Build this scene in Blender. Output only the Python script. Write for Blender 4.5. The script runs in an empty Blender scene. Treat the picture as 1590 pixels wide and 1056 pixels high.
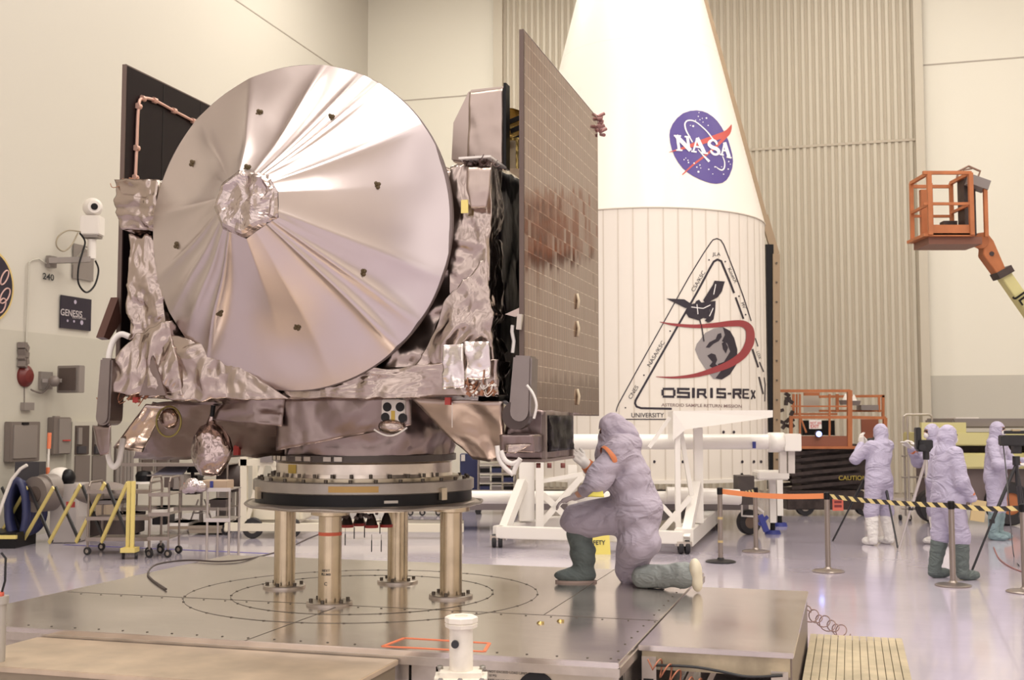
import bpy, bmesh, math, random
import numpy as np
from mathutils import Vector, Matrix, noise, geometry
from mathutils.bvhtree import BVHTree
V = Vector; PI = math.pi
random.seed(7)
SC = bpy.context.scene; COL = SC.collection

# ------------------------------------------------------------------ camera
FPX = 1800.0; PITCH = math.atan(122/FPX); CAM = V((0, 0, 1.85))
cd = bpy.data.cameras.new('camera'); cam = bpy.data.objects.new('camera', cd); COL.objects.link(cam)
cd.sensor_width = 36; cd.lens = 36*FPX/1590; cd.clip_end = 200
cam.location = CAM; cam.rotation_euler = (PI/2 + PITCH, 0, 0)
cd.dof.use_dof = True; cd.dof.focus_distance = 7.6; cd.dof.aperture_fstop = 5.6
SC.camera = cam

# ------------------------------------------------------------------ light
SC.view_settings.view_transform = 'Standard'; SC.view_settings.look = 'None'
SC.view_settings.gamma = 1; SC.view_settings.use_curve_mapping = False
SC.view_settings.exposure = -0.45
w = bpy.data.worlds.new('fill_surround'); SC.world = w; w.use_nodes = True
# made-up light and dark noise behind the camera, for front fill and foil contrast
wn = w.node_tree; bg = wn.nodes['Background']; wtc = wn.nodes.new('ShaderNodeTexCoord'); wmp = wn.nodes.new('ShaderNodeMapping'); wmp.inputs['Scale'].default_value = (3.2, 3.2, 1.8)
wnz = wn.nodes.new('ShaderNodeTexNoise'); wnz.inputs['Scale'].default_value = 1.6; wnz.inputs['Detail'].default_value = 2; wrp = wn.nodes.new('ShaderNodeValToRGB')
wn.links.new(wtc.outputs['Generated'], wmp.inputs[0]); wn.links.new(wmp.outputs[0], wnz.inputs['Vector']); wn.links.new(wnz.outputs['Fac'], wrp.inputs[0])
wrp.color_ramp.elements[0].position = .38; wrp.color_ramp.elements[0].color = (.16, .12, .11, 1); wrp.color_ramp.elements[1].position = .56; wrp.color_ramp.elements[1].color = (1.0, .92, .90, 1)
wn.links.new(wrp.outputs[0], bg.inputs[0]); bg.inputs[1].default_value = 2.9
PHI = math.radians(16.2); CP, SP = math.cos(PHI), math.sin(PHI)
ROOM = Matrix.Rotation(-PHI, 4, 'Z')          # room axes: u to the right, v away, z up
def RW(u, v, z=0.0): return V((CP*u + SP*v, -SP*u + CP*v, z))
def area(u, v, z, sx, sy, e, col, aim=None):
    l = bpy.data.lights.new('added_ceiling_light', 'AREA'); l.shape = 'RECTANGLE'; l.size = sx; l.size_y = sy
    l.energy = e; l.color = col
    o = bpy.data.objects.new('added_ceiling_light', l); COL.objects.link(o); o.location = RW(u, v, z)
    o.rotation_euler = (0, 0, -PHI)
    if aim is not None:
        d = aim - o.location; o.rotation_euler = d.to_track_quat('-Z', 'Y').to_euler()
    return o
LAMPS = [(-6, 2.5, 560), (0.5, 2.5, 1100), (7, 2.5, 950), (-6, 10.5, 330), (0.5, 10.5, 560), (7, 10.5, 560), (-5.5, 17.5, 420), (0.5, 18, 560), (7, 18, 520), (-8.5, 22.5, 900), (0.5, 24, 330), (8, 24, 300)]  # invented unseen lamps, placed and powered to balance wall and foreground brightness
for lu, lv, le in LAMPS: area(lu, lv, 13.7, 2.6, 2.6, le*.76, (1.0, 0.95, 0.88))

# ------------------------------------------------------------------ pixel helpers (measuring the photograph)
def ray(px, py):
    a = (px-795)/FPX; b = (528-py)/FPX; c, s = math.cos(PITCH), math.sin(PITCH)
    return V((a, c - b*s, s + b*c))
def P(px, py, Y): d = ray(px, py); return CAM + d*(Y/d.y)
def PZ(px, py, z=0.0): d = ray(px, py); return CAM + d*((z-1.85)/d.z)
def toR(p): return V((CP*p.x - SP*p.y, SP*p.x + CP*p.y, p.z))
LW = -12.5; BW = 28.85; RWL = 13.5; LOFF = -0.0
def PL(px, py, off=0.0):                        # room coords of the point of the left wall seen at a pixel
    d = toR(ray(px, py)); t = (LW+off)/d.x; return V((LW+off, d.y*t, 1.85 + d.z*t))
def PB(px, py, off=0.0):
    d = toR(ray(px, py)); t = (BW-off)/d.y; return V((d.x*t, BW-off, 1.85 + d.z*t))

# ------------------------------------------------------------------ materials
MATS = {}
def mat(name, col, rough=0.5, metal=0.0, bump=None, bscale=20, bdist=0.01, var=0.0, vscale=3, coat=0, spec=0.5, emit=None, alpha=None, trans=0):
    if name in MATS: return MATS[name]
    m = bpy.data.materials.new(name); m.use_nodes = True; MATS[name] = m
    nt = m.node_tree; b = nt.nodes['Principled BSDF']; N = nt.nodes.new; Lk = nt.links.new
    b.inputs['Base Color'].default_value = (*col, 1); b.inputs['Roughness'].default_value = rough
    b.inputs['Metallic'].default_value = metal; b.inputs['Coat Weight'].default_value = coat
    b.inputs['Specular IOR Level'].default_value = spec
    if trans: b.inputs['Transmission Weight'].default_value = trans
    if alpha is not None: b.inputs['Alpha'].default_value = alpha
    if emit: b.inputs['Emission Color'].default_value = (*emit[0], 1); b.inputs['Emission Strength'].default_value = emit[1]
    tc = N('ShaderNodeTexCoord')
    if var:
        n = N('ShaderNodeTexNoise'); n.inputs['Scale'].default_value = vscale; n.inputs['Detail'].default_value = 5
        Lk(tc.outputs['Object'], n.inputs['Vector'])
        r = N('ShaderNodeValToRGB'); r.color_ramp.elements[0].position = 0.35; r.color_ramp.elements[1].position = 0.65
        r.color_ramp.elements[0].color = (*[c*(1-var) for c in col], 1); r.color_ramp.elements[1].color = (*[min(1, c*(1+var)) for c in col], 1)
        Lk(n.outputs['Fac'], r.inputs['Fac']); Lk(r.outputs['Color'], b.inputs['Base Color'])
    if bump:
        bp = N('ShaderNodeBump'); bp.inputs['Strength'].default_value = bump; bp.inputs['Distance'].default_value = bdist
        n2 = N('ShaderNodeTexNoise'); n2.inputs['Scale'].default_value = bscale; n2.inputs['Detail'].default_value = 4
        Lk(tc.outputs['Object'], n2.inputs['Vector']); Lk(n2.outputs['Fac'], bp.inputs['Height']); Lk(bp.outputs['Normal'], b.inputs['Normal'])
    return m
def foil(name, col, rough, scale, dist, fine=0.25):
    """metallised film: flat facets with sharp creases (cell normals of a crumpled sheet) over soft waves"""
    m = bpy.data.materials.new(name); m.use_nodes = True; MATS[name] = m
    nt = m.node_tree; b = nt.nodes['Principled BSDF']; N = nt.nodes.new; Lk = nt.links.new
    b.inputs['Base Color'].default_value = (*col, 1); b.inputs['Roughness'].default_value = rough; b.inputs['Metallic'].default_value = 1.0
    tc = N('ShaderNodeTexCoord')
    nz = N('ShaderNodeTexNoise'); nz.inputs['Scale'].default_value = scale*0.5; nz.inputs['Detail'].default_value = 3
    mx = N('ShaderNodeVectorMath'); mx.operation = 'MULTIPLY_ADD'; mx.inputs[1].default_value = (2.0/scale,)*3
    Lk(tc.outputs['Object'], nz.inputs['Vector']); Lk(nz.outputs['Color'], mx.inputs[0]); Lk(tc.outputs['Object'], mx.inputs[2])
    st = N('ShaderNodeMapping'); st.inputs['Rotation'].default_value = (.4, .7, .3); st.inputs['Scale'].default_value = (1.0, 1.0, .55); Lk(mx.outputs[0], st.inputs[0])
    acc = None
    for k, (sc, am) in enumerate(((1.0, dist*7), (2.6, dist*7*fine*1.6))):
        v = N('ShaderNodeTexVoronoi'); v.inputs['Scale'].default_value = scale*sc; v.feature = 'SMOOTH_F1'; v.inputs['Smoothness'].default_value = .12; Lk(st.outputs[0], v.inputs['Vector'])
        sb = N('ShaderNodeVectorMath'); sb.operation = 'SUBTRACT'; sb.inputs[1].default_value = (.5, .5, .5); Lk(v.outputs['Color'], sb.inputs[0])
        s_ = N('ShaderNodeVectorMath'); s_.operation = 'SCALE'; s_.inputs['Scale'].default_value = am; Lk(sb.outputs[0], s_.inputs[0])
        if acc is None: acc = s_.outputs[0]
        else:
            a = N('ShaderNodeVectorMath'); Lk(acc, a.inputs[0]); Lk(s_.outputs[0], a.inputs[1]); acc = a.outputs[0]
    n2 = N('ShaderNodeTexNoise'); n2.inputs['Scale'].default_value = scale*1.3; n2.inputs['Detail'].default_value = 2; Lk(tc.outputs['Object'], n2.inputs['Vector'])
    bp = N('ShaderNodeBump'); bp.inputs['Strength'].default_value = .7; bp.inputs['Distance'].default_value = dist*.5
    Lk(n2.outputs['Fac'], bp.inputs['Height'])
    ad = N('ShaderNodeVectorMath'); Lk(bp.outputs['Normal'], ad.inputs[0]); Lk(acc, ad.inputs[1])
    nm = N('ShaderNodeVectorMath'); nm.operation = 'NORMALIZE'; Lk(ad.outputs[0], nm.inputs[0]); Lk(nm.outputs[0], b.inputs['Normal'])
    return m

# ------------------------------------------------------------------ mesh builder (collects in world space)
class MB:
    def __init__(s, M=None): s.v = []; s.f = []; s.sm = []; s.M = M or Matrix.Identity(4)
    def add(s, vs, fs, smooth=False):
        o = len(s.v); s.v += [s.M @ V(p) for p in vs]; s.f += [[i+o for i in f] for f in fs]; s.sm += [smooth]*len(fs); return s
    def box(s, c, d, R=None, taper=None):
        c = V(c); x, y, z = d[0]/2, d[1]/2, d[2]/2; R = R or Matrix.Identity(3)
        t = taper or 1
        vs = [c + R @ V((i*x*(t if k > 0 else 1), j*y*(t if k > 0 else 1), k*z)) for i in (-1, 1) for j in (-1, 1) for k in (-1, 1)]
        return s.add(vs, [[0, 1, 3, 2], [4, 6, 7, 5], [0, 4, 5, 1], [2, 3, 7, 6], [0, 2, 6, 4], [1, 5, 7, 3]])
    def bb(s, a, b): a = V(a); b = V(b); d = b-a; return s.box((a+b)/2, (abs(d.x), abs(d.y), abs(d.z)))
    def beam(s, a, b, w, h=None, up=V((0, 0, 1))):
        a = V(a); b = V(b); h = h or w; d = (b-a); L = d.length; d.normalize()
        if abs(d.dot(up)) > .98: up = V((0, 1, 0))
        sx = d.cross(up).normalized(); uz = sx.cross(d)
        R = Matrix((sx, d, uz)).transposed(); return s.box((a+b)/2, (w, L, h), R)
    def ring(s, c, ax, r, n, ph=0):
        ax = ax.normalized(); t = V((0, 0, 1)) if abs(ax.z) < .9 else V((1, 0, 0)); e1 = ax.cross(t).normalized(); e2 = ax.cross(e1)
        return [c + (e1*math.cos(2*PI*i/n+ph) + e2*math.sin(2*PI*i/n+ph))*r for i in range(n)]
    def cyl(s, a, b, r0, r1=None, n=16, caps=True, smooth=True):
        a = V(a); b = V(b); r1 = r0 if r1 is None else r1; ax = b-a
        A = s.ring(a, ax, r0, n); B = s.ring(b, ax, r1, n)
        s.add(A+B, [[i, (i+1) % n, n+(i+1) % n, n+i] for i in range(n)], smooth)
        if caps: s.add(A, [list(range(n))[::-1]]); s.add(B, [list(range(n))])
        return s
    def tube(s, pts, r, n=8, closed=False, caps=True):
        pts = [V(p) for p in pts]; m = len(pts); rr = r if isinstance(r, (list, tuple)) else [r]*m
        vs = []; e1 = None
        for i, p in enumerate(pts):
            if closed: t = pts[(i+1) % m] - pts[i-1]
            else: t = pts[min(i+1, m-1)] - pts[max(i-1, 0)]
            if t.length < 1e-9: t = V((0, 0, 1))
            t.normalize()
            if e1 is None: e1 = t.cross(V((0, 0, 1)) if abs(t.z) < .9 else V((1, 0, 0))).normalized()
            else:
                e1 = e1 - t*e1.dot(t); e1.normalize()
            e2 = t.cross(e1)
            vs += [p + (e1*math.cos(2*PI*k/n) + e2*math.sin(2*PI*k/n))*rr[i] for k in range(n)]
        fs = []
        for i in range(m if closed else m-1):
            j = (i+1) % m
            fs += [[i*n+k, i*n+(k+1) % n, j*n+(k+1) % n, j*n+k] for k in range(n)]
        s.add(vs, fs, True)
        if caps and not closed: s.add(vs[:n], [list(range(n))[::-1]]); s.add(vs[-n:], [list(range(n))])
        return s
    def lathe(s, c, prof, n=32, smooth=True, ax=None):
        c = V(c); vs = []
        R = Matrix.Identity(3)
        if ax is not None: R = V(ax).normalized().to_track_quat('Z', 'Y').to_matrix()
        for r, z in prof: vs += [c + R @ V((r*math.cos(2*PI*k/n), r*math.sin(2*PI*k/n), z)) for k in range(n)]
        fs = []
        for i in range(len(prof)-1): fs += [[i*n+k, i*n+(k+1) % n, (i+1)*n+(k+1) % n, (i+1)*n+k] for k in range(n)]
        return s.add(vs, fs, smooth)
    def lathes(s, c, prof, n=32, ax=None):      # sharp-edged turning
        for i in range(len(prof)-1): s.lathe(c, prof[i:i+2], n, abs(prof[i][0]-prof[i+1][0]) < 10 and prof[i][1] != prof[i+1][1], ax)
        return s
    def prism(s, poly, ext):
        poly = [V(p) for p in poly]; ext = V(ext); n = len(poly)
        return s.add(poly + [p+ext for p in poly], [list(range(n))[::-1], list(range(n, 2*n))] + [[i, (i+1) % n, n+(i+1) % n, n+i] for i in range(n)])
    def ball(s, c, r, n=16, m=10, R=None):
        c = V(c); rad = V((r, r, r)) if not isinstance(r, (tuple, list, Vector)) else V(r); R = R or Matrix.Identity(3); vs = []
        for i in range(m+1):
            a = PI*i/m
            for k in range(n):
                b = 2*PI*k/n; vs.append(c + R @ V((rad.x*math.sin(a)*math.cos(b), rad.y*math.sin(a)*math.sin(b), rad.z*math.cos(a))))
        return s.add(vs, [[i*n+k, (i+1)*n+k, (i+1)*n+(k+1) % n, i*n+(k+1) % n] for i in range(m) for k in range(n)], True)
    def hull(s, c8, n=14, amp=0.02, fr=4.0, seed=0.0, sm=True):
        """a crumpled six-sided body: c8 = 8 corners (x0y0z0, x1y0z0, x0y1z0, x1y1z0, then z1)"""
        c8 = [V(p) for p in c8]; idx = {}; vs = []; fs = []
        cen = sum(c8, V((0, 0, 0)))/8
        def pt(i, j, k):
            key = (i, j, k)
            if key not in idx:
                a, b, c = i/n, j/n, k/n; p = V((0, 0, 0))
                for q in range(8):
                    p += c8[q]*((a if q & 1 else 1-a)*(b if q & 2 else 1-b)*(c if q & 4 else 1-c))
                d = (p-cen).normalized(); p2 = p + d*crump(p, fr, seed)*amp
                idx[key] = len(vs); vs.append(p2)
            return idx[key]
        for i in range(n):
            for j in range(n):
                fs.append([pt(i, j, 0), pt(i, j+1, 0), pt(i+1, j+1, 0), pt(i+1, j, 0)]); fs.append([pt(i, j, n), pt(i+1, j, n), pt(i+1, j+1, n), pt(i, j+1, n)])
                fs.append([pt(i, 0, j), pt(i+1, 0, j), pt(i+1, 0, j+1), pt(i, 0, j+1)]); fs.append([pt(i, n, j), pt(i, n, j+1), pt(i+1, n, j+1), pt(i+1, n, j)])
                fs.append([pt(0, i, j), pt(0, i, j+1), pt(0, i+1, j+1), pt(0, i+1, j)]); fs.append([pt(n, i, j), pt(n, i+1, j), pt(n, i+1, j+1), pt(n, i, j+1)])
        return s.add(vs, fs, sm)
    def sheet(s, a, b, c, d, nx=14, ny=14, amp=0.02, fr=4.0, seed=0.0, th=0.012, sm=True):
        """crumpled sheet with thickness over the quad a b c d (a-b bottom, d-c top)"""
        a, b, c, d = V(a), V(b), V(c), V(d); nr = (b-a).cross(d-a).normalized(); f = []; g = []
        for j in range(ny+1):
            for i in range(nx+1):
                x, y = i/nx, j/ny; p = (a*(1-x)+b*x)*(1-y) + (d*(1-x)+c*x)*y
                p = p + nr*crump(p, fr, seed)*amp; f.append(p); g.append(p - nr*th)
        W = nx+1; m = len(f); fs = []
        for j in range(ny):
            for i in range(nx):
                q = [j*W+i, j*W+i+1, (j+1)*W+i+1, (j+1)*W+i]; fs.append(q); fs.append([k+m for k in q[::-1]])
        for i in range(nx): fs += [[i+1, i, i+m, i+1+m], [ny*W+i, ny*W+i+1, ny*W+i+1+m, ny*W+i+m]]
        for j in range(ny): fs += [[j*W, (j+1)*W, (j+1)*W+m, j*W+m], [(j+1)*W+nx, j*W+nx, j*W+nx+m, (j+1)*W+nx+m]]
        return s.add(f+g, fs, sm)
    def islands(s, name, m, parent=None, **kw):
        par = {}
        def find(x):
            while par.setdefault(x, x) != x: par[x] = par[par[x]]; x = par[x]
            return x
        key = [(round(p.x, 4), round(p.y, 4), round(p.z, 4)) for p in s.v]
        for f in s.f:
            for i in f[1:]: par[find(key[i])] = find(key[f[0]])
        grp = {}
        for f, sm in zip(s.f, s.sm): grp.setdefault(find(key[f[0]]), []).append((f, sm))
        out = []
        for g in grp.values():
            mb = MB()
            for f, sm in g: mb.add([s.v[i] for i in f], [list(range(len(f)))], sm)
            o = mb.build(name, m, parent, **kw); me = o.data; bm = bmesh.new(); bm.from_mesh(me); bmesh.ops.remove_doubles(bm, verts=bm.verts, dist=1e-5); bm.to_mesh(me); bm.free(); out.append(o)
        return out
    def build(s, name, m, parent=None, org=None, rot=0.0, bevel=0, **kw):
        if parent is not None: inv = parent['_m'] if False else RM[parent.name].inverted()
        else: inv = (Matrix.Translation(V(org or (0, 0, 0))) @ Matrix.Rotation(rot, 4, 'Z')).inverted()
        me = bpy.data.meshes.new(name); me.from_pydata([inv @ p for p in s.v], [], s.f); me.update()
        me.polygons.foreach_set('use_smooth', s.sm)
        me.materials.append(m)
        o = bpy.data.objects.new(name, me); COL.objects.link(o)
        if parent is not None: o.parent = parent; RM[o.name] = RM[parent.name]
        else: o.location = org or (0, 0, 0); o.rotation_euler = (0, 0, rot); RM[o.name] = inv.inverted()
        if bevel:
            bm = bmesh.new(); bm.from_mesh(me); bmesh.ops.remove_doubles(bm, verts=bm.verts, dist=1e-5)
            es = [e for e in bm.edges if len(e.link_faces) == 2 and e.calc_face_angle(0) > 0.6]
            try: bmesh.ops.bevel(bm, geom=es, offset=bevel, segments=2, affect='EDGES', clamp_overlap=True)
            except Exception: pass
            bm.to_mesh(me); bm.free()
        for k, x in kw.items(): o[k] = x
        return o
RM = {}
def root(name, label, cat, loc=(0, 0, 0), rot=0.0, group=None):
    o = bpy.data.objects.new(name, None); COL.objects.link(o); o.location = loc; o.rotation_euler = (0, 0, rot); o.empty_display_size = .1
    RM[o.name] = Matrix.Translation(V(loc)) @ Matrix.Rotation(rot, 4, 'Z')
    o['label'] = label; o['category'] = cat
    if group: o['group'] = group
    return o
def tag(o, label, cat, group=None):
    o['label'] = label; o['category'] = cat
    if group: o['group'] = group
    return o
def LM(o): return RM[o.name]                      # local frame of a root as a matrix for MB
def copy_tree(src, loc=None, rot=None, label=None, parent=None):
    c = src.copy(); COL.objects.link(c); c.parent = parent
    if loc is not None: c.location = loc
    if rot is not None: c.rotation_euler = (0, 0, rot)
    if label: c['label'] = label
    for ch in list(src.children): copy_tree(ch, parent=c)
    return c
def struct(o): o['kind'] = 'structure'; return o
def crump(p, fr, seed=0.0):
    q = V(p)*fr + V((seed, seed*1.7, -seed)); t = 0; a = 1
    w_ = q*0.7; q = q + V((noise.noise(w_), noise.noise(w_ + V((5.2, 1.3, 7.7))), noise.noise(w_ + V((9.1, 4.4, 2.8)))))*0.9
    for _ in range(3):
        t += a*(1 - 2.2*abs(noise.noise(q))); q = q*2.1 + V((3.1, 1.7, 9.2)); a *= 0.5
    return t*0.6
def arc(a, b, bulge, n=12):                       # a curved run from a to b pushed out by the vector bulge
    a, b, bulge = V(a), V(b), V(bulge); return [a.lerp(b, i/n) + bulge*math.sin(PI*i/n) for i in range(n+1)]
def spline(pts, n=8):
    pts = [V(p) for p in pts]; out = []
    for i in range(len(pts)-1):
        p0 = pts[max(i-1, 0)]; p1 = pts[i]; p2 = pts[i+1]; p3 = pts[min(i+2, len(pts)-1)]
        for k in range(n):
            t = k/n; out.append(0.5*((2*p1) + (p2-p0)*t + (2*p0-5*p1+4*p2-p3)*t*t + (3*p1-p0-3*p2+p3)*t**3))
    return out + [pts[-1]]

# ------------------------------------------------------------------ smooth bodies from tapered capsules (surface nets)
def sdf_mesh(prims, vox, k=0.03, wr=None):
    lo = np.array([1e9]*3); hi = -lo
    for p in prims:
        if p[0] == 'c':
            for q in ((p[1], p[3]), (p[2], p[4])): lo = np.minimum(lo, np.array(q[0])-q[1]); hi = np.maximum(hi, np.array(q[0])+q[1])
        else: r = max(p[2]); lo = np.minimum(lo, np.array(p[1])-r); hi = np.maximum(hi, np.array(p[1])+r)
    lo -= 3*vox + .02; hi += 3*vox + .02; n = np.ceil((hi-lo)/vox).astype(int)+1
    ax = [lo[i] + vox*np.arange(n[i]) for i in range(3)]
    X, Y, Z = np.meshgrid(*ax, indexing='ij'); X = X.astype(np.float32); Y = Y.astype(np.float32); Z = Z.astype(np.float32)
    D = np.full(X.shape, 9.0, np.float32)
    for p in prims:
        if p[0] == 'c':
            a, b = np.array(p[1], float), np.array(p[2], float); ra, rb = p[3], p[4]; ba = b-a; L2 = max((ba**2).sum(), 1e-9)
            t = np.clip(((X-a[0])*ba[0] + (Y-a[1])*ba[1] + (Z-a[2])*ba[2])/L2, 0, 1)
            d = np.sqrt((X-a[0]-t*ba[0])**2 + (Y-a[1]-t*ba[1])**2 + (Z-a[2]-t*ba[2])**2) - (ra + (rb-ra)*t)
        else:
            c = p[1]; r = p[2]; R = p[3] if len(p) > 3 and p[3] is not None else None
            dx, dy, dz = X-c[0], Y-c[1], Z-c[2]
            if R is not None:
                Ri = np.array(R.transposed()); dx, dy, dz = [Ri[i][0]*dx + Ri[i][1]*dy + Ri[i][2]*dz for i in range(3)]
            k0 = np.sqrt((dx/r[0])**2 + (dy/r[1])**2 + (dz/r[2])**2); k1 = np.sqrt((dx/r[0]**2)**2 + (dy/r[1]**2)**2 + (dz/r[2]**2)**2)
            d = k0*(k0-1)/np.maximum(k1, 1e-6)
        kk = p[5] if p[0] == 'c' and len(p) > 5 else k
        h = np.clip(0.5 + 0.5*(D-d)/kk, 0, 1); D = D*(1-h) + d*h - kk*h*(1-h)
    if wr:
        for (dx, dy, dz, f, g, am) in wr:
            D += am*np.sin((X*dx + Y*dy + Z*dz)*f + 1.6*np.sin((X*dz + Y*dx - Z*dy)*g + 1.3*np.sin(X*7+Z*5)) + 1.1*np.sin((Y+Z-X)*g*1.7))
    S = D < 0; nx, ny, nz = S.shape
    corner = [S[i:nx-1+i, j:ny-1+j, l:nz-1+l] for i in (0, 1) for j in (0, 1) for l in (0, 1)]
    cnt = sum(c.astype(np.int8) for c in corner); act = (cnt > 0) & (cnt < 8)
    idx = -np.ones(act.shape, int); I, J, K = np.nonzero(act); idx[I, J, K] = np.arange(len(I))
    acc = np.zeros((len(I), 3)); m = np.zeros(len(I))
    offs = [(i, j, l) for i in (0, 1) for j in (0, 1) for l in (0, 1)]
    for a in range(8):
        for b in range(a+1, 8):
            if sum(abs(offs[a][q]-offs[b][q]) for q in range(3)) != 1: continue
            da = D[I+offs[a][0], J+offs[a][1], K+offs[a][2]]; db = D[I+offs[b][0], J+offs[b][1], K+offs[b][2]]
            s = (da < 0) != (db < 0); t = np.where(s, da/np.where(s, da-db, 1), 0)
            for q in range(3): acc[:, q] += s*(offs[a][q] + t*(offs[b][q]-offs[a][q]))
            m += s
    vs = acc/np.maximum(m, 1)[:, None] + np.stack([I, J, K], 1); vs = vs*vox + lo
    faces = []
    for axis in range(3):
        sl = [slice(None)]*3; sl2 = [slice(None)]*3; sl[axis] = slice(0, -1); sl2[axis] = slice(1, None)
        A = S[tuple(sl)]; B = S[tuple(sl2)]; E = A != B; i, j, l = np.nonzero(E); o = A[i, j, l]
        u, v_ = [(1, 2), (2, 0), (0, 1)][axis]; pos = np.stack([i, j, l], 1); ok = (pos[:, u] > 0) & (pos[:, v_] > 0); pos = pos[ok]; o = o[ok]
        def at(du, dv):
            q = pos.copy(); q[:, u] -= du; q[:, v_] -= dv; return idx[q[:, 0], q[:, 1], q[:, 2]]
        Q = np.stack([at(1, 1), at(0, 1), at(0, 0), at(1, 0)], 1); Q[~o] = Q[~o][:, ::-1]; faces.append(Q[(Q >= 0).all(1)])
    return [V(p) for p in vs], np.concatenate(faces).tolist()
def body(name, prims, vox, m, parent, k=0.03, wr=None, M=None, cut=None, **kw):
    vs, fs = sdf_mesh(prims, vox, k, wr)
    mb = MB(M or LM(parent)); mb.add(vs, fs, True); return mb.build(name, m, parent, **kw)

# ------------------------------------------------------------------ decals on real surfaces
def bvh_of(objs):
    vs = []; fs = []
    for o in objs:
        k = len(vs); Mx = RM[o.name]; vs += [Mx @ v.co for v in o.data.vertices]; fs += [[i+k for i in p.vertices] for p in o.data.polygons]
    return BVHTree.FromPolygons(vs, fs)
def hit(bvh, px, py, off):
    d = ray(px, py).normalized(); loc, nr, _, _ = bvh.ray_cast(CAM, d)
    if loc is None: return None
    if nr.dot(d) > 0: nr = -nr
    return loc + nr*off
def poly_mesh2d(poly, maxe):
    bm = bmesh.new(); vs = [bm.verts.new((p[0], p[1], 0)) for p in poly]
    tri = geometry.tessellate_polygon([[V((p[0], p[1], 0)) for p in poly]])
    for t in tri:
        try: bm.faces.new([vs[i] for i in t])
        except ValueError: pass
    for _ in range(4):
        es = [e for e in bm.edges if e.calc_length() > maxe]
        if not es: break
        bmesh.ops.subdivide_edges(bm, edges=es, cuts=1); bmesh.ops.triangulate(bm, faces=bm.faces[:])
    bm.verts.index_update(); r = ([(v.co.x, v.co.y) for v in bm.verts], [[v.index for v in f.verts] for f in bm.faces]); bm.free(); return r
def put2d(mb, v2, fs, bvh, off):
    pts = [hit(bvh, x, y, off) for x, y in v2]; ok = [f for f in fs if all(pts[i] is not None for i in f)]
    ce = {}; out = []; nf = []
    for f in ok:
        g = []
        for i in f:
            if i not in ce: ce[i] = len(out); out.append(pts[i])
            g.append(ce[i])
        a, b, c = out[g[0]], out[g[1]], out[g[2]]
        if (b-a).cross(c-a).dot(CAM-a) < 0: g = g[::-1]
        nf.append(g)
    mb.add(out, nf)
def stroke2d(pts, wd, n=4, smooth=False):
    if smooth: pts = [(p.x, p.y) for p in spline([V((a, b, 0)) for a, b in pts], 8)]
    if not isinstance(wd, (list, tuple)):
        dn = []
        for (x0, y0), (x1, y1) in zip(pts[:-1], pts[1:]):
            k = max(1, int(math.hypot(x1-x0, y1-y0)/3.0)); dn += [(x0+(x1-x0)*i/k, y0+(y1-y0)*i/k) for i in range(k)]
        pts = dn + [pts[-1]]
    m = len(pts); ws = wd if isinstance(wd, (list, tuple)) else [wd]*m
    if len(ws) != m: ws = [ws[min(int(i/(m-1)*(len(ws)-1)), len(ws)-2)]*(1-(i/(m-1)*(len(ws)-1)-min(int(i/(m-1)*(len(ws)-1)), len(ws)-2))) + ws[min(int(i/(m-1)*(len(ws)-1)), len(ws)-2)+1]*(i/(m-1)*(len(ws)-1)-min(int(i/(m-1)*(len(ws)-1)), len(ws)-2)) for i in range(m)]
    L = []; R = []
    for i, p in enumerate(pts):
        q0 = pts[max(i-1, 0)]; q1 = pts[min(i+1, m-1)]; a, b = p[0]-q0[0], p[1]-q0[1]; c, d = q1[0]-p[0], q1[1]-p[1]
        l1 = math.hypot(a, b) or 1; l2 = math.hypot(c, d) or 1
        if i == 0: tx, ty = c/l2, d/l2
        elif i == m-1: tx, ty = a/l1, b/l1
        else: tx, ty = a/l1+c/l2, b/l1+d/l2
        l = math.hypot(tx, ty) or 1; tx /= l; ty /= l; k = 1.0
        if 0 < i < m-1: k = min(1.6, 1/max(.4, abs(tx*a/l1+ty*b/l1)))
        h = ws[i]/2*k; L.append((p[0]-ty*h, p[1]+tx*h)); R.append((p[0]+ty*h, p[1]-tx*h))
    v = []; f = []
    for i in range(m-1):
        for s in range(n):
            t0, t1 = s/n, (s+1)/n; q = []
            for t, (A) in ((t0, 0), (t1, 0)):
                q.append((L[i][0]*(1-t)+L[i+1][0]*t, L[i][1]*(1-t)+L[i+1][1]*t)); q.append((R[i][0]*(1-t)+R[i+1][0]*t, R[i][1]*(1-t)+R[i+1][1]*t))
            k = len(v); v += q; f += [[k, k+1, k+3], [k, k+3, k+2]]
    return v, f
def text2d(s, x, y, size, ang=0.0, sx=1.0, bold=0.0, shear=0.0, ydir=None):
    """text outline triangles in 2-D (y down, like the photograph), baseline start at x, y"""
    cu = bpy.data.curves.new('lettering', 'FONT'); cu.body = s; cu.size = 1.0; cu.offset = bold; cu.resolution_u = 3
    o = bpy.data.objects.new('lettering', cu); COL.objects.link(o); bpy.context.view_layer.update()
    me = bpy.data.meshes.new_from_object(o.evaluated_get(bpy.context.evaluated_depsgraph_get()))
    bpy.data.objects.remove(o); bpy.data.curves.remove(cu)
    me.calc_loop_triangles(); ca, sa = math.cos(ang), math.sin(ang); v = []
    xd = (ca, sa); yd = ydir or (-sa, ca)          # x advance, and "down" direction
    for q in me.vertices:
        a = q.co.x*size*sx; b = -q.co.y*size; v.append((x + a*xd[0] + b*yd[0], y + a*xd[1] + b*yd[1]))
    f = [list(t.vertices) for t in me.loop_triangles]; bpy.data.meshes.remove(me); return v, f
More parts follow.
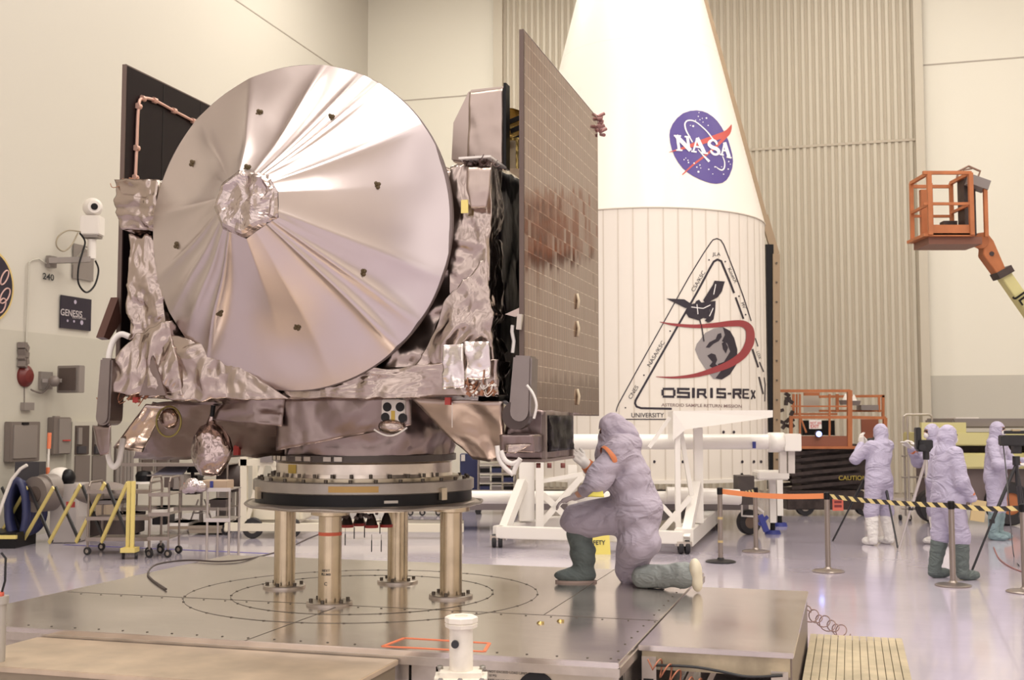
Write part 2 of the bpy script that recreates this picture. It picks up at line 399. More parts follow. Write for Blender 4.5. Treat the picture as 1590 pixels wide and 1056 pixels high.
def text_plane(mb, s, org, xd, up, size, bold=0.0, sx=1.0, th=0.002):
    v, f = text2d(s, 0, 0, 1, 0, sx, bold); org = V(org); xd = V(xd).normalized(); up = V(up).normalized(); nr = xd.cross(up)
    mb.add([org + xd*a*size - up*b*size + nr*th for a, b in v], [g if True else g for g in f])
# ================================================================== ROOM
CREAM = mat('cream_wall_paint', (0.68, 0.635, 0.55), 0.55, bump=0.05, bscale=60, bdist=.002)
CREAML = mat('cream_wall_paint_dim', (0.585, 0.55, 0.475), 0.55, bump=0.05, bscale=60, bdist=.002)  # same wall paint, darkened to stand in for dimmer light on the left
CREAMB = mat('cream_wall_paint_lit', (0.74, 0.705, 0.60), 0.55, bump=0.05, bscale=60, bdist=.002)  # same wall paint, lightened so the back wall looks more strongly lit
CREAM2 = mat('tan_wainscot_paint', (0.51, 0.48, 0.405), 0.5)
LINE = mat('wall_joint_grey', (0.42, 0.37, 0.31), 0.7)
def floor_mat():
    m = mat('glossy_lavender_floor', (0.50, 0.455, 0.53), 0.16, var=0.07, vscale=0.6, spec=0.8, coat=0.4)
    nt = m.node_tree; b = nt.nodes['Principled BSDF']; tc = nt.nodes.new('ShaderNodeTexCoord'); n = nt.nodes.new('ShaderNodeTexNoise')
    n.inputs['Scale'].default_value = 2.2; bp = nt.nodes.new('ShaderNodeBump'); bp.inputs['Strength'].default_value = .12; bp.inputs['Distance'].default_value = .02
    nt.links.new(tc.outputs['Object'], n.inputs['Vector']); nt.links.new(n.outputs['Fac'], bp.inputs['Height']); nt.links.new(bp.outputs['Normal'], b.inputs['Normal'])
    b.inputs['Coat Roughness'].default_value = 0.06
    return m
struct(MB(ROOM).bb((LW-.3, -9, -.2), (RWL+.3, BW+.3, 0)).build('floor', floor_mat(), None, (0, 0, 0), -PHI))
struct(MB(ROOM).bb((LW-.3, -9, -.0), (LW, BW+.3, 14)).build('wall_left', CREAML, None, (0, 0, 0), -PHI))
struct(MB(ROOM).bb((RWL, -9, 0), (RWL+.3, BW+.3, 14)).build('wall_right', CREAM, None, (0, 0, 0), -PHI))
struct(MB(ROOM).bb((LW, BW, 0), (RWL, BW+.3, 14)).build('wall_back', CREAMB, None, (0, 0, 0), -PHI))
struct(MB(ROOM).bb((LW-.3, -1.5, 14), (RWL+.3, BW+.3, 14.2)).build('ceiling', mat('ceiling_white', (.8, .76, .7), .7), None, (0, 0, 0), -PHI))
# painted wainscot on the side wall and the far right of the back wall, with joints
zl = PL(20, 513).z; zr = PB(1500, 583).z
struct(MB(ROOM).bb((LW, -2, 0), (LW+.02, BW, zl)).build('trim_1', CREAM2, None, (0, 0, 0), -PHI))
ud0 = PB(772, 400).x; ud1 = PB(1424, 400).x; ud2 = PB(1438, 640).x
struct(MB(ROOM).bb((ud2, BW-.02, 0), (RWL, BW, zr)).build('trim_2', CREAM2, None, (0, 0, 0), -PHI))
mb = MB(ROOM)
za = PB(1500, 96).z; zb = PB(680, 152).z
mb.bb((ud2, BW-.012, za-.015), (RWL, BW, za+.015)); mb.bb((LW, BW-.012, zb-.015), (ud0, BW, zb+.015))
a = PL(410, 30); mb.bb((LW, 0, a.z-.012), (LW+.012, BW, a.z+.012))
struct(mb.build('trim_3', LINE, None, (0, 0, 0), -PHI))
# big ribbed steel hangar door, set into the back wall
DOOR = mat('tan_door_steel', (0.52, 0.47, 0.375), 0.5, metal=0.1)
DOORG = mat('door_groove_steel', (0.45, 0.39, 0.30), 0.6)
mb = MB(ROOM); nrib = 62; pu = (ud1-ud0-.25)/nrib
mb.bb((ud0, BW-.10, 0), (ud2, BW-.002, 14))
drib = MB(ROOM)
for i in range(nrib):
    x = ud0+.25+i*pu; drib.add([RW(0,0,0)*0+V((x+.02, BW-.10, .12)), V((x+.05, BW-.135, .12)), V((x+pu-.05, BW-.135, .12)), V((x+pu-.02, BW-.10, .12)),
             V((x+.02, BW-.10, 14)), V((x+.05, BW-.135, 14)), V((x+pu-.05, BW-.135, 14)), V((x+pu-.02, BW-.10, 14))], [[0, 1, 5, 4], [1, 2, 6, 5], [2, 3, 7, 6]])
zd = PB(1300, 226).z
d = mb.build('door_1', DOORG, None, (0, 0, 0), -PHI); struct(d)
drib.build('door_panel', DOOR, d)
MB(ROOM).bb((ud0, BW-.145, zd-.03), (ud2, BW-.13, zd+.03)).build('door_seam', DOORG, d)
mb = MB(ROOM).bb((ud1+.02, BW-.30, 0), (ud2+.1, BW-.08, 14)); mb.bb((ud0-.05, BW-.22, 0), (ud0+.2, BW-.08, 14)); mb.build('door_frame', DOOR, d)

# added housings and glowing lenses around the made-up, unseen ceiling lights
lamp = None; LAMPF = mat('lamp_housing', (.5, .5, .5), .4, .5); LAMPG = mat('lamp_lens', (1, .95, .85), .3, emit=((1, .93, .8), 3))
ROWS = ['above the front of the deck', 'above the spacecraft', 'above the fairing', 'nearest the back wall']
for i, (lu, lv, le) in enumerate(LAMPS):
    lb = 'added unseen square high bay lamp, ' + ['left', 'middle', 'right'][i % 3] + ' of the row ' + ROWS[i//3]
    if lamp is None:
        lamp = root('added_ceiling_lamp', lb, 'lamp', RW(lu, lv, 14), -PHI, 'added high bay ceiling lamps')
        MB(LM(lamp)).bb((-1.4, -1.4, -.18), (1.4, 1.4, 0)).build('housing', LAMPF, lamp); MB(LM(lamp)).bb((-1.3, -1.3, -.21), (1.3, 1.3, -.18)).build('lens', LAMPG, lamp)
    else: copy_tree(lamp, RW(lu, lv, 14), None, lb)

# ================================================================== PLATFORM
def steel_deck():
    m = mat('worn_stainless_deck', (0.47, 0.405, 0.35), 0.2, metal=0.85)
    nt = m.node_tree; b = nt.nodes['Principled BSDF']; N = nt.nodes.new; L = nt.links.new
    tc = N('ShaderNodeTexCoord'); mp = N('ShaderNodeMapping'); mp.inputs['Scale'].default_value = (6, 40, 1); n = N('ShaderNodeTexNoise'); n.inputs['Scale'].default_value = 1.0; n.inputs['Detail'].default_value = 6
    n2 = N('ShaderNodeTexNoise'); n2.inputs['Scale'].default_value = 1.3; n2.inputs['Detail'].default_value = 6
    L(tc.outputs['Object'], mp.inputs[0]); L(mp.outputs[0], n.inputs['Vector']); L(tc.outputs['Object'], n2.inputs['Vector'])
    r = N('ShaderNodeMapRange'); r.inputs[1].default_value = .3; r.inputs[2].default_value = .7; r.inputs[3].default_value = .10; r.inputs[4].default_value = .22
    L(n2.outputs['Fac'], r.inputs[0]); L(r.outputs[0], b.inputs['Roughness'])
    cr = N('ShaderNodeValToRGB'); cr.color_ramp.elements[0].position = .3; cr.color_ramp.elements[0].color = (.50, .45, .42, 1); cr.color_ramp.elements[1].position = .7; cr.color_ramp.elements[1].color = (.74, .675, .635, 1)
    mx = N('ShaderNodeMath'); mx.operation = 'MULTIPLY_ADD'; mx.inputs[1].default_value = .35; sc = N('ShaderNodeMath'); sc.operation = 'MULTIPLY'; sc.inputs[1].default_value = .65
    L(n2.outputs['Fac'], sc.inputs[0]); L(n.outputs['Fac'], mx.inputs[0]); L(sc.outputs[0], mx.inputs[2]); L(mx.outputs[0], cr.inputs[0]); L(cr.outputs[0], b.inputs['Base Color'])
    return m
DECK = steel_deck(); STEEL = mat('brushed_steel', (.52, .46, .40), .35, .8, var=.12, vscale=6)
OLIVE = mat('olive_primer_steel', (.42, .35, .24), .5, .25, var=.25, vscale=5)
DARK = mat('black_opening', (.012, .011, .012), .7); INK = mat('black_stencil_ink', (.03, .03, .03), .6)
ORANGE = mat('orange_tape', (.80, .22, .10), .6); SCREW = mat('screw_head_steel', (.12, .1, .08), .45, .7)
ZP = 0.6
plat = root('steel_platform', 'large polished steel deck the spacecraft stand is bolted to', 'platform', RW(-3.3, 7.9, 0), -PHI)
U0, U1, V0, V1 = -5.5, -1.16, 5.95, 9.6
MB(ROOM).bb((U0, V0, ZP-.035), (U1, V1, ZP)).build('deck_plate', DECK, plat, bevel=.004)
mb = MB(ROOM)
mb.bb((U0+.03, V0+.03, 0), (U0+.08, V1-.03, ZP-.035)); mb.bb((U1-.08, V0+.10, 0), (U1-.03, V1-.03, ZP-.035))
mb.bb((U0+.03, V1-.08, 0), (U1-.03, V1-.03, ZP-.035)); mb.bb((U0+.08, V0+.03, 0), (-2.32, V0+.07, ZP-.035))
mb.build('skirt_panel', STEEL, plat)
mb = MB(ROOM)
mb.bb((-1.93, V0+.03, 0.05), (U1-.03, V0+.07, ZP-.05)); mb.build('front_panel', mat('pale_steel_panel', (.56, .49, .39), .35, .6, var=.15, vscale=4), plat, label='pale steel panel with a round hole and stencilled lines')
mb = MB(ROOM); mb.bb((-2.14, V0-.0, .05), (-1.95, V0+.05, ZP-.06)); mb.build('access_door', STEEL, plat)
mb = MB(ROOM); mb.bb((-2.3, V0+.02, .05), (-2.16, V0+.06, ZP-.05)); mb.build('front_panel', STEEL, plat)
mb = MB(ROOM); mb.bb((U0, V0-.004, ZP-.075), (U1+.004, V0+.03, ZP-.03)); mb.bb((U1-.03, V0, ZP-.075), (U1+.006, V1, ZP-.03)); mb.build('edge_rail', STEEL, plat)
c = toR(PZ(812, 1062, .0) * 0 + P(824, 1056, 6.0)); MB(ROOM).cyl((c.x-.02, V0+.034, .42), (c.x-.02, V0+.022, .42), .105, n=32).build('port_hole', DARK, plat)
mb = MB(ROOM)
for i, s in enumerate(['DO NOT EXCEED LOAD LIMIT', 'SET 10 PSI', 'RELEASE VALVE BEFORE MOVING', 'AIR SUPPLY']):
    text_plane(mb, s, (-1.90, V0+.029, .505-i*.022), (1, 0, 0), (0, 0, 1), .018)
mb.build('stencil_text', INK, plat)
mb = MB(ROOM)   # orange tape rectangle, seam lines, scribed circles and screw heads on the deck
A, B, C, D = [toR(PZ(x, y, ZP)) for x, y in ((594, 1004), (628, 991), (760, 999), (752, 1012))]
for a, b in ((A, B), (B, C), (C, D), (D, A)): mb.beam((a.x, a.y, ZP+.002), (b.x, b.y, ZP+.002), .018, .003)
mb.build('orange_tape', ORANGE, plat)
SC0 = V((-1.066, 8.44, 0)); scr = toR(SC0)
mb = MB(ROOM)
for r in (.93, 1.25):
    mb.tube([(scr.x + r*math.cos(t), scr.y + r*math.sin(t), ZP+.0005) for t in [2*PI*i/72 for i in range(72)]], .0022, 4, closed=True)
mb.bb((U0+.05, 7.25, ZP), (U1, 7.255, ZP+.0015)); mb.bb((-3.3, V0, ZP), (-3.295, 7.25, ZP+.0015)); mb.bb((-1.9, 7.25, ZP), (-1.895, V1, ZP+.0015))
mb.build('seam_line', SCREW, plat)
mb = MB(ROOM); rs = random.Random(3)
for i in range(60):
    t = 2*PI*i/30; r = .93 if i < 30 else 1.25; mb.cyl((scr.x+r*math.cos(t), scr.y+r*math.sin(t), ZP), (scr.x+r*math.cos(t), scr.y+r*math.sin(t), ZP+.004), .009, n=6)
for i in range(26):
    mb.cyl((U0+.2+i*.165, V0+.08, ZP), (U0+.2+i*.165, V0+.08, ZP+.003), .007, n=6); mb.cyl((U0+.2+i*.165, 7.2, ZP), (U0+.2+i*.165, 7.2, ZP+.003), .007, n=6)
for i in range(18): mb.cyl((U1-.06, V0+.1+i*.2, ZP), (U1-.06, V0+.1+i*.2, ZP+.003), .007, n=6)
mb.build('screw_head', SCREW, plat, kind='stuff')
BR = mat('brass_fitting', (.45, .33, .12), .35, .8)
mb = MB()
for x, y in ((838, 968), (869, 965)): p = PZ(x, y, ZP); mb.lathe(p, [(0, .014), (.012, .012), (.02, 0)], 12); mb.box(p+V((.012, 0, .006)), (.03, .014, .01))
mb.islands('brass_fitting', BR, plat)
# oval vents in the right side
mb = MB(ROOM)
for vv in (6.12,): mb.lathe((U1-.026, vv, .42), [(0, 0), (.1, 0)], 24, False, ax=(1, 0, 0))
mb.build('port_hole', DARK, plat)
mb = MB(ROOM); mb.bb((U1-.03, V0+.28, .02), (U1-.02, V0+.44, .53)); mb.bb((U1-.03, V0+.0, .03), (U1-.0, V0+.02, .55)); mb.islands('corner_post', STEEL, plat)

# right hand deck unit
side = root('steel_platform', 'smaller open-fronted steel deck section joined at the right end of the big deck', 'platform', RW(-.74, 7.6, 0), -PHI)
a0, a1, b0, b1 = U1+.012, -.31, 6.45, 8.78
MB(ROOM).bb((a0, b0, ZP-.03), (a1, b1, ZP)).build('deck_plate', DECK, side, bevel=.004)
mb = MB(ROOM); mb.bb((a0+.02, b0+.01, ZP-.13), (a1-.02, b0+.04, ZP-.03)); mb.build('front_beam', OLIVE, side)
mb = MB(ROOM); mb.bb((a1-.04, b0+.02, 0), (a1-.01, b1-.02, ZP-.03)); mb.bb((a0+.06, b1-.05, 0), (a1-.05, b1-.02, ZP-.03)); mb.build('side_panel', mat('dark_side_steel', (.25, .2, .17), .45, .5), side)
mb = MB(ROOM)
mb.bb((a0+.02, b0+.0, 0), (a0+.10, b0+.05, ZP-.06)); mb.bb((a1-.12, b0+.0, 0), (a1-.03, b0+.05, ZP-.1)); mb.beam((a0+.12, b0+.06, .12), (a0+.30, b0+.14, ZP-.1), .03); mb.beam((a0+.2, b0+.06, .05), (a0+.42, b0+.14, ZP-.1), .03)
mb.build('strut', STEEL, side)
MB(ROOM).bb((a0+.03, b0-.006, .25), (a0+.085, b0+.0, .42)).build('slot_hole', DARK, side)
p1, p2 = toR(PZ(1005, 912, ZP)), toR(PZ(1028, 922, ZP)); MB(ROOM).box(((p1.x+p2.x)/2, p1.y-.08, ZP+.001), (.12, .045, .003)).build('slot_hole', DARK, plat)
mb = MB(ROOM); mb.tube(spline([(a0+.1, b0-.02, .50), (a0+.3, b0-.03, .505), (a0+.45, b0-.03, .49), (a0+.6, b0-.03, .47), (a0+.78, b0-.02, .485)], 6), .008, 6)
tag(mb.build('air_hose', mat('black_rubber', (.02, .02, .02), .5), None, RW(a0+.1, b0, .5), -PHI), 'thin black hose taped along the front beam of the small deck', 'hose')
COP = mat('copper_orange_hose', (.42, .16, .09), .35, .2)
def coil(p0, p1, turns, r, sag=0.0, n=14, tail=(), r2=None):
    p0, p1 = V(p0), V(p1); d = (p1-p0).normalized(); e1 = d.cross(V((0, 0, 1))).normalized(); e2 = e1.cross(d); out = []
    for i in range(turns*n+1):
        t = i/(turns*n); a = 2*PI*i/n; c = p0.lerp(p1, t) + V((0, 0, -sag*math.sin(PI*t))); rr = r*(1 + .25*math.sin(5*t*PI))
        out.append(c + e1*math.cos(a)*rr + e2*math.sin(a)*rr)
    return out + [V(t) for t in tail]
mb = MB(ROOM); mb.tube([(a0+.06, b0-.03, .53)] + coil((a0+.10, b0-.05, .49), (a0+.26, b0-.06, .44), 3, .045), .005, 6)
mb.tube(coil((a0+.28, b0-.05, .41), (a0+.68, b0-.05, .37), 8, .04) + [V((a0+.75, b0-.04, .42)), V((a0+.79, b0-.01, .42))], .0045, 6)
tag(mb.build('coiled_hose', COP, None, RW(a0+.3, b0, .4), -PHI), 'orange coiled air hose hanging under the front edge of the small deck', 'hose')
c0, c1 = P(1250, 950, 8.62), PZ(1312, 984, .03); mb = MB(); mb.tube([c0+V((-.05,.0,.05))]+coil(c0, c1, 7, .045), .0045, 6)
tag(mb.build('coiled_hose', mat('brown_hose', (.22, .13, .11), .4), None, c1), 'brown coiled hose trailing to the floor off the right rear of the deck', 'hose')
# white sheet lying on the floor seen through the open front
pa = [PZ(x, y, .02) for x, y in ((1075, 1030), (1205, 1040), (1185, 1012), (1062, 1008))]
mb = MB(); mb.sheet(pa[0], pa[1], pa[2], pa[3], 10, 6, .006, 2); tag(mb.build('plastic_sheet', mat('white_sheet', (.75, .72, .72), .4), None, pa[0]), 'white sheet lying under the small open deck', 'sheet')

# front step (olive topped) and ribbed step
st = root('platform_step', 'dull tan metal step plate in front of the big deck, bottom left', 'step', RW(-3.5, 5.55, 0), -PHI)
zs = .555
STP = mat('dull_tan_aluminium', (.62, .50, .37), .38, .5, var=.16, vscale=3)
MB(ROOM).bb((-4.66, 5.18, zs-.03), (-2.36, 5.93, zs)).build('step_plate', STP, st, bevel=.004)
mb = MB(ROOM); mb.bb((-4.64, 5.20, zs-.14), (-2.38, 5.23, zs-.03)); mb.bb((-2.41, 5.2, zs-.14), (-2.375, 5.92, zs-.03)); mb.bb((-4.64, 5.2, zs-.14), (-4.6, 5.92, zs-.03)); mb.build('rim_beam', mat('step_rim', (.33, .27, .19), .5, .4), st)
mb = MB(ROOM)
for x in (-4.5, -3.5, -2.5):
    for y in (5.3, 5.85): mb.bb((x-.03, y-.03, 0), (x+.03, y+.03, zs-.03))
for y in (5.3, 5.85): mb.beam((-4.5, y, .1), (-3.5, y, zs-.08), .03); mb.beam((-3.5, y, .1), (-2.5, y, zs-.08), .03)
mb.islands('leg', STEEL, st)
rp = root('ribbed_step', 'low tan step with long grooved boards beside the deck, lower right', 'step', RW(0, 7.3, 0), -PHI)
RB = mat('tan_ribbed_board', (.42, .35, .23), .5, .1, var=.18, vscale=5)
mb = MB(ROOM)
for i in range(13): x = -.30+i*.0485; mb.bb((x, 5.2, .262), (x+.0445, 8.76, .30))
mb.build('tread_board', RB, rp, bevel=.002)
mb = MB(ROOM); mb.bb((-.30, 5.21, .0), (.33, 8.75, .27)); mb.build('base', mat('step_groove', (.2, .155, .09), .7), rp)

# bollards in front
WP = mat('chipped_white_paint', (.80, .74, .64), .45, var=.06, vscale=12, bump=.2, bscale=25, bdist=.004)
bl = root('jack_post', 'white painted flanged jack post standing in front of the deck, bottom centre', 'jack', P(716, 1056, 5.55)*1)
bl.location.z = 0; RM[bl.name] = Matrix.Translation(bl.location); M = LM(bl)
mb = MB(M); mb.lathes((0, 0, 0), [(.055, .5), (.056, .60), (.056, .865)], 28); mb.build('post', WP, bl)
mb = MB(M); pr = [(.056, .865), (.075, .868), (.078, .885), (.072, .889), (.078, .893), (.078, .915), (.066, .922), (.034, .922), (.03, .90), (0, .90)]; mb.lathe((0, 0, 0), pr, 8, False); mb.build('collar', WP, bl)
mb = MB(M); mb.box((0, 0, .56), (.245, .2, .22)); mb.build('base_block', WP, bl, bevel=.025)
mb = MB(M); mb.bb((-.1, -.08, 0), (.1, .08, .46)); mb.build('foot', WP, bl)
mb = MB(M)
for x in (-.09, 0, .10): mb.cyl((x, -.1, .64), (x, -.115, .64), .016, n=6)
for x in (-.1, .1): mb.cyl((x, .02, .67), (x, .02, .685), .016, n=6)
mb.islands('bolt', mat('galvanised_bolt', (.35, .33, .3), .4, .8), bl)
MB(M).cyl((-.026, -.05, .80), (-.026, -.072, .80), .018, n=20).build('black_knob', mat('black_plastic', (.02, .02, .022), .4), bl)
MB(M).bb((-.01, -.1035, .585), (.03, -.1, .635)).build('red_sticker', mat('red_sticker', (.6, .12, .06), .5), bl)
gb = PZ(-2, 960, .6); gb = P(-4, 960, 6.3); gb.z = 0
gr = root('jack_post', 'grey jack post with a red cap cut by the left edge of the frame', 'jack', gb); M = LM(gr)
GREYP = mat('grey_post_paint', (.45, .42, .38), .4, .3)
mb = MB(M); mb.lathes((0, 0, 0), [(.045, 0), (.045, .86)], 20); mb.build('post', GREYP, gr); MB(M).lathes((0, 0, 0), [(0, .86), (.055, .86), (.055, .90), (0, .90)], 20).build('collar', GREYP, gr)
MB(M).lathe((.0, -.0, .90), [(.03, 0), (.03, .02), (0, .025)], 12).build('red_cap', mat('red_cap', (.55, .1, .06), .5), gr)
MB(M).tube([(.02, 0, .92), (.035, 0, .98), (.035, 0, 1.1), (.01, 0, 1.13)], .006, 6).build('wire_loop', DARK, gr)
# cable across deck
pts = [PZ(258, 915, ZP+.01), PZ(236, 900, ZP+.01), PZ(230, 889, ZP+.01), PZ(245, 876, ZP+.012), PZ(290, 870, ZP+.012), PZ(340, 872, ZP+.012)]
pts += [PZ(382, 868.5, ZP+.01), P(420, 860, 11.0), P(450, 850, 11.6), P(495, 830, 12.4), P(560, 812, 13.5), PZ(640, 806, .012)]
mb = MB(); mb.tube(spline([p for p in pts], 8), .008, 6); tag(mb.build('power_cable', mat('brown_cable', (.06, .04, .035), .5), None, pts[0]), 'dark cable looping off the left rear edge of the steel deck', 'cable')
# ================================================================== SPACECRAFT STAND
ALU = mat('warm_clear_coated_metal', (.55, .47, .35), .32, .85, var=.08, vscale=8)
GREYM = mat('machined_grey_ring', (.36, .32, .28), .35, .6, var=.1, vscale=7)
BLK = mat('black_anodised', (.008, .007, .008), .4, spec=.25)
SX, SY = SC0.x, SC0.y
stand = root('spacecraft_stand', 'round steel stand with four tubular legs bolted to the deck under the foil wrapped spacecraft', 'stand', (SX, SY, ZP))
M0 = Matrix.Identity(4)
def atc(z): return (SX, SY, z)
MB().lathes(atc(0), [(.60, 1.235), (.82, 1.235), (.83, 1.255), (.80, 1.27), (.60, 1.27), (.60, 1.235)], 72).build('base_flange', STEEL, stand)
MB().lathes(atc(0), [(.70, 1.27), (.775, 1.27), (.775, 1.345), (.70, 1.345)], 72).build('black_ring', BLK, stand)
MB().lathes(atc(0), [(.60, 1.345), (.78, 1.345), (.79, 1.352), (.79, 1.42), (.78, 1.425), (.60, 1.425)], 72).build('clamp_ring', GREYM, stand)
mb = MB()
t0 = [-1.12, -1.55]
mb = MB(); p = lambda a, r, z: V((SX+r*math.cos(a), SY+r*math.sin(a), z))
mb.add([p(-1.7, .781, 1.30), p(-1.58, .781, 1.30), p(-1.58, .781, 1.315), p(-1.7, .781, 1.315)], [[0, 1, 2, 3]])
mb = MB(); mb.beam(p(-1.28, .778, 1.30), p(-1.16, .778, 1.30), .01, .018); mb.build('label_plate', mat('pale_label', (.6, .55, .48), .5), stand)
mb = MB()
mb.add([p(-1.75+i*.06, .7915, z) for z in (1.365, 1.405) for i in range(8)], [[i, i+1, 9+i, 8+i] for i in range(7)]); mb.build('tape_patch', mat('kapton_tape', (.45, .28, .09), .4, .3), stand)
mb = MB()
for k in range(28): a = 2*PI*k/28; mb.cyl(p(a, .745, 1.425), p(a, .745, 1.445), .013, n=8)
mb.build('bolt_circle', SCREW, stand, kind='stuff')
mb = MB()
for a in (-2.6, -.72): mb.box(p(a, .795, 1.34), (.05, .03, .08), Matrix.Rotation(a+PI/2, 3, 'Z')); 
mb.islands('clamp_lug', ALU, stand)
mb = MB(); rim = [p(a, .845+.006*math.sin(a*9), 1.252+.004*math.sin(a*13)) for a in [2*PI*i/90 for i in range(90)]]; mb.tube(rim, .011, 6, closed=True); mb.build('cable_bundle', GREYM, stand)
legs = [(443, 8.72), (513, 7.93), (618, 8.98), (700.5, 8.25)]
LEGM = mat('yellowed_aluminium_tube', (.58, .48, .34), .27, .9, var=.12, vscale=5)
for i, (px, Y) in enumerate(legs):
    q = P(px, 800, Y); q.z = ZP; Mx = Matrix.Translation(q)
    lg = MB(Mx).lathe((0, 0, 0), [(.078, .02), (.078, .63)], 36).build('leg', LEGM, stand)
    MB(Mx).lathes((0, 0, 0), [(.08, .02), (.15, .02), (.155, .015), (.155, 0), (0, 0)][::-1], 36).build('foot_flange', STEEL, lg)
    MB(Mx).lathes((0, 0, 0), [(.08, .59), (.13, .60), (.13, .637), (0, .637)], 36).build('top_flange', LEGM, lg)
    for k in range(6):
        a = 2*PI*k/6+.3; MB(Mx).cyl((.125*math.cos(a), .125*math.sin(a), .02), (.125*math.cos(a), .125*math.sin(a), .042), .014, n=6).build('flange_bolt', SCREW, lg)
    if i == 1:
        mb = MB(Mx); mb.lathe((0, 0, 0), [(.0788, .462), (.0788, .485)], 36, True); mb.build('red_tape', mat('red_band', (.62, .12, .06), .5), lg)
        tb = []
        for s, z, sz in (('NEXT', .225, .022), ('PLUMB', .20, .022), ('C', .135, .03)):
            v, f = text2d(s, 0, 0, sz, bold=.02); wid = max(a for a, b in v); mt = MB(Mx)
            mt.add([(.0792*math.sin(a), -.0792*math.cos(a), z-bb) for a, bb in [((x-wid/2)/.078-.20, y) for x, y in v]], f); tb.append(mt)
        mt = MB(); [mt.add(t.v, t.f) for t in tb]; mt.build('stencil_text', INK, lg)

# ================================================================== SPACECRAFT
SAT = V((-1.01, 8.5, 0)); SM = Matrix.Translation(SAT) @ Matrix.Rotation(-PHI, 4, 'Z'); SI = SM.inverted()
sat = root('spacecraft', 'foil wrapped spacecraft with a big covered dish antenna and two upright solar panels', 'spacecraft', SAT, -PHI)
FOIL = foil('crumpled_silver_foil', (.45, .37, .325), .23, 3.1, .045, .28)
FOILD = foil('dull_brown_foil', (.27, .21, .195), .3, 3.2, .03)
FOILS = foil('smooth_satin_foil', (.50, .41, .36), .36, 2.2, .014, .12)
BLKF = foil('black_glossy_film', (.006, .0035, .0045), .3, 3.5, .03); BLKF.node_tree.nodes['Principled BSDF'].inputs['Metallic'].default_value = 0; BLKF.node_tree.nodes['Principled BSDF'].inputs['Specular IOR Level'].default_value = .1
GOLD = mat('gold_foil', (.55, .40, .14), .3, 1.0, bump=.6, bscale=18, bdist=.02)
WHT = mat('white_hardware', (.75, .70, .64), .45); HOSE = mat('white_corrugated_sleeve', (.70, .66, .62), .5)
REDC = mat('red_remove_cover', (.45, .05, .04), .5)
HARN = mat('copper_brown_connector', (.35, .16, .09), .4, .4)
def S(px, py, ly):                              # local point on the plane local y = ly seen at a pixel
    d = ray(px, py); o = SI @ CAM; dd = SI.to_3x3() @ d; t = (ly-o.y)/dd.y; return o + dd*t
def SXp(px, py, lx):                              # local point on the plane local x = lx
    d = ray(px, py); o = SI @ CAM; dd = SI.to_3x3() @ d; t = (lx-o.x)/dd.x; return o + dd*t
FY = -1.12
Mx = LM(sat)
# bus
x0, x1 = -1.17, S(752, 400, FY).x-.02
zt, zbm = 3.40, 2.02
mb = MB(Mx); mb.hull([(x0, FY, zbm), (x1, FY, zbm), (x0, 1.1, zbm), (x1, 1.1, zbm), (x0+.02, FY, zt), (x1, FY, zt), (x0, 1.1, zt), (x1, 1.1, zt)], 60, .06, 2.4, 1.0)
mb.build('bus_blanket', FOIL, sat)
# black film on the right side
mb = MB(Mx); mb.hull([(x1-.02, FY+.06, 1.98), (x1+.10, FY+.02, 1.98), (x1-.02, 1.1, 1.98), (x1+.08, 1.1, 1.98), (x1+.0, FY+.04, zt-.02), (x1+.09, FY+.12, zt-.02), (x1, 1.1, zt), (x1+.08, 1.1, zt)], 30, .07, 3.3, 5)
mb.build('side_film', BLKF, sat)
# lumps of blanket on the front face: pixel outlines (lower-left, lower-right, upper-left, upper-right), near plane and far plane
def lump(name, ll, lr, ul, ur, yn, yf, m, n=16, amp=.035, fr=4, seed=0, shrink=0.0, parent=None, **kw):
    c = [S(*ll, yn), S(*lr, yn), S(*ll, yf), S(*lr, yf), S(*ul, yn), S(*ur, yn), S(*ul, yf), S(*ur, yf)]
    for a, b in ((0, 2), (1, 3), (4, 6), (5, 7)):      # same real width front and back
        c[b] = V((c[a].x, yf, c[a].z))
    mb = MB(LM(sat)); mb.hull([q for q in c], n, amp, fr, seed); return mb.build(name, m, parent or sat, **kw)
lump('instrument_blanket', (192, 352), (244, 358), (182, 282), (246, 284), -1.28, -.85, FOIL, 28, .05, 5, 3)
lump('side_blanket', (206, 520), (262, 560), (204, 372), (245, 372), -1.24, -1.0, FOIL, 34, .05, 4.5, 8)
lump('corner_blanket', (166, 602), (282, 612), (214, 520), (262, 508), -1.36, -1.02, FOIL, 40, .065, 3.6, 12)
lump('corner_blanket', (262, 614), (440, 616), (262, 520), (330, 545), -1.34, -1.02, FOIL, 44, .06, 3.4, 15)
lump('lower_blanket', (438, 618), (765, 612), (400, 590), (765, 560), -1.27, -1.02, FOIL, 44, .05, 4.0, 17)
lump('side_blanket', (632, 600), (762, 604), (700, 470), (756, 400), -1.25, -1.02, FOIL, 40, .055, 4.0, 21)
lump('side_blanket', (700, 470), (757, 470), (700, 262), (762, 256), -1.24, -1.02, FOIL, 36, .04, 4.4, 25)
mb = MB(LM(sat)); q = [S(268, 612, -1.42), S(335, 606, -1.40), S(306, 548, -1.37)]   # dark brown foil triangle between folds
mb.prism([S(216, 614, -1.40), S(258, 614, -1.40), S(237, 552, -1.39)], (0, .02, 0)); mb.build('brown_fold_flap', FOILD, sat)
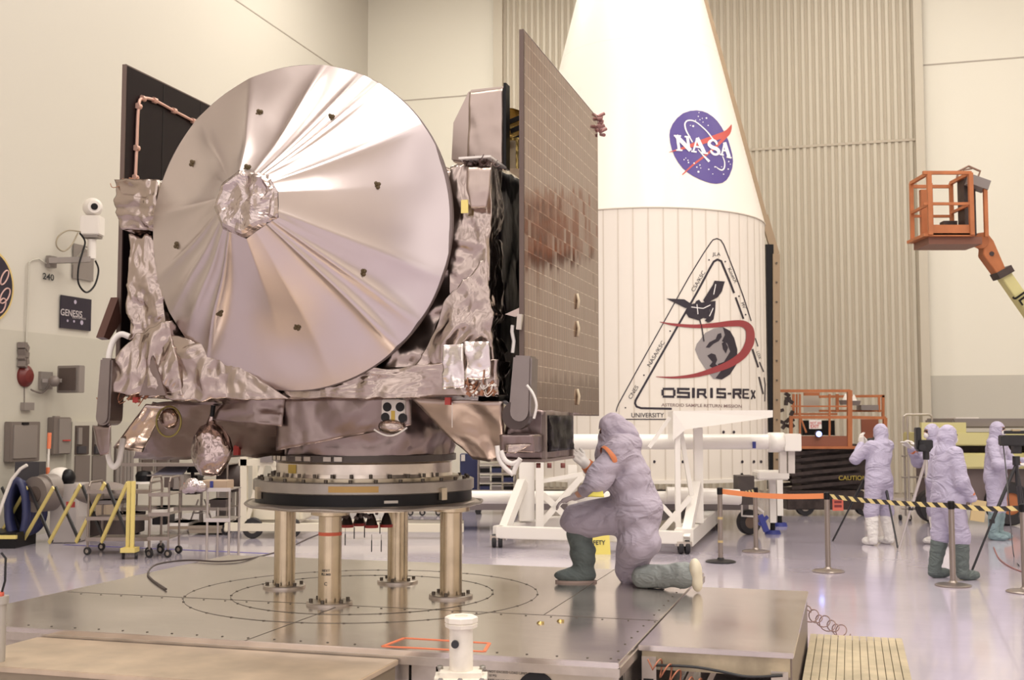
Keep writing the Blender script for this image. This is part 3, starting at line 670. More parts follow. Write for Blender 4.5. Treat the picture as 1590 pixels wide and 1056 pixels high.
# two flat patches of brighter film with hardware below
PATCH = foil('bright_taped_film', (.82, .76, .72), .2, 3, .02, .1)
for n_, (a, b, c, d) in enumerate([((687, 604), (721, 602), (720, 534), (689, 536)), ((723, 590), (762, 588), (760, 530), (722, 530))]):
    mb = MB(LM(sat)); mb.sheet(S(*a, -1.33), S(*b, -1.34), S(*c, -1.37), S(*d, -1.36), 12, 12, .022, 6, n_*3.3, .02); mb.build('film_patch', PATCH, sat)
def bits(name, px0, py0, px1, py1, ly, n, m1, seed, parent=sat, size=.022):
    rs = random.Random(seed); mb = MB(LM(sat))
    for i in range(n):
        a = S(rs.uniform(px0, px1), rs.uniform(py0, py1), ly + rs.uniform(-.03, .03)); d = V((rs.uniform(-1, 1), rs.uniform(-.6, .6), rs.uniform(-1, 1))).normalized()
        if i % 3 == 0: mb.cyl(a-d*size, a+d*size, size*.45, n=8)
        elif i % 3 == 1: mb.box(a, (size*1.4, size, size*.9), Matrix.Rotation(rs.uniform(0, 3), 3, 'Y'))
        else: mb.tube(arc(a, a+d*size*4, V((0, -.03, -.03)), 6), size*.16, 5)
    return mb.build(name, m1, parent, kind='stuff')
bits('connector_cluster', 724, 594, 768, 612, -1.30, 26, HARN, 4); bits('connector_cluster', 168, 600, 232, 622, -1.30, 34, HARN, 5); bits('connector_cluster', 724, 594, 768, 612, -1.33, 14, WHT, 8, size=.014)
bits('connector_cluster', 176, 278, 205, 290, -1.25, 12, HARN, 9, size=.018)
bits('connector_cluster', 715, 246, 765, 256, -1.28, 16, mat('dark_connector', (.1, .06, .05), .4), 11, size=.018)
# tag and bracket, top right column
mb = MB(LM(sat)); a = S(722, 321, -1.30); mb.bb(a-V((.022, .01, .04)), a+V((.022, 0, .04))); mb.build('yellow_tag', mat('yellow_tag', (.75, .62, .2), .5), sat)
mb = MB(LM(sat)); a, b = S(712, 244, -1.34), S(772, 248, -1.2); mb.bb((a.x, -1.34, a.z-.012), (b.x, -1.0, a.z)); mb.build('bracket_plate', WHT, sat)
mb = MB(LM(sat)); a, b = S(724, 318, -1.29), S(758, 262, -1.29); mb.hull([S(732, 322, -1.30), S(754, 322, -1.30), S(732, 322, -1.2), S(754, 322, -1.2), S(726, 262, -1.32), S(762, 262, -1.32), S(726, 262, -1.2), S(762, 262, -1.2)], 10, .02, 4, 2); mb.build('lilac_film_panel', FOILS, sat)
# bottom deck edge: thin tray line
mb = MB(LM(sat)); mb.bb((x0-.02, -1.20, 1.985), (x1+.08, 1.1, 2.015)); mb.build('lower_deck', FOILD, sat)
# dish
DR = 1.03; dc = S(461, 352, -1.32); DY = -1.32
HT = .66
pl = [S(x, y, DY-HT) for x, y in ((372, 265), (400, 268), (418, 272), (432, 298), (433, 338), (410, 352), (383, 371), (347, 356), (333, 322), (345, 285))]
pc = sum(pl, V((0, 0, 0)))/len(pl)
def plateau(a):                                   # radius of the covered feed's outline in direction a
    best = None
    for i in range(len(pl)):
        p, q = pl[i]-pc, pl[(i+1) % len(pl)]-pc; d = V((math.cos(a), 0, math.sin(a))); e = q-p
        den = d.x*e.z - d.z*e.x
        if abs(den) < 1e-9: continue
        t = (p.x*e.z - p.z*e.x)/den; s_ = (p.x*d.z - p.z*d.x)/den
        if t > 0 and -1e-6 <= s_ <= 1+1e-6: best = t if best is None else max(best, t)
    return best or .17
NA, NR = 240, 26
mb = MB(LM(sat)); vs = []; crs = random.Random(11)
# the tent is pulled into ridges running from the corners of the feed to the rim
ridges = [(3.02, .05, .10), (2.35, .035, .09), (1.12, .07, .045), (1.0, .05, .03), (1.38, .06, .07), (.62, .045, .10), (-.35, .04, .10), (-.66, .06, .05), (-.84, .075, .04), (-1.3, .03, .2), (-2.2, .075, .05), (-2.42, .05, .08), (-2.62, .05, .1), (-2.85, .04, .06), (1.9, .05, .12)]
for j in range(NR+1):
    t = j/NR
    for i in range(NA):
        a = 2*PI*i/NA; ro = DR; ri = plateau(a)
        po = V((dc.x + ro*math.cos(a), DY, dc.z + ro*math.sin(a))); pi_ = V((pc.x + ri*math.cos(a), DY-HT, pc.z + ri*math.sin(a)))
        p_ = po.lerp(pi_, t)
        h = 0
        for (ra, am, wd) in ridges:
            dd = (a-ra+PI) % (2*PI) - PI; h += am*math.exp(-abs(dd)/wd)*math.sin(PI*min(1, (t*.82+.12)))
        
        sag = -.07*math.sin(PI*t)
        h += .016*noise.noise(V((math.cos(a)*1.5, math.sin(a)*1.5, t*1.4)))*3*math.sin(PI*min(1, t*1.05+.03) if t < .9 else .2)
        vs.append(p_ + V((0, -(h+sag), 0)))
fs = [[j*NA+i, j*NA+(i+1) % NA, (j+1)*NA+(i+1) % NA, (j+1)*NA+i] for j in range(NR) for i in range(NA)]
mb.add(vs, [f[::-1] for f in fs], True)
dish = root('x', 'x', 'x'); bpy.data.objects.remove(dish)
DF = foil('satin_dish_film', (.62, .545, .53), .30, 1.6, .006, .2)
n_ = DF.node_tree
cover = mb.build('dish_cover', DF, sat, label='satin silver tent of film over the dish')
mb = MB(LM(sat)); vs = []; 
for j in range(13):
    for i in range(60):
        a = 2*PI*i/60; r = plateau(a)*(1-j/12); q = V((pc.x + r*math.cos(a), DY-HT, pc.z + r*math.sin(a)))
        vs.append(q + V((0, -(.06*crump(q, 3.2, 2) + .015)*min(1, (j+.3)/2), 0)))
mb.add(vs, [[j*60+(i+1) % 60, j*60+i, (j+1)*60+i, (j+1)*60+(i+1) % 60] for j in range(12) for i in range(60)], False)
mb.build('feed_cap', foil('feed_crinkle', (.52, .44, .41), .24, 8, .03), cover)
mb = MB(LM(sat)); mb.lathes((dc.x, DY, dc.z), [(DR-.012, -.004), (DR+.004, 0), (DR+.004, .03), (DR-.02, .035), (.3, .14), (0, .14)], 120, ax=(0, 1, 0)); mb.build('dish_shell', mat('dish_rim_dark', (.16, .12, .11), .5), sat)
bv = bvh_of([cover])
for x, y in ((403, 176), (514, 183), (300, 254), (585, 288), (276, 381), (563, 423), (341, 485), (462, 507), (384, 262)):
    h = hit(bv, x, y, .004)
    if h is None: continue
    mb = MB()
    for k in range(4):
        a = PI/2*k + .5; dirv = SM.to_3x3() @ V((math.cos(a), -.0, math.sin(a))); mb.ball(h + dirv*.014, (.013, .006, .013), 8, 5)
    mb.ball(h, (.006, .012, .006), 8, 5); mb.build('fastener_tab', mat('olive_kapton_tab', (.075, .045, .01), .5), cover)
# solar panels
def cell_mat():
    m = mat('solar_cell_brown', (.4, .28, .23), .11, 1.0)
    nt = m.node_tree; b = nt.nodes['Principled BSDF']; N = nt.nodes.new; L = nt.links.new
    tc = N('ShaderNodeTexCoord'); sx = N('ShaderNodeSeparateXYZ'); L(tc.outputs['Object'], sx.inputs[0])
    def lines(src, period, width, off=0):
        a = N('ShaderNodeMath'); a.operation = 'MULTIPLY_ADD'; a.inputs[1].default_value = 1/period; a.inputs[2].default_value = 50+off; L(src, a.inputs[0])
        f = N('ShaderNodeMath'); f.operation = 'FRACT'; L(a.outputs[0], f.inputs[0]); c = N('ShaderNodeMath'); c.operation = 'LESS_THAN'; c.inputs[1].default_value = width; L(f.outputs[0], c.inputs[0]); return c.outputs[0], a.outputs[0]
    l1, c1 = lines(sx.outputs['Y'], .0665, .20); l2, c2 = lines(sx.outputs['Z'], .099, .05); d1, _ = lines(sx.outputs['Y'], .133, .45); l3, _ = lines(sx.outputs['Z'], .0099, .18)
    m1 = N('ShaderNodeMix'); m1.data_type = 'RGBA'; m1.inputs[6].default_value = (.26, .155, .12, 1); m1.inputs[7].default_value = (.155, .088, .068, 1); L(l1, m1.inputs[0])
    dd = N('ShaderNodeMath'); dd.operation = 'MULTIPLY'; L(l2, dd.inputs[0]); q = N('ShaderNodeMath'); q.operation = 'MULTIPLY_ADD'; q.inputs[1].default_value = .5; q.inputs[2].default_value = .35; L(d1, q.inputs[0]); L(q.outputs[0], dd.inputs[1])
    m2 = N('ShaderNodeMix'); m2.data_type = 'RGBA'; m2.inputs[7].default_value = (.72, .58, .48, 1); L(m1.outputs[2], m2.inputs[6]); L(dd.outputs[0], m2.inputs[0]); L(m2.outputs[2], b.inputs['Base Color'])
    # each strip of cells lies at a slightly different tilt, so reflections break into ribs
    fl = N('ShaderNodeMath'); fl.operation = 'FLOOR'; L(c1, fl.inputs[0]); fl2 = N('ShaderNodeMath'); fl2.operation = 'FLOOR'; L(c2, fl2.inputs[0])
    cb = N('ShaderNodeCombineXYZ'); L(fl.outputs[0], cb.inputs[0]); L(fl2.outputs[0], cb.inputs[1]); wn = N('ShaderNodeTexWhiteNoise'); L(cb.outputs[0], wn.inputs['Vector'])
    sb = N('ShaderNodeVectorMath'); sb.operation = 'SUBTRACT'; sb.inputs[1].default_value = (.5, .5, .5); L(wn.outputs['Color'], sb.inputs[0])
    sc = N('ShaderNodeVectorMath'); sc.operation = 'SCALE'; sc.inputs['Scale'].default_value = .03; L(sb.outputs[0], sc.inputs[0])
    g = N('ShaderNodeNewGeometry'); ad = N('ShaderNodeVectorMath'); L(g.outputs['Normal'], ad.inputs[0]); L(sc.outputs[0], ad.inputs[1]); nm = N('ShaderNodeVectorMath'); nm.operation = 'NORMALIZE'; L(ad.outputs[0], nm.inputs[0]); L(nm.outputs[0], b.inputs['Normal'])
    return m
CELL = cell_mat(); PBACK = mat('dark_panel_back', (.010, .005, .006), .35, spec=.15); PEDGE = mat('panel_edge_brown', (.12, .08, .065), .45)
py0 = -1.16; PX = S(813, 300, py0).x; py1 = SXp(929, 400, PX).y; pz0, pz1 = 1.87, SXp(812, 44, PX).z
pn = MB(LM(sat)).bb((PX-.028, py0, pz0), (PX, py1, pz1)).build('solar_panel', PEDGE, sat)
MB(LM(sat)).add([(PX+.002, py0+.012, pz0+.012), (PX+.002, py1-.012, pz0+.012), (PX+.002, py1-.012, pz1-.012), (PX+.002, py0+.012, pz1-.012)], [[0, 1, 2, 3]]).build('solar_cells', CELL, pn, label='brown solar cells in fine vertical strips')
MB(LM(sat)).add([(PX-.03, py0+.012, pz0+.012), (PX-.03, py1-.012, pz0+.012), (PX-.03, py1-.012, pz1-.012), (PX-.03, py0+.012, pz1-.012)], [[3, 2, 1, 0]]).build('panel_back', PBACK, pn)
mb = MB(LM(sat)); rs = random.Random(2); 
for i in range(22):
    a = V((PX+.0, py1+.03+rs.uniform(-.06, .10), pz1-.03+rs.uniform(-.08, .05))); mb.cyl(a, a+V((rs.uniform(-.05, .07), rs.uniform(-.05, .07), rs.uniform(-.04, .04))), .014, n=8)
mb.build('hinge_fitting', mat('purple_brown_hinge', (.30, .15, .14), .4, .5), pn, kind='stuff')
mb = MB(LM(sat))
for z in (2.75, 2.55, 2.06): a = V((PX+.004, .25, z)); mb.tube([a, a+V((.01, .012, -.05)), a+V((.004, .0, -.11))], .012, 6)
mb.islands('cell_clip', mat('pale_clip', (.6, .5, .35), .5), pn)
p0 = SI @ P(190, 100, 7.83); LX = p0.x
pn = MB(LM(sat)).bb((LX, p0.y, 2.0), (LX+.03, p0.y+2.2, p0.z)).build('solar_panel', PEDGE, sat)
MB(LM(sat)).add([(LX+.032, p0.y+.01, 2.01), (LX+.032, p0.y+2.19, 2.01), (LX+.032, p0.y+2.19, p0.z-.01), (LX+.032, p0.y+.01, p0.z-.01)], [[0, 1, 2, 3]]).build('panel_back', PBACK, pn)
mb = MB(LM(sat))
for k in (.45, .95, 1.5): mb.bb((LX+.032, p0.y+k, 2.0), (LX+.034, p0.y+k+.008, p0.z-.02))
mb.build('panel_joint', BLK, pn)
cb = [SXp(x, y, LX+.045) for x, y in ((210, 276), (212, 230), (215, 165), (222, 153), (240, 156), (270, 172), (300, 188), (330, 205))]
mb = MB(LM(sat)); mb.tube(spline(cb, 6), .012, 6)
for q in cb: mb.cyl(q-V((0, .018, 0)), q+V((0, .018, 0)), .022, n=8)
mb.build('panel_harness', mat('pink_copper_harness', (.62, .38, .30), .4, .4), pn)
# left lower wedge hinge of the panel
mb = MB(LM(sat)); q = [SXp(x, y, LX-.02) for x, y in ((172, 462), (176, 500), (158, 528), (149, 524))]; mb.prism(q, (.06, 0, 0)); mb.build('panel_hinge', mat('dark_hinge_brown', (.09, .04, .03), .4, .3), pn)
# upper instrument box with its fairing of foil
mb = MB(LM(sat)); YB = -.62
fp = [S(x, y, YB) for x, y in ((700, 250), (703, 190), (728, 139), (784, 133), (783, 262))]
vs = []; n = len(fp)
mbx = MB(LM(sat)); mbx.prism(fp, (0, .09, 0)); o = mbx.build('instrument_cover', FOILS, sat, bevel=.012)
mb = MB(LM(sat)); mb.sheet(S(726, 248, YB-.02), S(781, 258, YB-.02), S(782, 137, YB-.02), S(729, 143, YB-.02), 14, 20, .012, 2.5, 6, .015); mb.build('front_film', FOILS, o)
mb = MB(LM(sat)); a, b = S(783, 130, YB-.01), S(784, 262, YB-.01); mb.bb((a.x, YB-.03, b.z), (a.x+.018, YB+.06, a.z)); mb.build('black_edge_strip', BLK, o)
mb = MB(LM(sat)); c = S(789, 207, -.35); mb.lathe(c, [(0, -.04), (.09, -.03), (.16, .02), (.165, .05)], 28, ax=(.35, -1, 0)); o = mb.build('gold_reflector', GOLD, sat)
mb = MB(LM(sat)); 
for k in range(3): q = S(790+k*3, 190+k*14, -.43); mb.beam(q, q+V((.09, 0, .03)), .018, .03)
mb.islands('reflector_strut', BLK, o)
mb = MB(LM(sat)); a, b = S(785, 262, -.45), S(806, 216, -.45); mb.bb((a.x, -.45, a.z), (b.x, -.1, b.z)); mb.build('gold_box', mat('pale_gold_box', (.6, .5, .36), .4, .4), sat)
mb = MB(LM(sat)); 
for x in (787, 803): a = S(x, 262, -.47); b = S(x, 214, -.47); mb.beam(a, b, .016)
mb.beam(S(785, 216, -.47), S(806, 216, -.47), .016); mb.islands('gold_frame', GOLD, sat)
# under structure
mb = MB(LM(sat)); cx = SI @ V((SX, SY, 0)); 
# the lower blanket wraps a central cylinder flaring outwards to the deck
vs = []; NS = 90
for j in range(15):
    t = j/14; z = 1.60 + (2.0-1.60)*t
    for i in range(NS):
        a = 2*PI*i/NS; r = .635 + .03*t; q = V((cx.x + r*math.cos(a), cx.y + r*math.sin(a), z)); r += .045*crump(q, 3.2, 7)*(math.sin(PI*min(1, t+.15)))
        vs.append((cx.x + r*math.cos(a), cx.y + r*math.sin(a), z))
mb.add(vs, [[j*NS+i, j*NS+(i+1) % NS, (j+1)*NS+(i+1) % NS, (j+1)*NS+i] for j in range(14) for i in range(NS)], True)
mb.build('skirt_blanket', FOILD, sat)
def atl(z): return (cx.x, cx.y, z)
MB(LM(sat)).lathes(atl(0), [(.5, 1.555), (.66, 1.555), (.66, 1.60), (.5, 1.60)], 72).build('separation_ring', mat('dark_ring', (.10, .08, .07), .4, .4), sat)
ar = MB(LM(sat)).lathes(atl(0), [(.6, 1.445), (.635, 1.445), (.63, 1.47), (.63, 1.54), (.645, 1.555), (.6, 1.555)], 72).build('adapter_ring', mat('bright_adapter_aluminium', (.66, .58, .50), .28, .9, var=.12, vscale=6), sat)
MB(LM(sat)).lathes(atl(0), [(.6, 1.425), (.68, 1.425), (.68, 1.447), (.6, 1.447)], 72).build('lower_flange', ALU, ar)
mb = MB(LM(sat))
for k in range(9):
    a = -2.35 + k*.115
    if k in (3, 6): continue
    R = Matrix.Rotation(a+PI/2, 3, 'Z'); mb.box((cx.x+.665*math.cos(a), cx.y+.665*math.sin(a), 1.578), (.055, .02, .03), R)
mb.islands('ring_plate', STEEL, sat)
mb = MB(LM(sat))
for k in range(14):
    a = -2.9+k*.2; mb.cyl((cx.x+.655*math.cos(a), cx.y+.655*math.sin(a), 1.45), (cx.x+.655*math.cos(a), cx.y+.655*math.sin(a), 1.475), .012, n=8)
mb.build('bolt_circle', SCREW, ar, kind='stuff')
mb = MB(LM(sat)); mb.add([(cx.x+.632*math.cos(a), cx.y+.632*math.sin(a), z) for z in (1.475, 1.535) for a in (-2.14, -2.09, -2.04, -1.99)], [[i, i+1, 5+i, 4+i] for i in range(3)]); mb.build('kapton_patch', mat('yellow_kapton', (.55, .38, .07), .4, .3), ar)
# hanging blankets left, in front of the skirt
def sheetp(name, ll, lr, ur, ul, ys, m, amp=.03, fr=3, seed=0, nx=16, ny=12):
    yl = ys if isinstance(ys, tuple) else (ys,)*4
    mb = MB(LM(sat)); mb.sheet(S(*ll, yl[0]), S(*lr, yl[1]), S(*ur, yl[2]), S(*ul, yl[3]), nx, ny, amp, fr, seed); return mb.build(name, m, sat)
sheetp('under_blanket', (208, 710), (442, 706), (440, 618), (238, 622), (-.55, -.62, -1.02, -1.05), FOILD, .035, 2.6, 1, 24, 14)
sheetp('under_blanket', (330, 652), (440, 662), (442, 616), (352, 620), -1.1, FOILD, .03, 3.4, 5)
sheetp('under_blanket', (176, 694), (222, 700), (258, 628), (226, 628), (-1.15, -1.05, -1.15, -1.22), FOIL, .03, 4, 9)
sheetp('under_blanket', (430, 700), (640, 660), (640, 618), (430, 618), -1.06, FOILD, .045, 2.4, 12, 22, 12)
sheetp('under_blanket', (735, 712), (786, 716), (782, 622), (640, 618), (-.95, -.95, -1.18, -1.14), FOILS, .03, 3, 14, 18, 14)
# right instrument bay beneath the panel
BAY = foil('brown_bay_film', (.26, .20, .19), .35, 4, .03)
a, b = S(780, 714, -.98), S(844, 640, -.98); c = S(887, 712, -.9)
mb = MB(LM(sat)); mb.hull([(a.x, -.98, a.z), (b.x, -.98, a.z), (a.x, -.35, a.z), (b.x, -.35, a.z), (a.x+.05, -.98, b.z+.03), (b.x, -.98, b.z), (a.x, -.35, b.z), (b.x, -.35, b.z)], 12, .02, 4, 3); mb.build('side_bay', BAY, sat)
yb = SXp(887, 680, b.x).y
mb = MB(LM(sat)); mb.bb((a.x+.12, -.97, a.z+.01), (b.x, yb, b.z)); mb.build('side_bay', BAY, sat)
mb = MB(LM(sat)); mb.sheet((b.x+.012, -.94, a.z+.05), (b.x+.012, yb-.05, a.z+.05), (b.x+.012, yb-.05, b.z-.02), (b.x+.012, -.94, b.z-.02), 12, 14, .025, 5, 4); mb.build('side_film', BLKF, sat)
mb = MB(LM(sat)); z = a.z
mb.bb((a.x, -1.02, z-.012), (b.x+.02, yb+.01, z+.006)); mb.bb((b.x-.01, yb-.03, z), (b.x+.016, yb, b.z)); mb.bb((b.x-.01, -.99, z), (b.x+.016, -.95, b.z)); mb.build('bay_tray', mat('bay_edge', (.22, .17, .15), .4, .4), sat)
mb = MB(LM(sat))
for x in (790, 836, 853, 874): q = S(x, 719, -.98); mb.cyl(q, q-V((0, 0, .03)), .014, n=10)
mb.islands('bay_foot', mat('dark_red_foot', (.18, .05, .04), .5), sat)
# panel arms (rounded foil covered booms) either side
def arm(px0, py0, px1, py1, wpx, yn, m, name='panel_arm'):
    a, b = S(px0, py0, yn), S(px1, py1, yn); r = (S(px0+wpx/2, py0, yn)-a).length; mb = MB(LM(sat))
    d = (b-a); n = 10; prof = []
    up = V((0, -1, 0)); sx = d.cross(up).normalized(); pts = [a - sx*r*.8, a + sx*r*.8]
    out = [a + d*0 - sx*r*.85, a + sx*r*.85]
    for k in range(9): t = PI*k/8; out.append(b + sx*r*math.cos(t) + d.normalized()*r*math.sin(t))
    mb.prism([out[0], out[1]] + out[2:], (0, .16, 0)); return mb.build(name, m, sat, bevel=.012)
ARMF = foil('grey_arm_film', (.27, .23, .215), .42, 6, .012)
ar1 = arm(811, 552, 806, 640, 34, -1.28, ARMF); ar2 = arm(164, 556, 158, 648, 22, -1.42, ARMF)
mb = MB(LM(sat)); q = S(806, 645, -1.2); mb.lathes(q, [(.085, 0), (.085, .07), (0, .07)], 28, ax=(0, -1, 0)); mb.build('drive_drum', mat('dark_drum', (.07, .05, .045), .35, .5), sat)
mb = MB(LM(sat)); a, b = S(778, 702, -1.22), S(828, 676, -1.22); mb.hull([(a.x, -1.22, a.z), (b.x, -1.22, a.z), (a.x, -1, a.z), (b.x, -1, a.z), (a.x, -1.24, b.z), (b.x, -1.24, b.z), (a.x, -1, b.z), (b.x, -1, b.z)], 8, .012, 5, 2); mb.build('drive_bracket', FOILD, sat)
mb = MB(LM(sat)); mb.sheet(S(786, 704, -1.24), S(800, 704, -1.24), S(826, 690, -1.24), S(786, 690, -1.24), 6, 6, .01, 6); mb.build('drive_flap', FOIL, sat)
mb = MB(LM(sat)); a, b = S(148, 690, -1.40), S(172, 664, -1.40); mb.hull([S(156, 706, -1.4), S(168, 704, -1.4), S(156, 706, -1.3), S(168, 704, -1.3), S(145, 662, -1.4), S(172, 662, -1.4), S(145, 662, -1.3), S(172, 662, -1.3)], 8, .012, 5, 2); mb.build('drive_bracket', FOILD, sat)
mb = MB(LM(sat)); mb.sheet(S(152, 662, -1.38), S(171, 662, -1.38), S(170, 652, -1.38), S(152, 652, -1.38), 4, 4, .004, 4); mb.build('drive_collar', BAY, sat)
# hoses
mb = MB(LM(sat)); mb.tube(spline([S(201, 523, -1.28), S(188, 519, -1.3), S(177, 528, -1.32), S(170, 548, -1.34), S(168, 575, -1.36), S(167, 592, -1.36)], 6), .02, 8); mb.build('sleeve', HOSE, sat)
mb = MB(LM(sat)); mb.tube(spline([S(169, 686, -1.22), S(168, 705, -1.22), S(172, 720, -1.22), S(178, 725, -1.22), S(185, 716, -1.2), S(189, 695, -1.2), S(191, 682, -1.18)], 6), .019, 8); mb.build('sleeve', HOSE, sat)
for pts in (((772, 692), (775, 712), (784, 726), (797, 737)), ((778, 700), (784, 714), (795, 720), (806, 716)), ((797, 736), (802, 722), (808, 712)), ((818, 598), (828, 612), (833, 630), (829, 650))):
    mb = MB(LM(sat)); mb.tube(spline([S(x, y, -1.30) for x, y in pts], 6), .015 if pts[0][0] < 800 else .008, 8); mb.build('sleeve', HOSE, sat)
mb = MB(LM(sat)); mb.tube([S(796, 505, -1.15), S(795, 515, -1.15), S(798, 530, -1.15), S(796, 548, -1.15)], .012, 6); mb.build('sleeve', HOSE, sat)
mb = MB(LM(sat)); mb.prism([S(784, 488, -1.16), S(806, 478, -1.16), S(806, 490, -1.16), S(800, 492, -1.16)], (0, .1, 0)); mb.build('hinge_bracket', FOILS, sat)
mb = MB(LM(sat)); mb.beam(S(808, 488, -1.18), S(806, 512, -1.18), .03); mb.build('hinge_pin', STEEL, sat)
# four-hole plate, ring lens, thruster cluster
mb = MB(LM(sat)); a, b = S(592, 656, -1.12), S(628, 620, -1.12); mb.bb((a.x, -1.12, a.z), (b.x, -1.05, b.z)); tp = mb.build('test_port_plate', WHT, sat, bevel=.006)
for x, y in ((601, 632), (621, 632), (598, 648), (625, 649)): c = S(x, y, -1.123); MB(LM(sat)).cyl(c, c+V((0, .003, 0)), .029, n=20).build('port_hole', DARK, tp)
mb = MB(LM(sat)); a, b = S(607, 656, -1.124), S(613, 638, -1.124); mb.bb((a.x, -1.124, a.z), (b.x, -1.12, b.z)); mb.build('kapton_patch', MATS['yellow_kapton'], tp)
mb = MB(LM(sat)); mb.tube(arc(S(581, 667, -1.14), S(632, 664, -1.14), V((0, 0, -.045)), 10), .006, 6); mb.build('wire_loop', WHT, sat)
mb = MB(LM(sat)); mb.ball(S(608, 662, -1.1), (.09, .05, .05)); mb.build('port_pouch', FOIL, sat)
c = S(262, 650, -1.16); mb = MB(LM(sat)); mb.lathe(c, [(.0, .02), (.05, .03), (.065, 0), (.07, -.01)], 28, ax=(0, -1, 0)); ln = mb.build('sensor_dome', foil('dome_film', (.3, .22, .18), .2, 8, .02), sat)
mb = MB(LM(sat)); mb.tube([c + V((.092*math.cos(t), 0, -.02+.10*math.sin(t))) for t in [2*PI*i/36 for i in range(36)]], .007, 6, closed=True); mb.build('sensor_ring', mat('olive_brass_ring', (.25, .2, .06), .4, .6), ln)
mb = MB(LM(sat)); c = S(257, 594+22, -1.2); mb.box(S(212, 621, -1.3), (.04, .03, .035)); mb.build('red_plug', REDC, sat)
mb = MB(LM(sat)); mb.box(S(696, 623, -1.2), (.035, .03, .045)); mb.build('red_plug', REDC, sat)
mb = MB(LM(sat)); mb.tube([S(702, 625, -1.2), S(702, 664, -1.2)], .003, 5); mb.build('lanyard', WHT, sat)
mb = MB(LM(sat)); mb.box(S(368, 700, -.7), (.04, .03, .06)); mb.box(S(368, 688, -.7), (.025, .03, .05)); mb.build('red_plug', REDC, sat)
k = 0
for x, y, dy in ((539, 0, 0), (558, 0, .12), (577, 0, -.03), (600, 0, .02)):
    top = P(x, 790, 8.35+dy); top.z = 1.175; mb = MB(); mb.lathe(top-V((0, 0, .085)), [(.045, 0), (.03, .05), (.014, .085)], 20)
    th = mb.build('thruster', mat('thruster_metal', (.1, .07, .06), .35, .7), sat); MB().lathes(top-V((0, 0, .10)), [(0, 0), (.048, 0), (.048, .02), (0, .02)], 20).build('thruster_cover', REDC, th)
mb = MB(); tc_ = P(570, 782, 8.35)
tc_.z = 1.20
for i in range(34): q = tc_+V((random.uniform(-.2, .2), random.uniform(-.1, .1), random.uniform(-.05, .045))); mb.box(q, (.03, .02, .02), Matrix.Rotation(random.random()*3, 3, 'Y'))
mb.build('thruster_plumbing', MATS['dark_connector'], sat, kind='stuff')
for x, yy, Y in ((536, 838, 8.3), (550, 828, 8.4), (566, 826, 8.3), (577, 848, 8.2), (592, 848, 8.2), (590, 820, 8.5)):
    q = P(x, yy, Y); mb = MB(); mb.tube([q+V((0, 0, .08)), q+V((0, 0, .04))], .0015, 4); mb.cyl(q+V((0, 0, .04)), q-V((0, 0, .04)), .004, n=6); mb.build('hanging_tag', INK, sat)
# foil bag over the sampling head
prof = [(.012, .40), (.02, .37), (.03, .34), (.06, .32), (.10, .25), (.125, .17), (.12, .11), (.09, .05), (.05, 0), (.0, -.01)]
c = S(327, 738, -1.05); vs = []
for j, (r, z) in enumerate(prof):
    for i in range(36):
        a = 2*PI*i/36; q = c + V((r*math.cos(a), r*.8*math.sin(a), z)); rr = r + .03*crump(q, 7, 3)*min(1, r*12); vs.append(c + V((rr*math.cos(a), rr*.8*math.sin(a), z)))
mb = MB(LM(sat)); mb.add(vs, [[j*36+(i+1) % 36, j*36+i, (j+1)*36+i, (j+1)*36+(i+1) % 36] for j in range(len(prof)-1) for i in range(36)], True)
bg = mb.build('sampler_bag', foil('bag_film', (.38, .30, .28), .16, 8, .05), sat, label='shiny foil bag hanging below the left side')
mb = MB(LM(sat)); mb.cyl(c+V((0, 0, .36)), c+V((.012, 0, .46)), .016, n=10); mb.build('bag_neck', BLK, bg)
# ================================================================== ROCKET FAIRING
FC = V((2.42, 21.0, 0)); FC = P(997, 600, 21.0); FC.z = 0; FR = 2.21
ZB = 0.86; ZJ = P(997, 322, 21.0-2.21).z
FAIRW = mat('fairing_white', (.84, .79, .71), .32, spec=.6)
FAIRL = mat('fairing_cream_panels', (.80, .74, .66), .42)
fair = root('rocket_fairing', 'tall white rocket fairing half with two emblems standing on the hangar floor behind the spacecraft', 'rocket fairing', FC, -PHI)
ztop = 13.2; sl = (FR-1.16)/(P(997, 0, 21.0).z-ZJ)
MB(LM(fair)).lathe((0, 0, 0), [(FR, ZB), (FR, ZJ)], 256).build('cylinder_shell', FAIRL, fair)
cone = MB(LM(fair)).lathe((0, 0, 0), [(FR+.01, ZJ), (FR-sl*(ztop-ZJ)*.5, ZJ+(ztop-ZJ)*.5), (FR-sl*(ztop-ZJ), ztop), (.01, ztop+.25)], 256).build('nose_cone', FAIRW, fair)
cyl_o = [o for o in fair.children if o.name.startswith('cylinder_shell')][0]
MB(LM(fair)).lathes((0, 0, 0), [(FR-.05, ZB-.06), (FR+.03, ZB-.06), (FR+.03, ZB), (FR, ZB)], 96).build('base_ring', FAIRW, fair)
mb = MB(LM(fair)); mb.lathe((0, 0, 0), [(FR+.002, ZJ-.012), (FR+.014, ZJ-.012), (FR+.016, ZJ+.012), (FR+.004, ZJ+.014)], 96)
ns = 56
for k in range(ns):
    a = 2*PI*k/ns; c, s = math.cos(a), math.sin(a); t = V((-s, c, 0))*.012
    q = V((c*(FR+.003), s*(FR+.003), 0)); mb.add([q-t+V((0, 0, ZB)), q+t+V((0, 0, ZB)), q+t+V((0, 0, ZJ)), q-t+V((0, 0, ZJ))], [[0, 1, 2, 3]])
mb.build('panel_seam', mat('seam_tan', (.66, .59, .50), .5), fair)
mb = MB(LM(fair))
for z in (ZJ+.85, ZJ+1.5, ZJ+2.6, ZJ+3.1):
    r = FR-sl*(z-ZJ)+.003; mb.lathe((0, 0, 0), [(r, z-.006), (r-.001, z+.006)], 96)
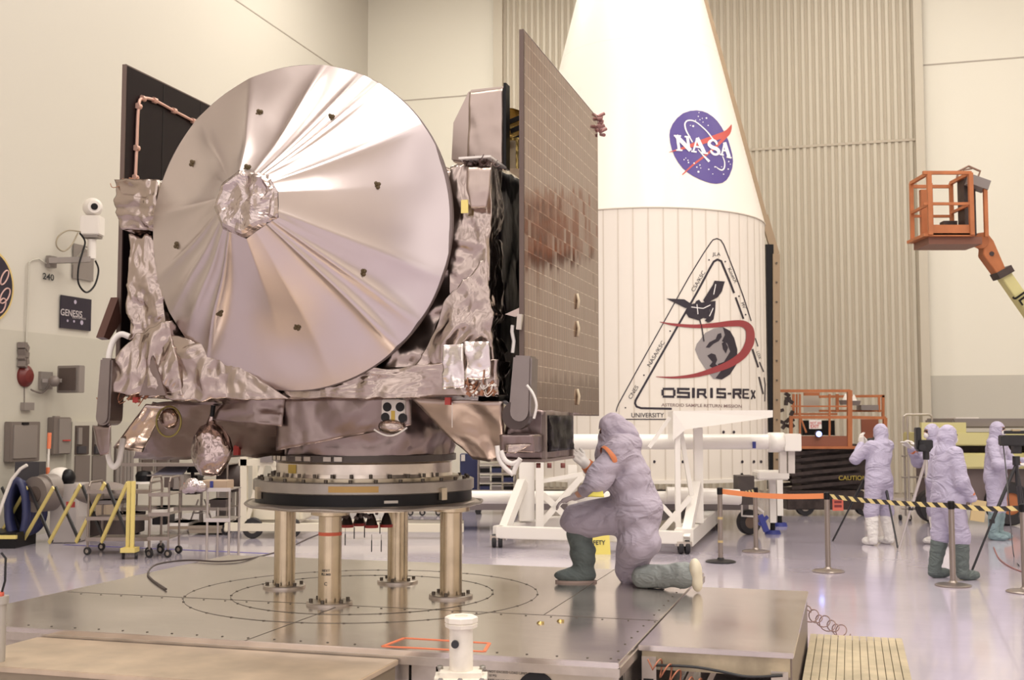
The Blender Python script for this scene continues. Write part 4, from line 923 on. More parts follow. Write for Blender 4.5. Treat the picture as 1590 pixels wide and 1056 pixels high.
mb.build('cone_seam', mat('seam_pale', (.72, .67, .60), .5), fair)
# split flange of the half shell on the right: rail with a dark gap
aF = math.radians(0)+math.atan2(0, 1); FM = Matrix.Translation(FC)
fx = 1.0
RAILM = mat('tan_flange_rail', (.34, .25, .16), .5, .3)
mb = MB(FM)
zc = P(1188, 345, 21.0).z; xr = lambda px, py: (P(px, py, 21.2)-FC)
path = [xr(1098, 15), xr(1140, 165), xr(1186, 335), xr(1204, 395), xr(1205, 760)]
path = [path[0] + (path[0]-path[1])*.4] + path
for a, b in zip(path[:4], path[1:4]): mb.beam(a, b, .055, .10)
rl = mb.build('flange_rail', RAILM, fair)
mb = MB(FM); mb.beam(path[3], path[4], .08, .14); mb.beam(path[4], path[5]+V((0, 0, .0)), .13, .16); mb.build('flange_rail', RAILM, fair)
mb = MB(FM); a, b = xr(1190, 380), xr(1192, 760); mb.bb((a.x-.02, .15, b.z), (a.x+.12, .35, a.z)); mb.build('shell_interior', BLK, fair)
mb = MB(FM)
for i in range(12): q = path[4].lerp(path[5], i/12+.04); mb.box(q+V((0, -.09, 0)), (.03, .03, .03))
mb.build('rail_bolt', SCREW, fair, kind='stuff')
BV = bvh_of([cyl_o, cone])
def decal(name, mtl, items, off, label=None, parent=fair, bvh=None):
    mb = MB()
    for v, f in items: put2d(mb, v, f, bvh or BV, off)
    kw = {'label': label} if label else {}
    return mb.build(name, mtl, parent, **kw)
PUR = mat('insignia_blue_purple', (.075, .045, .235), .4); RED = mat('insignia_red', (.52, .075, .06), .45); LWHT = mat('insignia_white', (.85, .82, .80), .45)
c1 = lambda L: [(1000+a/5.282, 140+b/5.282) for a, b in L]
K = 1/5.282
circ = [(207, 370), (212, 330), (232, 280), (270, 230), (320, 190), (375, 171), (430, 166), (480, 174), (520, 190), (565, 220), (600, 255), (635, 305), (665, 362), (690, 415), (708, 475), (722, 530), (728, 585), (722, 640), (700, 700), (675, 738), (640, 762), (590, 769), (545, 764), (500, 750), (450, 730), (400, 705), (355, 675), (315, 640), (280, 595), (250, 545), (228, 490), (213, 430)]
ins = decal('insignia_disc', PUR, [poly_mesh2d(c1(circ), 6)], .006, 'round blue-purple space agency emblem on the cone')
decal('insignia_vector', RED, [stroke2d(c1([(203, 511), (290, 487), (390, 455), (500, 418), (600, 385), (670, 358), (700, 320), (713, 283)]), [2*K, 16*K, 32*K, 42*K, 48*K, 52*K, 30*K, 2*K], 3, True),
    stroke2d(c1([(313, 695), (400, 615), (490, 545), (570, 480), (640, 410), (690, 350), (713, 283)]), [8*K, 14*K, 18*K, 20*K, 26*K, 24*K, 2*K], 3, True)], .010)
decal('insignia_orbit', LWHT, [stroke2d(c1([(395, 430), (365, 375), (340, 325), (333, 280), (350, 255), (385, 250), (425, 265), (475, 305), (520, 350), (565, 410)]), [9*K, 10*K, 12*K, 12*K, 11*K, 10*K, 9*K, 9*K, 10*K, 11*K], 2, True),
    stroke2d(c1([(440, 488), (480, 535), (532, 588)]), [6*K, 10*K, 20*K], 2), stroke2d(c1([(640, 545), (656, 590), (655, 635), (640, 656), (615, 652), (583, 628)]), [6*K, 9*K, 11*K, 11*K, 9*K, 3*K], 2, True)], .012)
rs = random.Random(5); st = []
for x, y, r in ((442, 218, 5), (508, 232, 7), (474, 234, 4), (455, 245, 4), (480, 265, 4), (522, 292, 5), (400, 298, 8), (378, 292, 4), (420, 250, 4), (326, 573, 5), (358, 578, 5), (362, 596, 6), (408, 602, 6), (430, 634, 6), (455, 617, 5), (443, 672, 9), (462, 642, 4), (527, 652, 6), (578, 632, 6), (632, 632, 4), (690, 588, 6), (703, 610, 4), (686, 650, 6), (648, 692, 5), (447, 187, 4), (340, 560, 4), (560, 690, 4)):
    st.append(([(1000+(x+r*math.cos(t))*K, 140+(y+r*math.sin(t))*K) for t in [2*PI*i/8 for i in range(8)]], [[0, i, i+1] for i in range(1, 7)]))
decal('insignia_stars', LWHT, st, .013)
LT = []
def lt(pts, wd=21): LT.append(stroke2d(c1(pts), wd*K, 3))
for s in (((270, 380), (285, 492)), ((352, 385), (368, 500))): lt(s, 22)
lt([(262, 378), (378, 498)], 32); lt([(243, 377), (300, 380)], 13); lt([(330, 384), (378, 388)], 13); lt([(262, 494), (312, 497)], 13)
lt([(432, 395), (400, 508)], 14); lt([(432, 395), (490, 515)], 30); lt([(415, 465), (470, 475)], 14); lt([(384, 504), (428, 510)], 13); lt([(462, 516), (520, 522)], 13)
LT.append(stroke2d(c1([(594, 450), (583, 425), (560, 412), (535, 425), (530, 448), (552, 470), (590, 485), (608, 505), (600, 525), (575, 530), (552, 515), (543, 495)]), [14*K, 18*K, 18*K, 22*K, 26*K, 30*K, 30*K, 26*K, 20*K, 18*K, 18*K, 14*K], 3, True))
lt([(655, 432), (632, 532)], 13); lt([(655, 432), (692, 550)], 28); lt([(640, 495), (675, 502)], 13); lt([(616, 528), (648, 535)], 13); lt([(672, 550), (712, 558)], 13)
decal('insignia_lettering', LWHT, LT, .015)
# mission emblem on the cylinder
Q = 1/3.107
c2 = lambda L: [(940+a*Q, 340+b*Q) for a, b in L]
BKI = mat('emblem_black', (.025, .018, .028), .5); DRED = mat('emblem_dark_red', (.30, .045, .05), .5); AGR = mat('emblem_grey', (.30, .27, .27), .6)
it = [stroke2d(c1_, w_*Q, 2) for c1_, w_ in ((c2([(52, 930), (56, 912), (64, 892), (150, 735), (300, 465), (400, 285), (470, 170), (505, 118), (518, 101), (537, 95), (556, 102), (570, 124), (620, 252), (665, 376), (702, 492)]), 5),
      (c2([(722, 575), (735, 615)]), 5), (c2([(742, 690), (762, 738)]), 6), (c2([(765, 765), (770, 800), (768, 880)]), 5), (c2([(98, 967), (328, 967)]), 5),
      (c2([(320, 916), (172, 913), (150, 905), (143, 890), (146, 875), (160, 850), (300, 602), (440, 357), (505, 235), (522, 206), (540, 196), (558, 204), (572, 238), (600, 305), (620, 358)]), 10), (c2([(627, 378), (665, 482)]), 9), (c2([(708, 628), (736, 716)]), 9), (c2([(740, 762), (760, 845)]), 8))]
em = decal('emblem_triangle', BKI, it, .006, 'black outlined triangular mission emblem')
sw = stroke2d(c2([(262, 497), (330, 510), (430, 518), (520, 513), (600, 505), (660, 506), (690, 528), (697, 565), (690, 605), (660, 655), (600, 698), (520, 730), (430, 755), (330, 765), (243, 761)]), [2*Q, 12*Q, 17*Q, 22*Q, 28*Q, 32*Q, 38*Q, 42*Q, 42*Q, 38*Q, 34*Q, 28*Q, 18*Q, 10*Q, 2*Q], 4, True)
decal('emblem_rock', AGR, [poly_mesh2d(c2([(432, 630), (440, 603), (462, 575), (480, 550), (520, 530), (565, 520), (600, 540), (620, 575), (635, 630), (632, 700), (600, 750), (560, 775), (520, 772), (490, 735), (470, 705), (450, 675)]), 10)], .006, 'grey cratered rock')
decal('emblem_rock_shade', BKI, [poly_mesh2d(c2(L), 10) for L in ([(565, 522), (600, 540), (620, 575), (635, 630), (632, 700), (600, 750), (560, 775), (530, 768), (555, 735), (540, 700), (570, 690), (600, 640), (585, 600), (560, 590), (575, 560)],
      [(483, 620), (500, 595), (530, 580), (540, 556), (557, 550), (560, 570), (545, 590), (520, 603), (500, 622)], [(490, 660), (510, 648), (530, 655), (538, 680), (530, 700), (548, 715), (520, 722), (500, 710), (515, 690)], [(560, 600), (575, 590), (590, 620), (580, 650), (566, 630)])], .009)
decal('emblem_swoosh', DRED, [sw], .012, 'dark red swoosh')
decal('emblem_probe', BKI, [poly_mesh2d(c2(L), 10) for L in ([(292, 384), (380, 388), (412, 410), (400, 428), (385, 430), (340, 408)], [(470, 392), (515, 320), (525, 298), (574, 302), (560, 350), (540, 378), (500, 400), (480, 405)],
      [(388, 436), (410, 412), (430, 408), (437, 396), (450, 390), (462, 404), (500, 400), (512, 410), (500, 440), (510, 470), (495, 482), (470, 478), (450, 490), (400, 475), (388, 455)], [(500, 400), (530, 395), (528, 440), (520, 485), (505, 497), (492, 500), (478, 490), (505, 460)])] +
      [stroke2d(c2([(452, 480), (465, 530), (474, 592)]), 6*Q, 1)], .012, 'dark silhouette of a probe with two wings')
decal('emblem_probe_lines', LWHT, [stroke2d(c2(L), 4*Q, 1) for L in ([(412, 425), (470, 432), (505, 415)], [(440, 412), (445, 460)], [(500, 470), (518, 430)], [(530, 315), (520, 365)])], .014)
# lettering: the wide square word
WL = []
def seg(*p, w=13): WL.append(stroke2d(c2(p), w*Q, 2))
y0, y1, ym = 818, 857, 838
seg((276, 824), (276, 852), w=12); seg((276, 820), (332, 820), w=11); seg((332, 824), (332, 854), w=12); seg((276, 857), (332, 858), w=11)
seg((406, 821), (350, 820), (350, 838), (402, 840), (402, 860), (344, 858), w=11)
seg((424, 815), (424, 864), w=14); seg((446, 864), (446, 824), (480, 824), (480, 842), w=11); seg((446, 844), (482, 844), w=9)
seg((470, 844), (487, 865), w=10); seg((511, 815), (511, 864), w=13); seg((580, 822), (540, 821), (540, 840), (576, 842), (576, 861), (534, 859), w=10)
seg((588, 843), (606, 843), w=9); seg((618, 866), (618, 824), (650, 824), (650, 842), (620, 844), w=11); seg((638, 844), (652, 866), w=10)
seg((692, 824), (664, 824), (664, 862), (692, 864), w=9); seg((664, 844), (688, 844), w=8); seg((702, 826), (720, 866), w=8); seg((720, 828), (702, 870), w=7)
decal('emblem_lettering', BKI, WL, .008)
tx = []
def tt(s, x, y, size, ang=0, sx=1.0, b=0.0): a, c_ = c2([(x, y)])[0]; v, f = text2d(s, a, c_, size*Q, ang, sx, b); tx.append((v, f))
tt('UNIVERSITY', 124, 957, 30, 0, .98, .01); tt('CNES', 124, 872, 27, -1.03, 1.1); tt('NASA/KSC', 215, 716, 27, -1.03, 1.12); tt('CSA/KSC', 427, 354, 27, -1.05, 1.05); tt('JLA', 517, 178, 24, 0.02, 1.1); tt('KinetX', 588, 240, 24, 1.12, 1.15); tt('MV', 652, 405, 22, 1.2); tt('LOX', 726, 640, 20, 1.25)
decal('emblem_small_lettering', BKI, tx, .007)
tx = []; tt('ASTEROID SAMPLE RETURN MISSION', 270, 904, 21, .018, 1.12, .01)
decal('emblem_small_lettering', mat('emblem_brown_grey', (.25, .17, .16), .6), tx, .007)
dt = []
for x, y in ((312, 541), (186, 754), (97, 911), (499, 198), (577, 206), (643, 373), (675, 462)): dt.append(([(940+(x+4*math.cos(t))*Q, 340+(y+4*math.sin(t))*Q) for t in [2*PI*i/8 for i in range(8)]], [[0, i, i+1] for i in range(1, 7)]))
decal('emblem_dot', BKI, dt, .007)
# dark access hatch and ports low on the cylinder
decal('access_hatch', mat('hatch_grey', (.16, .13, .12), .5), [([(1143, 727), (1165, 727), (1165, 760), (1143, 760)], [[0, 1, 2], [0, 2, 3]])], .01)
decal('hatch_handle', BLK, [stroke2d([(1150, 735), (1161, 752)], 3.5, 1)], .014)
decal('port_dot', BKI, [([(x+2.0*math.cos(t), y+2.4*math.sin(t)) for t in [2*PI*i/10 for i in range(10)]], [[0, i, i+1] for i in range(1, 9)]) for x, y in ((1016, 717), (1060, 717), (1152, 717), (1170, 717), (1181, 717), (1123, 671), (1139, 671), (1063, 688))], .01)
# ------------------------------------------------------------------ fairing dolly
DW = mat('glossy_white_enamel', (.84, .80, .74), .3, spec=.6); RUB = mat('black_rubber_wheel', (.02, .018, .02), .6)
BLU = mat('blue_shoe', (.03, .04, .22), .5)
a = PZ(772, 850, .0); b = PZ(1062, 860, 0); c = PZ(1110, 815, 0)
DC = (a+b)/2 + V((0, .6, 0))
dol = root('fairing_dolly', 'white enamelled wheeled frame with X braces in front of the rocket fairing', 'dolly', (DC.x, DC.y, 0))
I4 = None
h0 = .22
d_in = V((.45, 1.9, 0))*1.0
fl, fr_ = a+V((0, 0, h0)), b+V((0, 0, h0)); bl_, br_ = fl+V((.95, 1.7, 0)), c+V((0, 0, h0))
mb = MB(); mb.beam(fl, fr_, .16, .17); mb.beam(fl, bl_, .16, .17); mb.beam(fr_, br_, .26, .24); mb.beam(bl_, br_, .14, .16); mb.build('base_frame', DW, dol, bevel=.01)
tl = P(826, 800, fl.y+.75); tl2 = P(855, 820, fl.y+.35); tr1 = P(1052, 830, fr_.y+.3); tr2 = P(1086, 800, fr_.y+.9)
def vpost(px, ytop, ybot, Y, w, nm='post'):
    t = P(px, ytop, Y); q = P(px, ybot, Y); return MB().beam(q, V((q.x, q.y, t.z)), w).build(nm, DW, dol, bevel=.006)
YL, YR = fl.y+.55, fr_.y+.5
vpost(818, 694, 808, YL+.1, .23); vpost(838, 700, 823, YL-.1, .12)
vpost(1053, 660, 829, YR-.2, .075); vpost(1085, 664, 812, YR+.3, .125); vpost(889, 722, 815, YL+.2, .14)
def br(p0, p1, Y0, Y1, w, nm='brace'): return MB().beam(P(*p0, Y0), P(*p1, Y1), w).build(nm, DW, dol)
br((778, 835), (812, 748), fl.y+.05, YL, .13); br((1065, 838), (1082, 752), fr_.y, YR+.2, .13)
br((843, 768), (900, 822), YL, YL, .09); br((838, 815), (905, 738), YL, YL, .09); br((838, 748), (905, 736), YL, YL, .06); br((1028, 785), (1068, 828), YR-.2, YR-.2, .06); br((1024, 828), (1072, 772), YR-.2, YR-.2, .07); br((1057, 668), (1074, 770), YR, YR, .06); br((1040, 648), (1008, 695), YR-.1, YR-.1, .05)
mb = MB(); pa = [P(1045, 638, YR-.3), P(1045, 684, YR-.3), P(1065, 664+3, YR-.3), P(1200, 648, YR-.1), P(1200, 637, YR-.1)]; mb.prism(pa, (.05, .9, 0)); mb.build('top_plate', DW, dol)
def rod(pts, r, nm, m=DW): return MB().cyl(P(*pts[0]), P(*pts[1]), r, n=20).build(nm, m, dol)
rod(((880, 686, 17.6), (1218, 686, 17.6)), .115, 'spreader_tube'); mb = MB(); q = P(1228, 687, 17.6); mb.box(q, (.25, .3, .26)); mb.cyl(q-V((.35, 0, 0)), q-V((.1, 0, 0)), .15, n=16); mb.build('tube_end_flange', DW, dol, bevel=.01)
MB().box(P(1171, 691, 17.45), (.05, .02, .10)).build('blue_tape', BLU, dol)
def wheel(q, ax, r, w, parent, rim=None):
    ax = V(ax).normalized(); t = MB().lathes(V(q)-ax*w/2, [(r*.5, 0), (r*.93, 0), (r, w*.2), (r, w*.8), (r*.93, w), (r*.5, w)], 24, ax=ax).build('wheel', RUB, parent)
    MB().lathes(V(q)-ax*w*.35, [(0, 0), (r*.52, 0), (r*.52, w*.7), (0, w*.7)], 20, ax=ax).build('hub', rim or STEEL, t); return t
for q in (a, b, V((c.x, c.y, 0))):
    MB().box(q+V((0, .0, h0-.08)), (.2, .16, .06)).build('caster_plate', STEEL, dol)
    for s in (-1, 1): wheel(q+V((s*.045, 0, .095)), (1, 0, 0), .095, .065, dol)
MB().cyl(P(905, 848, fl.y+.0), P(900, 848, fl.y), .03).build('bumper', DW, dol)
# vertical lift stand at the right end of the tube
LS = PZ(1195, 832, 0)
ls = root('lifting_jack', 'white jack stand on blue pads under the right end of the long tube', 'jack stand', LS)
for px, py, Yo in ((1200, 829, 0), (1211, 817, .6)):
    q = PZ(px, py, 0); t = P(px, 740, q.y); MB().beam(q+V((0, 0, .18)), V((q.x, q.y, t.z)), .10).build('post', DW, ls); MB().cyl(q+V((0, 0, .06)), q+V((0, 0, .2)), .04, n=12).build('jack_screw', BLK, ls); MB().lathes(q, [(0, 0), (.13, 0), (.11, .06), (0, .06)], 20).build('blue_pad', BLU, ls)
q = PZ(1195, 832, 0); MB().box(V((q.x+.05, q.y+.1, P(1200, 738, q.y).z)), (.5, .45, .14)).build('cross_head', DW, ls, bevel=.02)
for x in (1215, 1228): qq = P(x, 735, 17.6); MB().beam(qq, P(x, 700, 17.6), .1).build('link', mat('greyed_white', (.6, .55, .5), .5), ls)
# low flatbed trailer behind the dolly
TR = PZ(1163, 830, 0)
tr = root('tow_trailer', 'low trailer with a white side bracket and one dark tyre right of the dolly', 'trailer', TR)
wheel(TR+V((0, 0, .2)), (.3, -1, 0), .2, .14, tr, mat('brown_rim', (.2, .14, .1), .5, .4))
pts_ = [P(x, y, TR.y-.1) for x, y in ((1152, 772), (1185, 795), (1185, 801), (1152, 801))]; mb = MB(); mb.tube([pts_[0], pts_[1], pts_[2]+V((0,0,-.02)), pts_[3], pts_[0]], .02, 6); mb.beam(pts_[0]+V((.1, 0, -.05)), pts_[1], .07, .03); mb.build('side_bracket', DW, tr)
mb = MB(); q = P(1000, 800, 19.6); mb.bb((q.x-4.0, 19.2, .35), (TR.x+.1, 20.2, .62)); mb.build('bed', mat('trailer_dark', (.16, .13, .13), .5), tr)
mb = MB(); mb.cyl(P(700, 772, 18.1), P(1150, 773, 18.1), .10, n=16); mb.cyl(P(1035, 768, 18.0), P(1148, 772, 18.0), .12, n=16); mb.build('rolled_tube', DW, tr)
mb = MB(); mb.bb((P(1145, 800, 18.4).x, 18.3, .5), (P(1170, 800, 18.4).x, 18.7, .95)); mb.build('winch_box', mat('brown_box', (.07, .055, .05), .6), tr)
mb = MB(); mb.beam(P(1180, 800, 17.2), P(1190, 825, 17.2), .08); mb.beam(P(1178, 815, 17.2), P(1192, 802, 17.2), .05); mb.build('blue_wheel_chock', BLU, tr)

# ================================================================== RIGHT SIDE: lifts
ORG = mat('lift_orange', (.44, .15, .055), .5, .1, var=.1, vscale=4); DKM = mat('dark_machinery', (.05, .035, .032), .5, .3, var=.3, vscale=8)
YEL = mat('jlg_cream_yellow', (.60, .55, .26), .45); GRYB = mat('grey_machine_cover', (.22, .19, .18), .5)
Yl = 22.2
sc_ = root('scissor_lift', 'orange railed scissor lift with dark folded stack parked before the hangar door', 'scissor lift', PZ(1285, 800, 0))
def rail(ps, Y, r=.035, parent=sc_, m=ORG, name='guard_rail'):
    return MB().tube([P(x, y, Y) if len((x, y)) == 2 else 0 for x, y in ps], r, 6).build(name, m, parent)
def ibeam(p0, p1, Y, w, parent=sc_, m=ORG, name='rail_post', Y1=None): return MB().beam(P(*p0, Y), P(*p1, Y1 or Y), w).build(name, m, parent)
ibeam((1208, 607), (1320, 607), Yl, .055, name='guard_rail'); ibeam((1226, 648), (1320, 648), Yl, .055, name='guard_rail'); ibeam((1228, 631), (1318, 631), Yl, .03, name='guard_rail'); ibeam((1232, 643), (1300, 643), Yl+.6, .04, name='guard_rail')
ibeam((1319, 606), (1319, 694), Yl, .085); ibeam((1228, 646), (1228, 694), Yl, .06); ibeam((1242, 612), (1242, 694), Yl, .035); ibeam((1288, 612), (1288, 694), Yl, .035); ibeam((1300, 612), (1300, 640), Yl+.3, .05); ibeam((1232, 612), (1232, 645), Yl+.5, .045); ibeam((1237, 612), (1237, 645), Yl+.2, .03)
ibeam((1242, 646), (1252, 672), Yl, .03)
ibeam((1272, 616), (1373, 615), Yl+.7, .05, name='guard_rail'); ibeam((1320, 648), (1375, 649), Yl, .055, name='guard_rail'); ibeam((1272, 638), (1370, 638), Yl+.7, .04, name='guard_rail'); ibeam((1371, 614), (1371, 648), Yl+.7, .05); ibeam((1365, 616), (1365, 640), Yl+.4, .04); ibeam((1374, 649), (1374, 692), Yl, .07)
ibeam((1248, 612), (1272, 612), Yl+.7, .06, name='guard_rail')
x0_, x1_ = P(1241, 700, Yl).x, P(1345, 700, Yl).x
mb = MB(); mb.bb((x0_, Yl-.05, P(1290, 697, Yl).z), (P(1350, 700, Yl).x, Yl+1.4, P(1290, 693, Yl).z)); mb.build('work_deck', ORG, sc_)
mb = MB(); mb.bb((x0_, Yl-.02, P(1290, 694, Yl).z), (P(1316, 700, Yl).x, Yl, P(1290, 677, Yl).z)); mb.build('toe_board', mat('toe_board_brown', (.26, .085, .045), .5), sc_)
mb = MB(); a, b = P(1338, 684, Yl+.3), P(1364, 651, Yl+.3); mb.bb((a.x, Yl+.3, a.z), (b.x, Yl+.34, b.z)); mb.build('orange_panel', mat('toe_board_brown', (0, 0, 0)), sc_)
mb = MB(); a, b = P(1246, 676, Yl+.9), P(1296, 653, Yl+.9); mb.bb((a.x, Yl+.9, a.z), (b.x, Yl+1.2, b.z)); mb.build('control_cabinet', BLK, sc_)
mb = MB(); a, b = P(1248, 640, Yl+1), P(1272, 613, Yl+1); mb.bb((a.x, Yl+1, a.z), (b.x, Yl+1.02, b.z)); mb.build('grey_board', mat('grey_board', (.5, .45, .38), .6), sc_)
mb = MB()
for k in range(12): q = P(1212+rs.uniform(0, 18), 612+rs.uniform(0, 55), Yl+.2); mb.box(q, (.10, .1, .06), Matrix.Rotation(rs.random()*3, 3, 'Y'))
mb.build('control_parts', DKM, sc_, kind='stuff')
a, b = P(1256, 666, Yl-.03), P(1275, 652, Yl-.03); mb = MB(); mb.bb((a.x, Yl-.06, a.z), (b.x, Yl-.04, b.z)); sg = mb.build('exit_sign', mat('sign_white', (.8, .75, .7), .5), sc_, label='white sign with red words')
mb = MB(); text_plane(mb, 'NOT AN', (a.x+.012, Yl-.062, b.z-.085), (1, 0, 0), (0, 0, 1), .072, .01, .78); text_plane(mb, 'EXIT', (a.x+.02, Yl-.062, a.z+.018), (1, 0, 0), (0, 0, 1), .085, .014, .95); mb.build('sign_text', mat('sign_red', (.6, .06, .05), .5), sg)
q = P(1271, 674, Yl-.12); mb = MB(); mb.cyl(q, q+V((0, -.04, 0)), .05, n=16); mb.build('blue_lamp', mat('blue_lamp_glow', (.1, .2, 1), .3, emit=((.25, .35, 1.0), 14)), sc_)
mb = MB(); mb.cyl(q+V((0, .06, 0)), q+V((0, -.02, 0)), .065, n=16); mb.build('lamp_housing', DKM, sc_)
mb = MB()
for i in range(6):
    for s in (0, 1):
        z0, z1 = .52+i*.13, .52+(i+1)*.13; xa, xb = P(1232, 740, Yl).x, P(1340, 740, Yl).x
        if s: z0, z1 = z1, z0
        mb.beam((xa, Yl+.15+s*.1, z0), (xb, Yl+.15+s*.1, z1), .05, .07); mb.beam((xa, Yl+1.15+s*.1, z0), (xb, Yl+1.15+s*.1, z1), .05, .07)
mb.islands('scissor_arm', DKM, sc_)
mb = MB(); a = P(1222, 798, Yl); b = P(1342, 760, Yl); mb.bb((a.x, Yl, .12), (b.x, Yl+1.4, .48)); mb.bb((P(1238, 0, Yl).x, Yl+.3, .48), (P(1338, 0, Yl).x, Yl+1.1, .6+.75)); mb.build('chassis', DKM, sc_, bevel=.02)
for px in (1238, 1328): wheel(V((P(px, 0, Yl).x, Yl+.1, .18)), (0, 1, 0), .18, .16, sc_)
a = P(1302, 748, Yl-.02); mb = MB(); text_plane(mb, 'CAUTION', (a.x, Yl-.02, a.z+.03), (1, 0, 0), (0, 0, 1), .12, .01); mb.build('side_lettering', mat('dull_yellow_ink', (.42, .32, .05), .6), sc_)
# two tool caddies on the lift rails
for px, py in ((1313, 625), (1326, 626)):
    q = P(px, py, Yl+.4); bk = root('tool_bin', 'small grey bin of white cloths on the scissor lift rail, %s' % ('left one' if px < 1320 else 'right one'), 'bin', q)
    MB().box(q, (.16, .2, .09), taper=1.25).build('bin', GRYB, bk); MB().cyl(q+V((0, 0, .04)), q+V((0, 0, .17)), .07, .01, n=7).build('cloth', WHT, bk)
q = P(1347, 633, Yl+.5); tag(MB().box(q, (.34, .3, .10)).build('tool_tray', GRYB, None, q), 'long grey tray on the right rail of the scissor lift', 'tray')
# boom lift
Yb = 19.5
bo = root('boom_lift', 'cream boom lift whose orange basket is raised at the right', 'boom lift', PZ(1530, 815, 0))
jb = P(1530, 372, Yb)
def bx(px0, py0, px1, py1, Y, dY, nm, m, parent=bo, bev=.0):
    a, b = P(px0, py1, Y), P(px1, py0, Y); return MB().bb((a.x, Y, a.z), (b.x, Y+dY, b.z)).build(nm, m, parent, bevel=bev)
# basket
bk = MB(); za, zb_ = P(1430, 372, Yb).z, P(1430, 278, Yb).z; xa, xb, xc = P(1428, 370, Yb).x, P(1491, 370, Yb).x, P(1520, 300, Yb).x
bd = MB().bb((xa-.1, Yb-.5, za-.02), (xb+.05, Yb+.35, za+.03)).build('basket_floor', ORG, bo)
MB().bb((xa, Yb-.42, za-.14), (xb+.2, Yb+.3, za-.02)).build('basket_underframe', mat('dull_orange_brown', (.20, .08, .05), .5), bo)
YF, YK = Yb-.5, Yb+.35
def bp(a, b, w): return MB().beam(a, b, w).build('basket_rail', ORG, bo)
for x in (xa, xb): 
    bp((x, YF, za), (x, YF, zb_), .07); bp((x, YK, za), (x, YK, zb_), .06)
bp((xa+.35, YK, za), (xa+.35, YK, zb_), .03); bp((xa+.2, YK, za), (xa+.2, YK, zb_-.12), .10)
for z in (zb_, (za+zb_)/2):
    for p_, q_ in (((xa-.1, YF, z), (xb, YF, z)), ((xa, YK, z-.06), (xb, YK, z-.06)), ((xa, YF, z), (xa, YK, z)), ((xb, YF, z), (xb, YK, z))): bp(p_, q_, .045 if z < zb_ else .055)
MB().bb((xa, YF, za), (xb, YF+.02, za+.17)).build('toe_board', ORG, bo); MB().bb((xb-.25, YK-.3, za), (xb-.02, YK-.1, za+.33)).build('tool_box', DKM, bo)
MB().bb((xb+.03, YK-.5, za+.05), (xb+.22, YK-.2, zb_)).build('control_box', DKM, bo); MB().box((xb+.22, YF+.3, zb_-.12), (.34, .3, .16), Matrix.Rotation(.35, 3, 'Y')).build('control_console', GRYB, bo)
MB().beam((xb+.32, YF+.2, za), (xb+.32, YF+.2, zb_-.1), .06).build('basket_rail', ORG, bo); MB().tube([P(x, y, Yb) for x, y in ((1486, 276), (1488, 266), (1504, 258), (1522, 266), (1518, 276), (1508, 282))], .02, 6).build('hoop_rail', mat('brown_rail', (.22, .12, .08), .5), bo)
mb = MB(); mb.tube([P(x, y, Yb) for x, y in ((1494, 272), (1496, 264), (1509, 262))], .015, 6); mb.build('hoop_rail', MATS['brown_rail'], bo)
mb = MB(); mb.cyl(P(1523, 374, Yb-.12), P(1523, 374, Yb+.12), .13, n=16); mb.build('jib_pivot', ORG, bo)
mb = MB(); mb.prism([P(x, y, Yb-.12) for x, y in ((1518, 362), (1532, 360), (1543, 374), (1562, 418), (1549, 426), (1527, 396), (1528, 384), (1520, 380))], (0, .24, 0)); mb.build('jib', ORG, bo, bevel=.01)
mb = MB(); mb.cyl(P(1540, 394, Yb-.14), P(1540, 394, Yb+.14), .04, n=12); mb.build('jib_pin', DKM, bo)
mb = MB(); mb.box(P(1556, 424, Yb), (.28, .3, .12), Matrix.Rotation(-.5, 3, 'Y')); mb.build('boom_collar', DKM, bo)
bp0, bp1 = P(1556, 424, Yb), P(1740, 690, Yb+.2)
mb = MB(); mb.beam(bp0, bp1, .18, .20); bm_ = mb.build('boom', YEL, bo, bevel=.01)
dv = (bp1-bp0).normalized(); upv = V((dv.z, 0, -dv.x)); upv = -upv if upv.z < 0 else upv
mb = MB(); text_plane(mb, 'JLG', P(1577, 460, Yb-.11), dv, upv, .26, .02); mb.build('boom_lettering', BLK, bm_)
mb = MB(); mb.beam(bp1, P(1600, 690, Yb+.4), .25, .3); mb.build('boom', YEL, bo)
bx(1432, 672, 1650, 692, 20.3, 1.0, 'turntable', YEL, bev=.02); bx(1432, 656, 1446, 690, 20.2, .1, 'counter_plate', YEL)
bx(1480, 650, 1660, 665, 20.6, 1.4, 'engine_cover', GRYB, bev=.03); bx(1484, 704, 1660, 728, 20.2, 1.6, 'body_panel', YEL, bev=.03); bx(1470, 690, 1650, 705, 20.8, 1.0, 'dark_gap', DKM)
bx(1484, 648, 1520, 652, 20.9, .5, 'cover_lid', WHT); bx(1436, 656, 1500, 672, 20.4, .12, 'boom_rest', YEL)
bx(1470, 728, 1660, 785, 20.4, 1.5, 'chassis', mat('chassis_grey', (.16, .12, .115), .6)); 
for px in (1542, 1640): wheel(V((P(px, 0, 20.3).x, 20.3, .38)), (0, 1, 0), .38, .3, bo, ORG)
wheel(V((P(1430, 0, 20.8).x, 20.8, .3)), (0, 1, 0), .3, .3, bo, WHT)
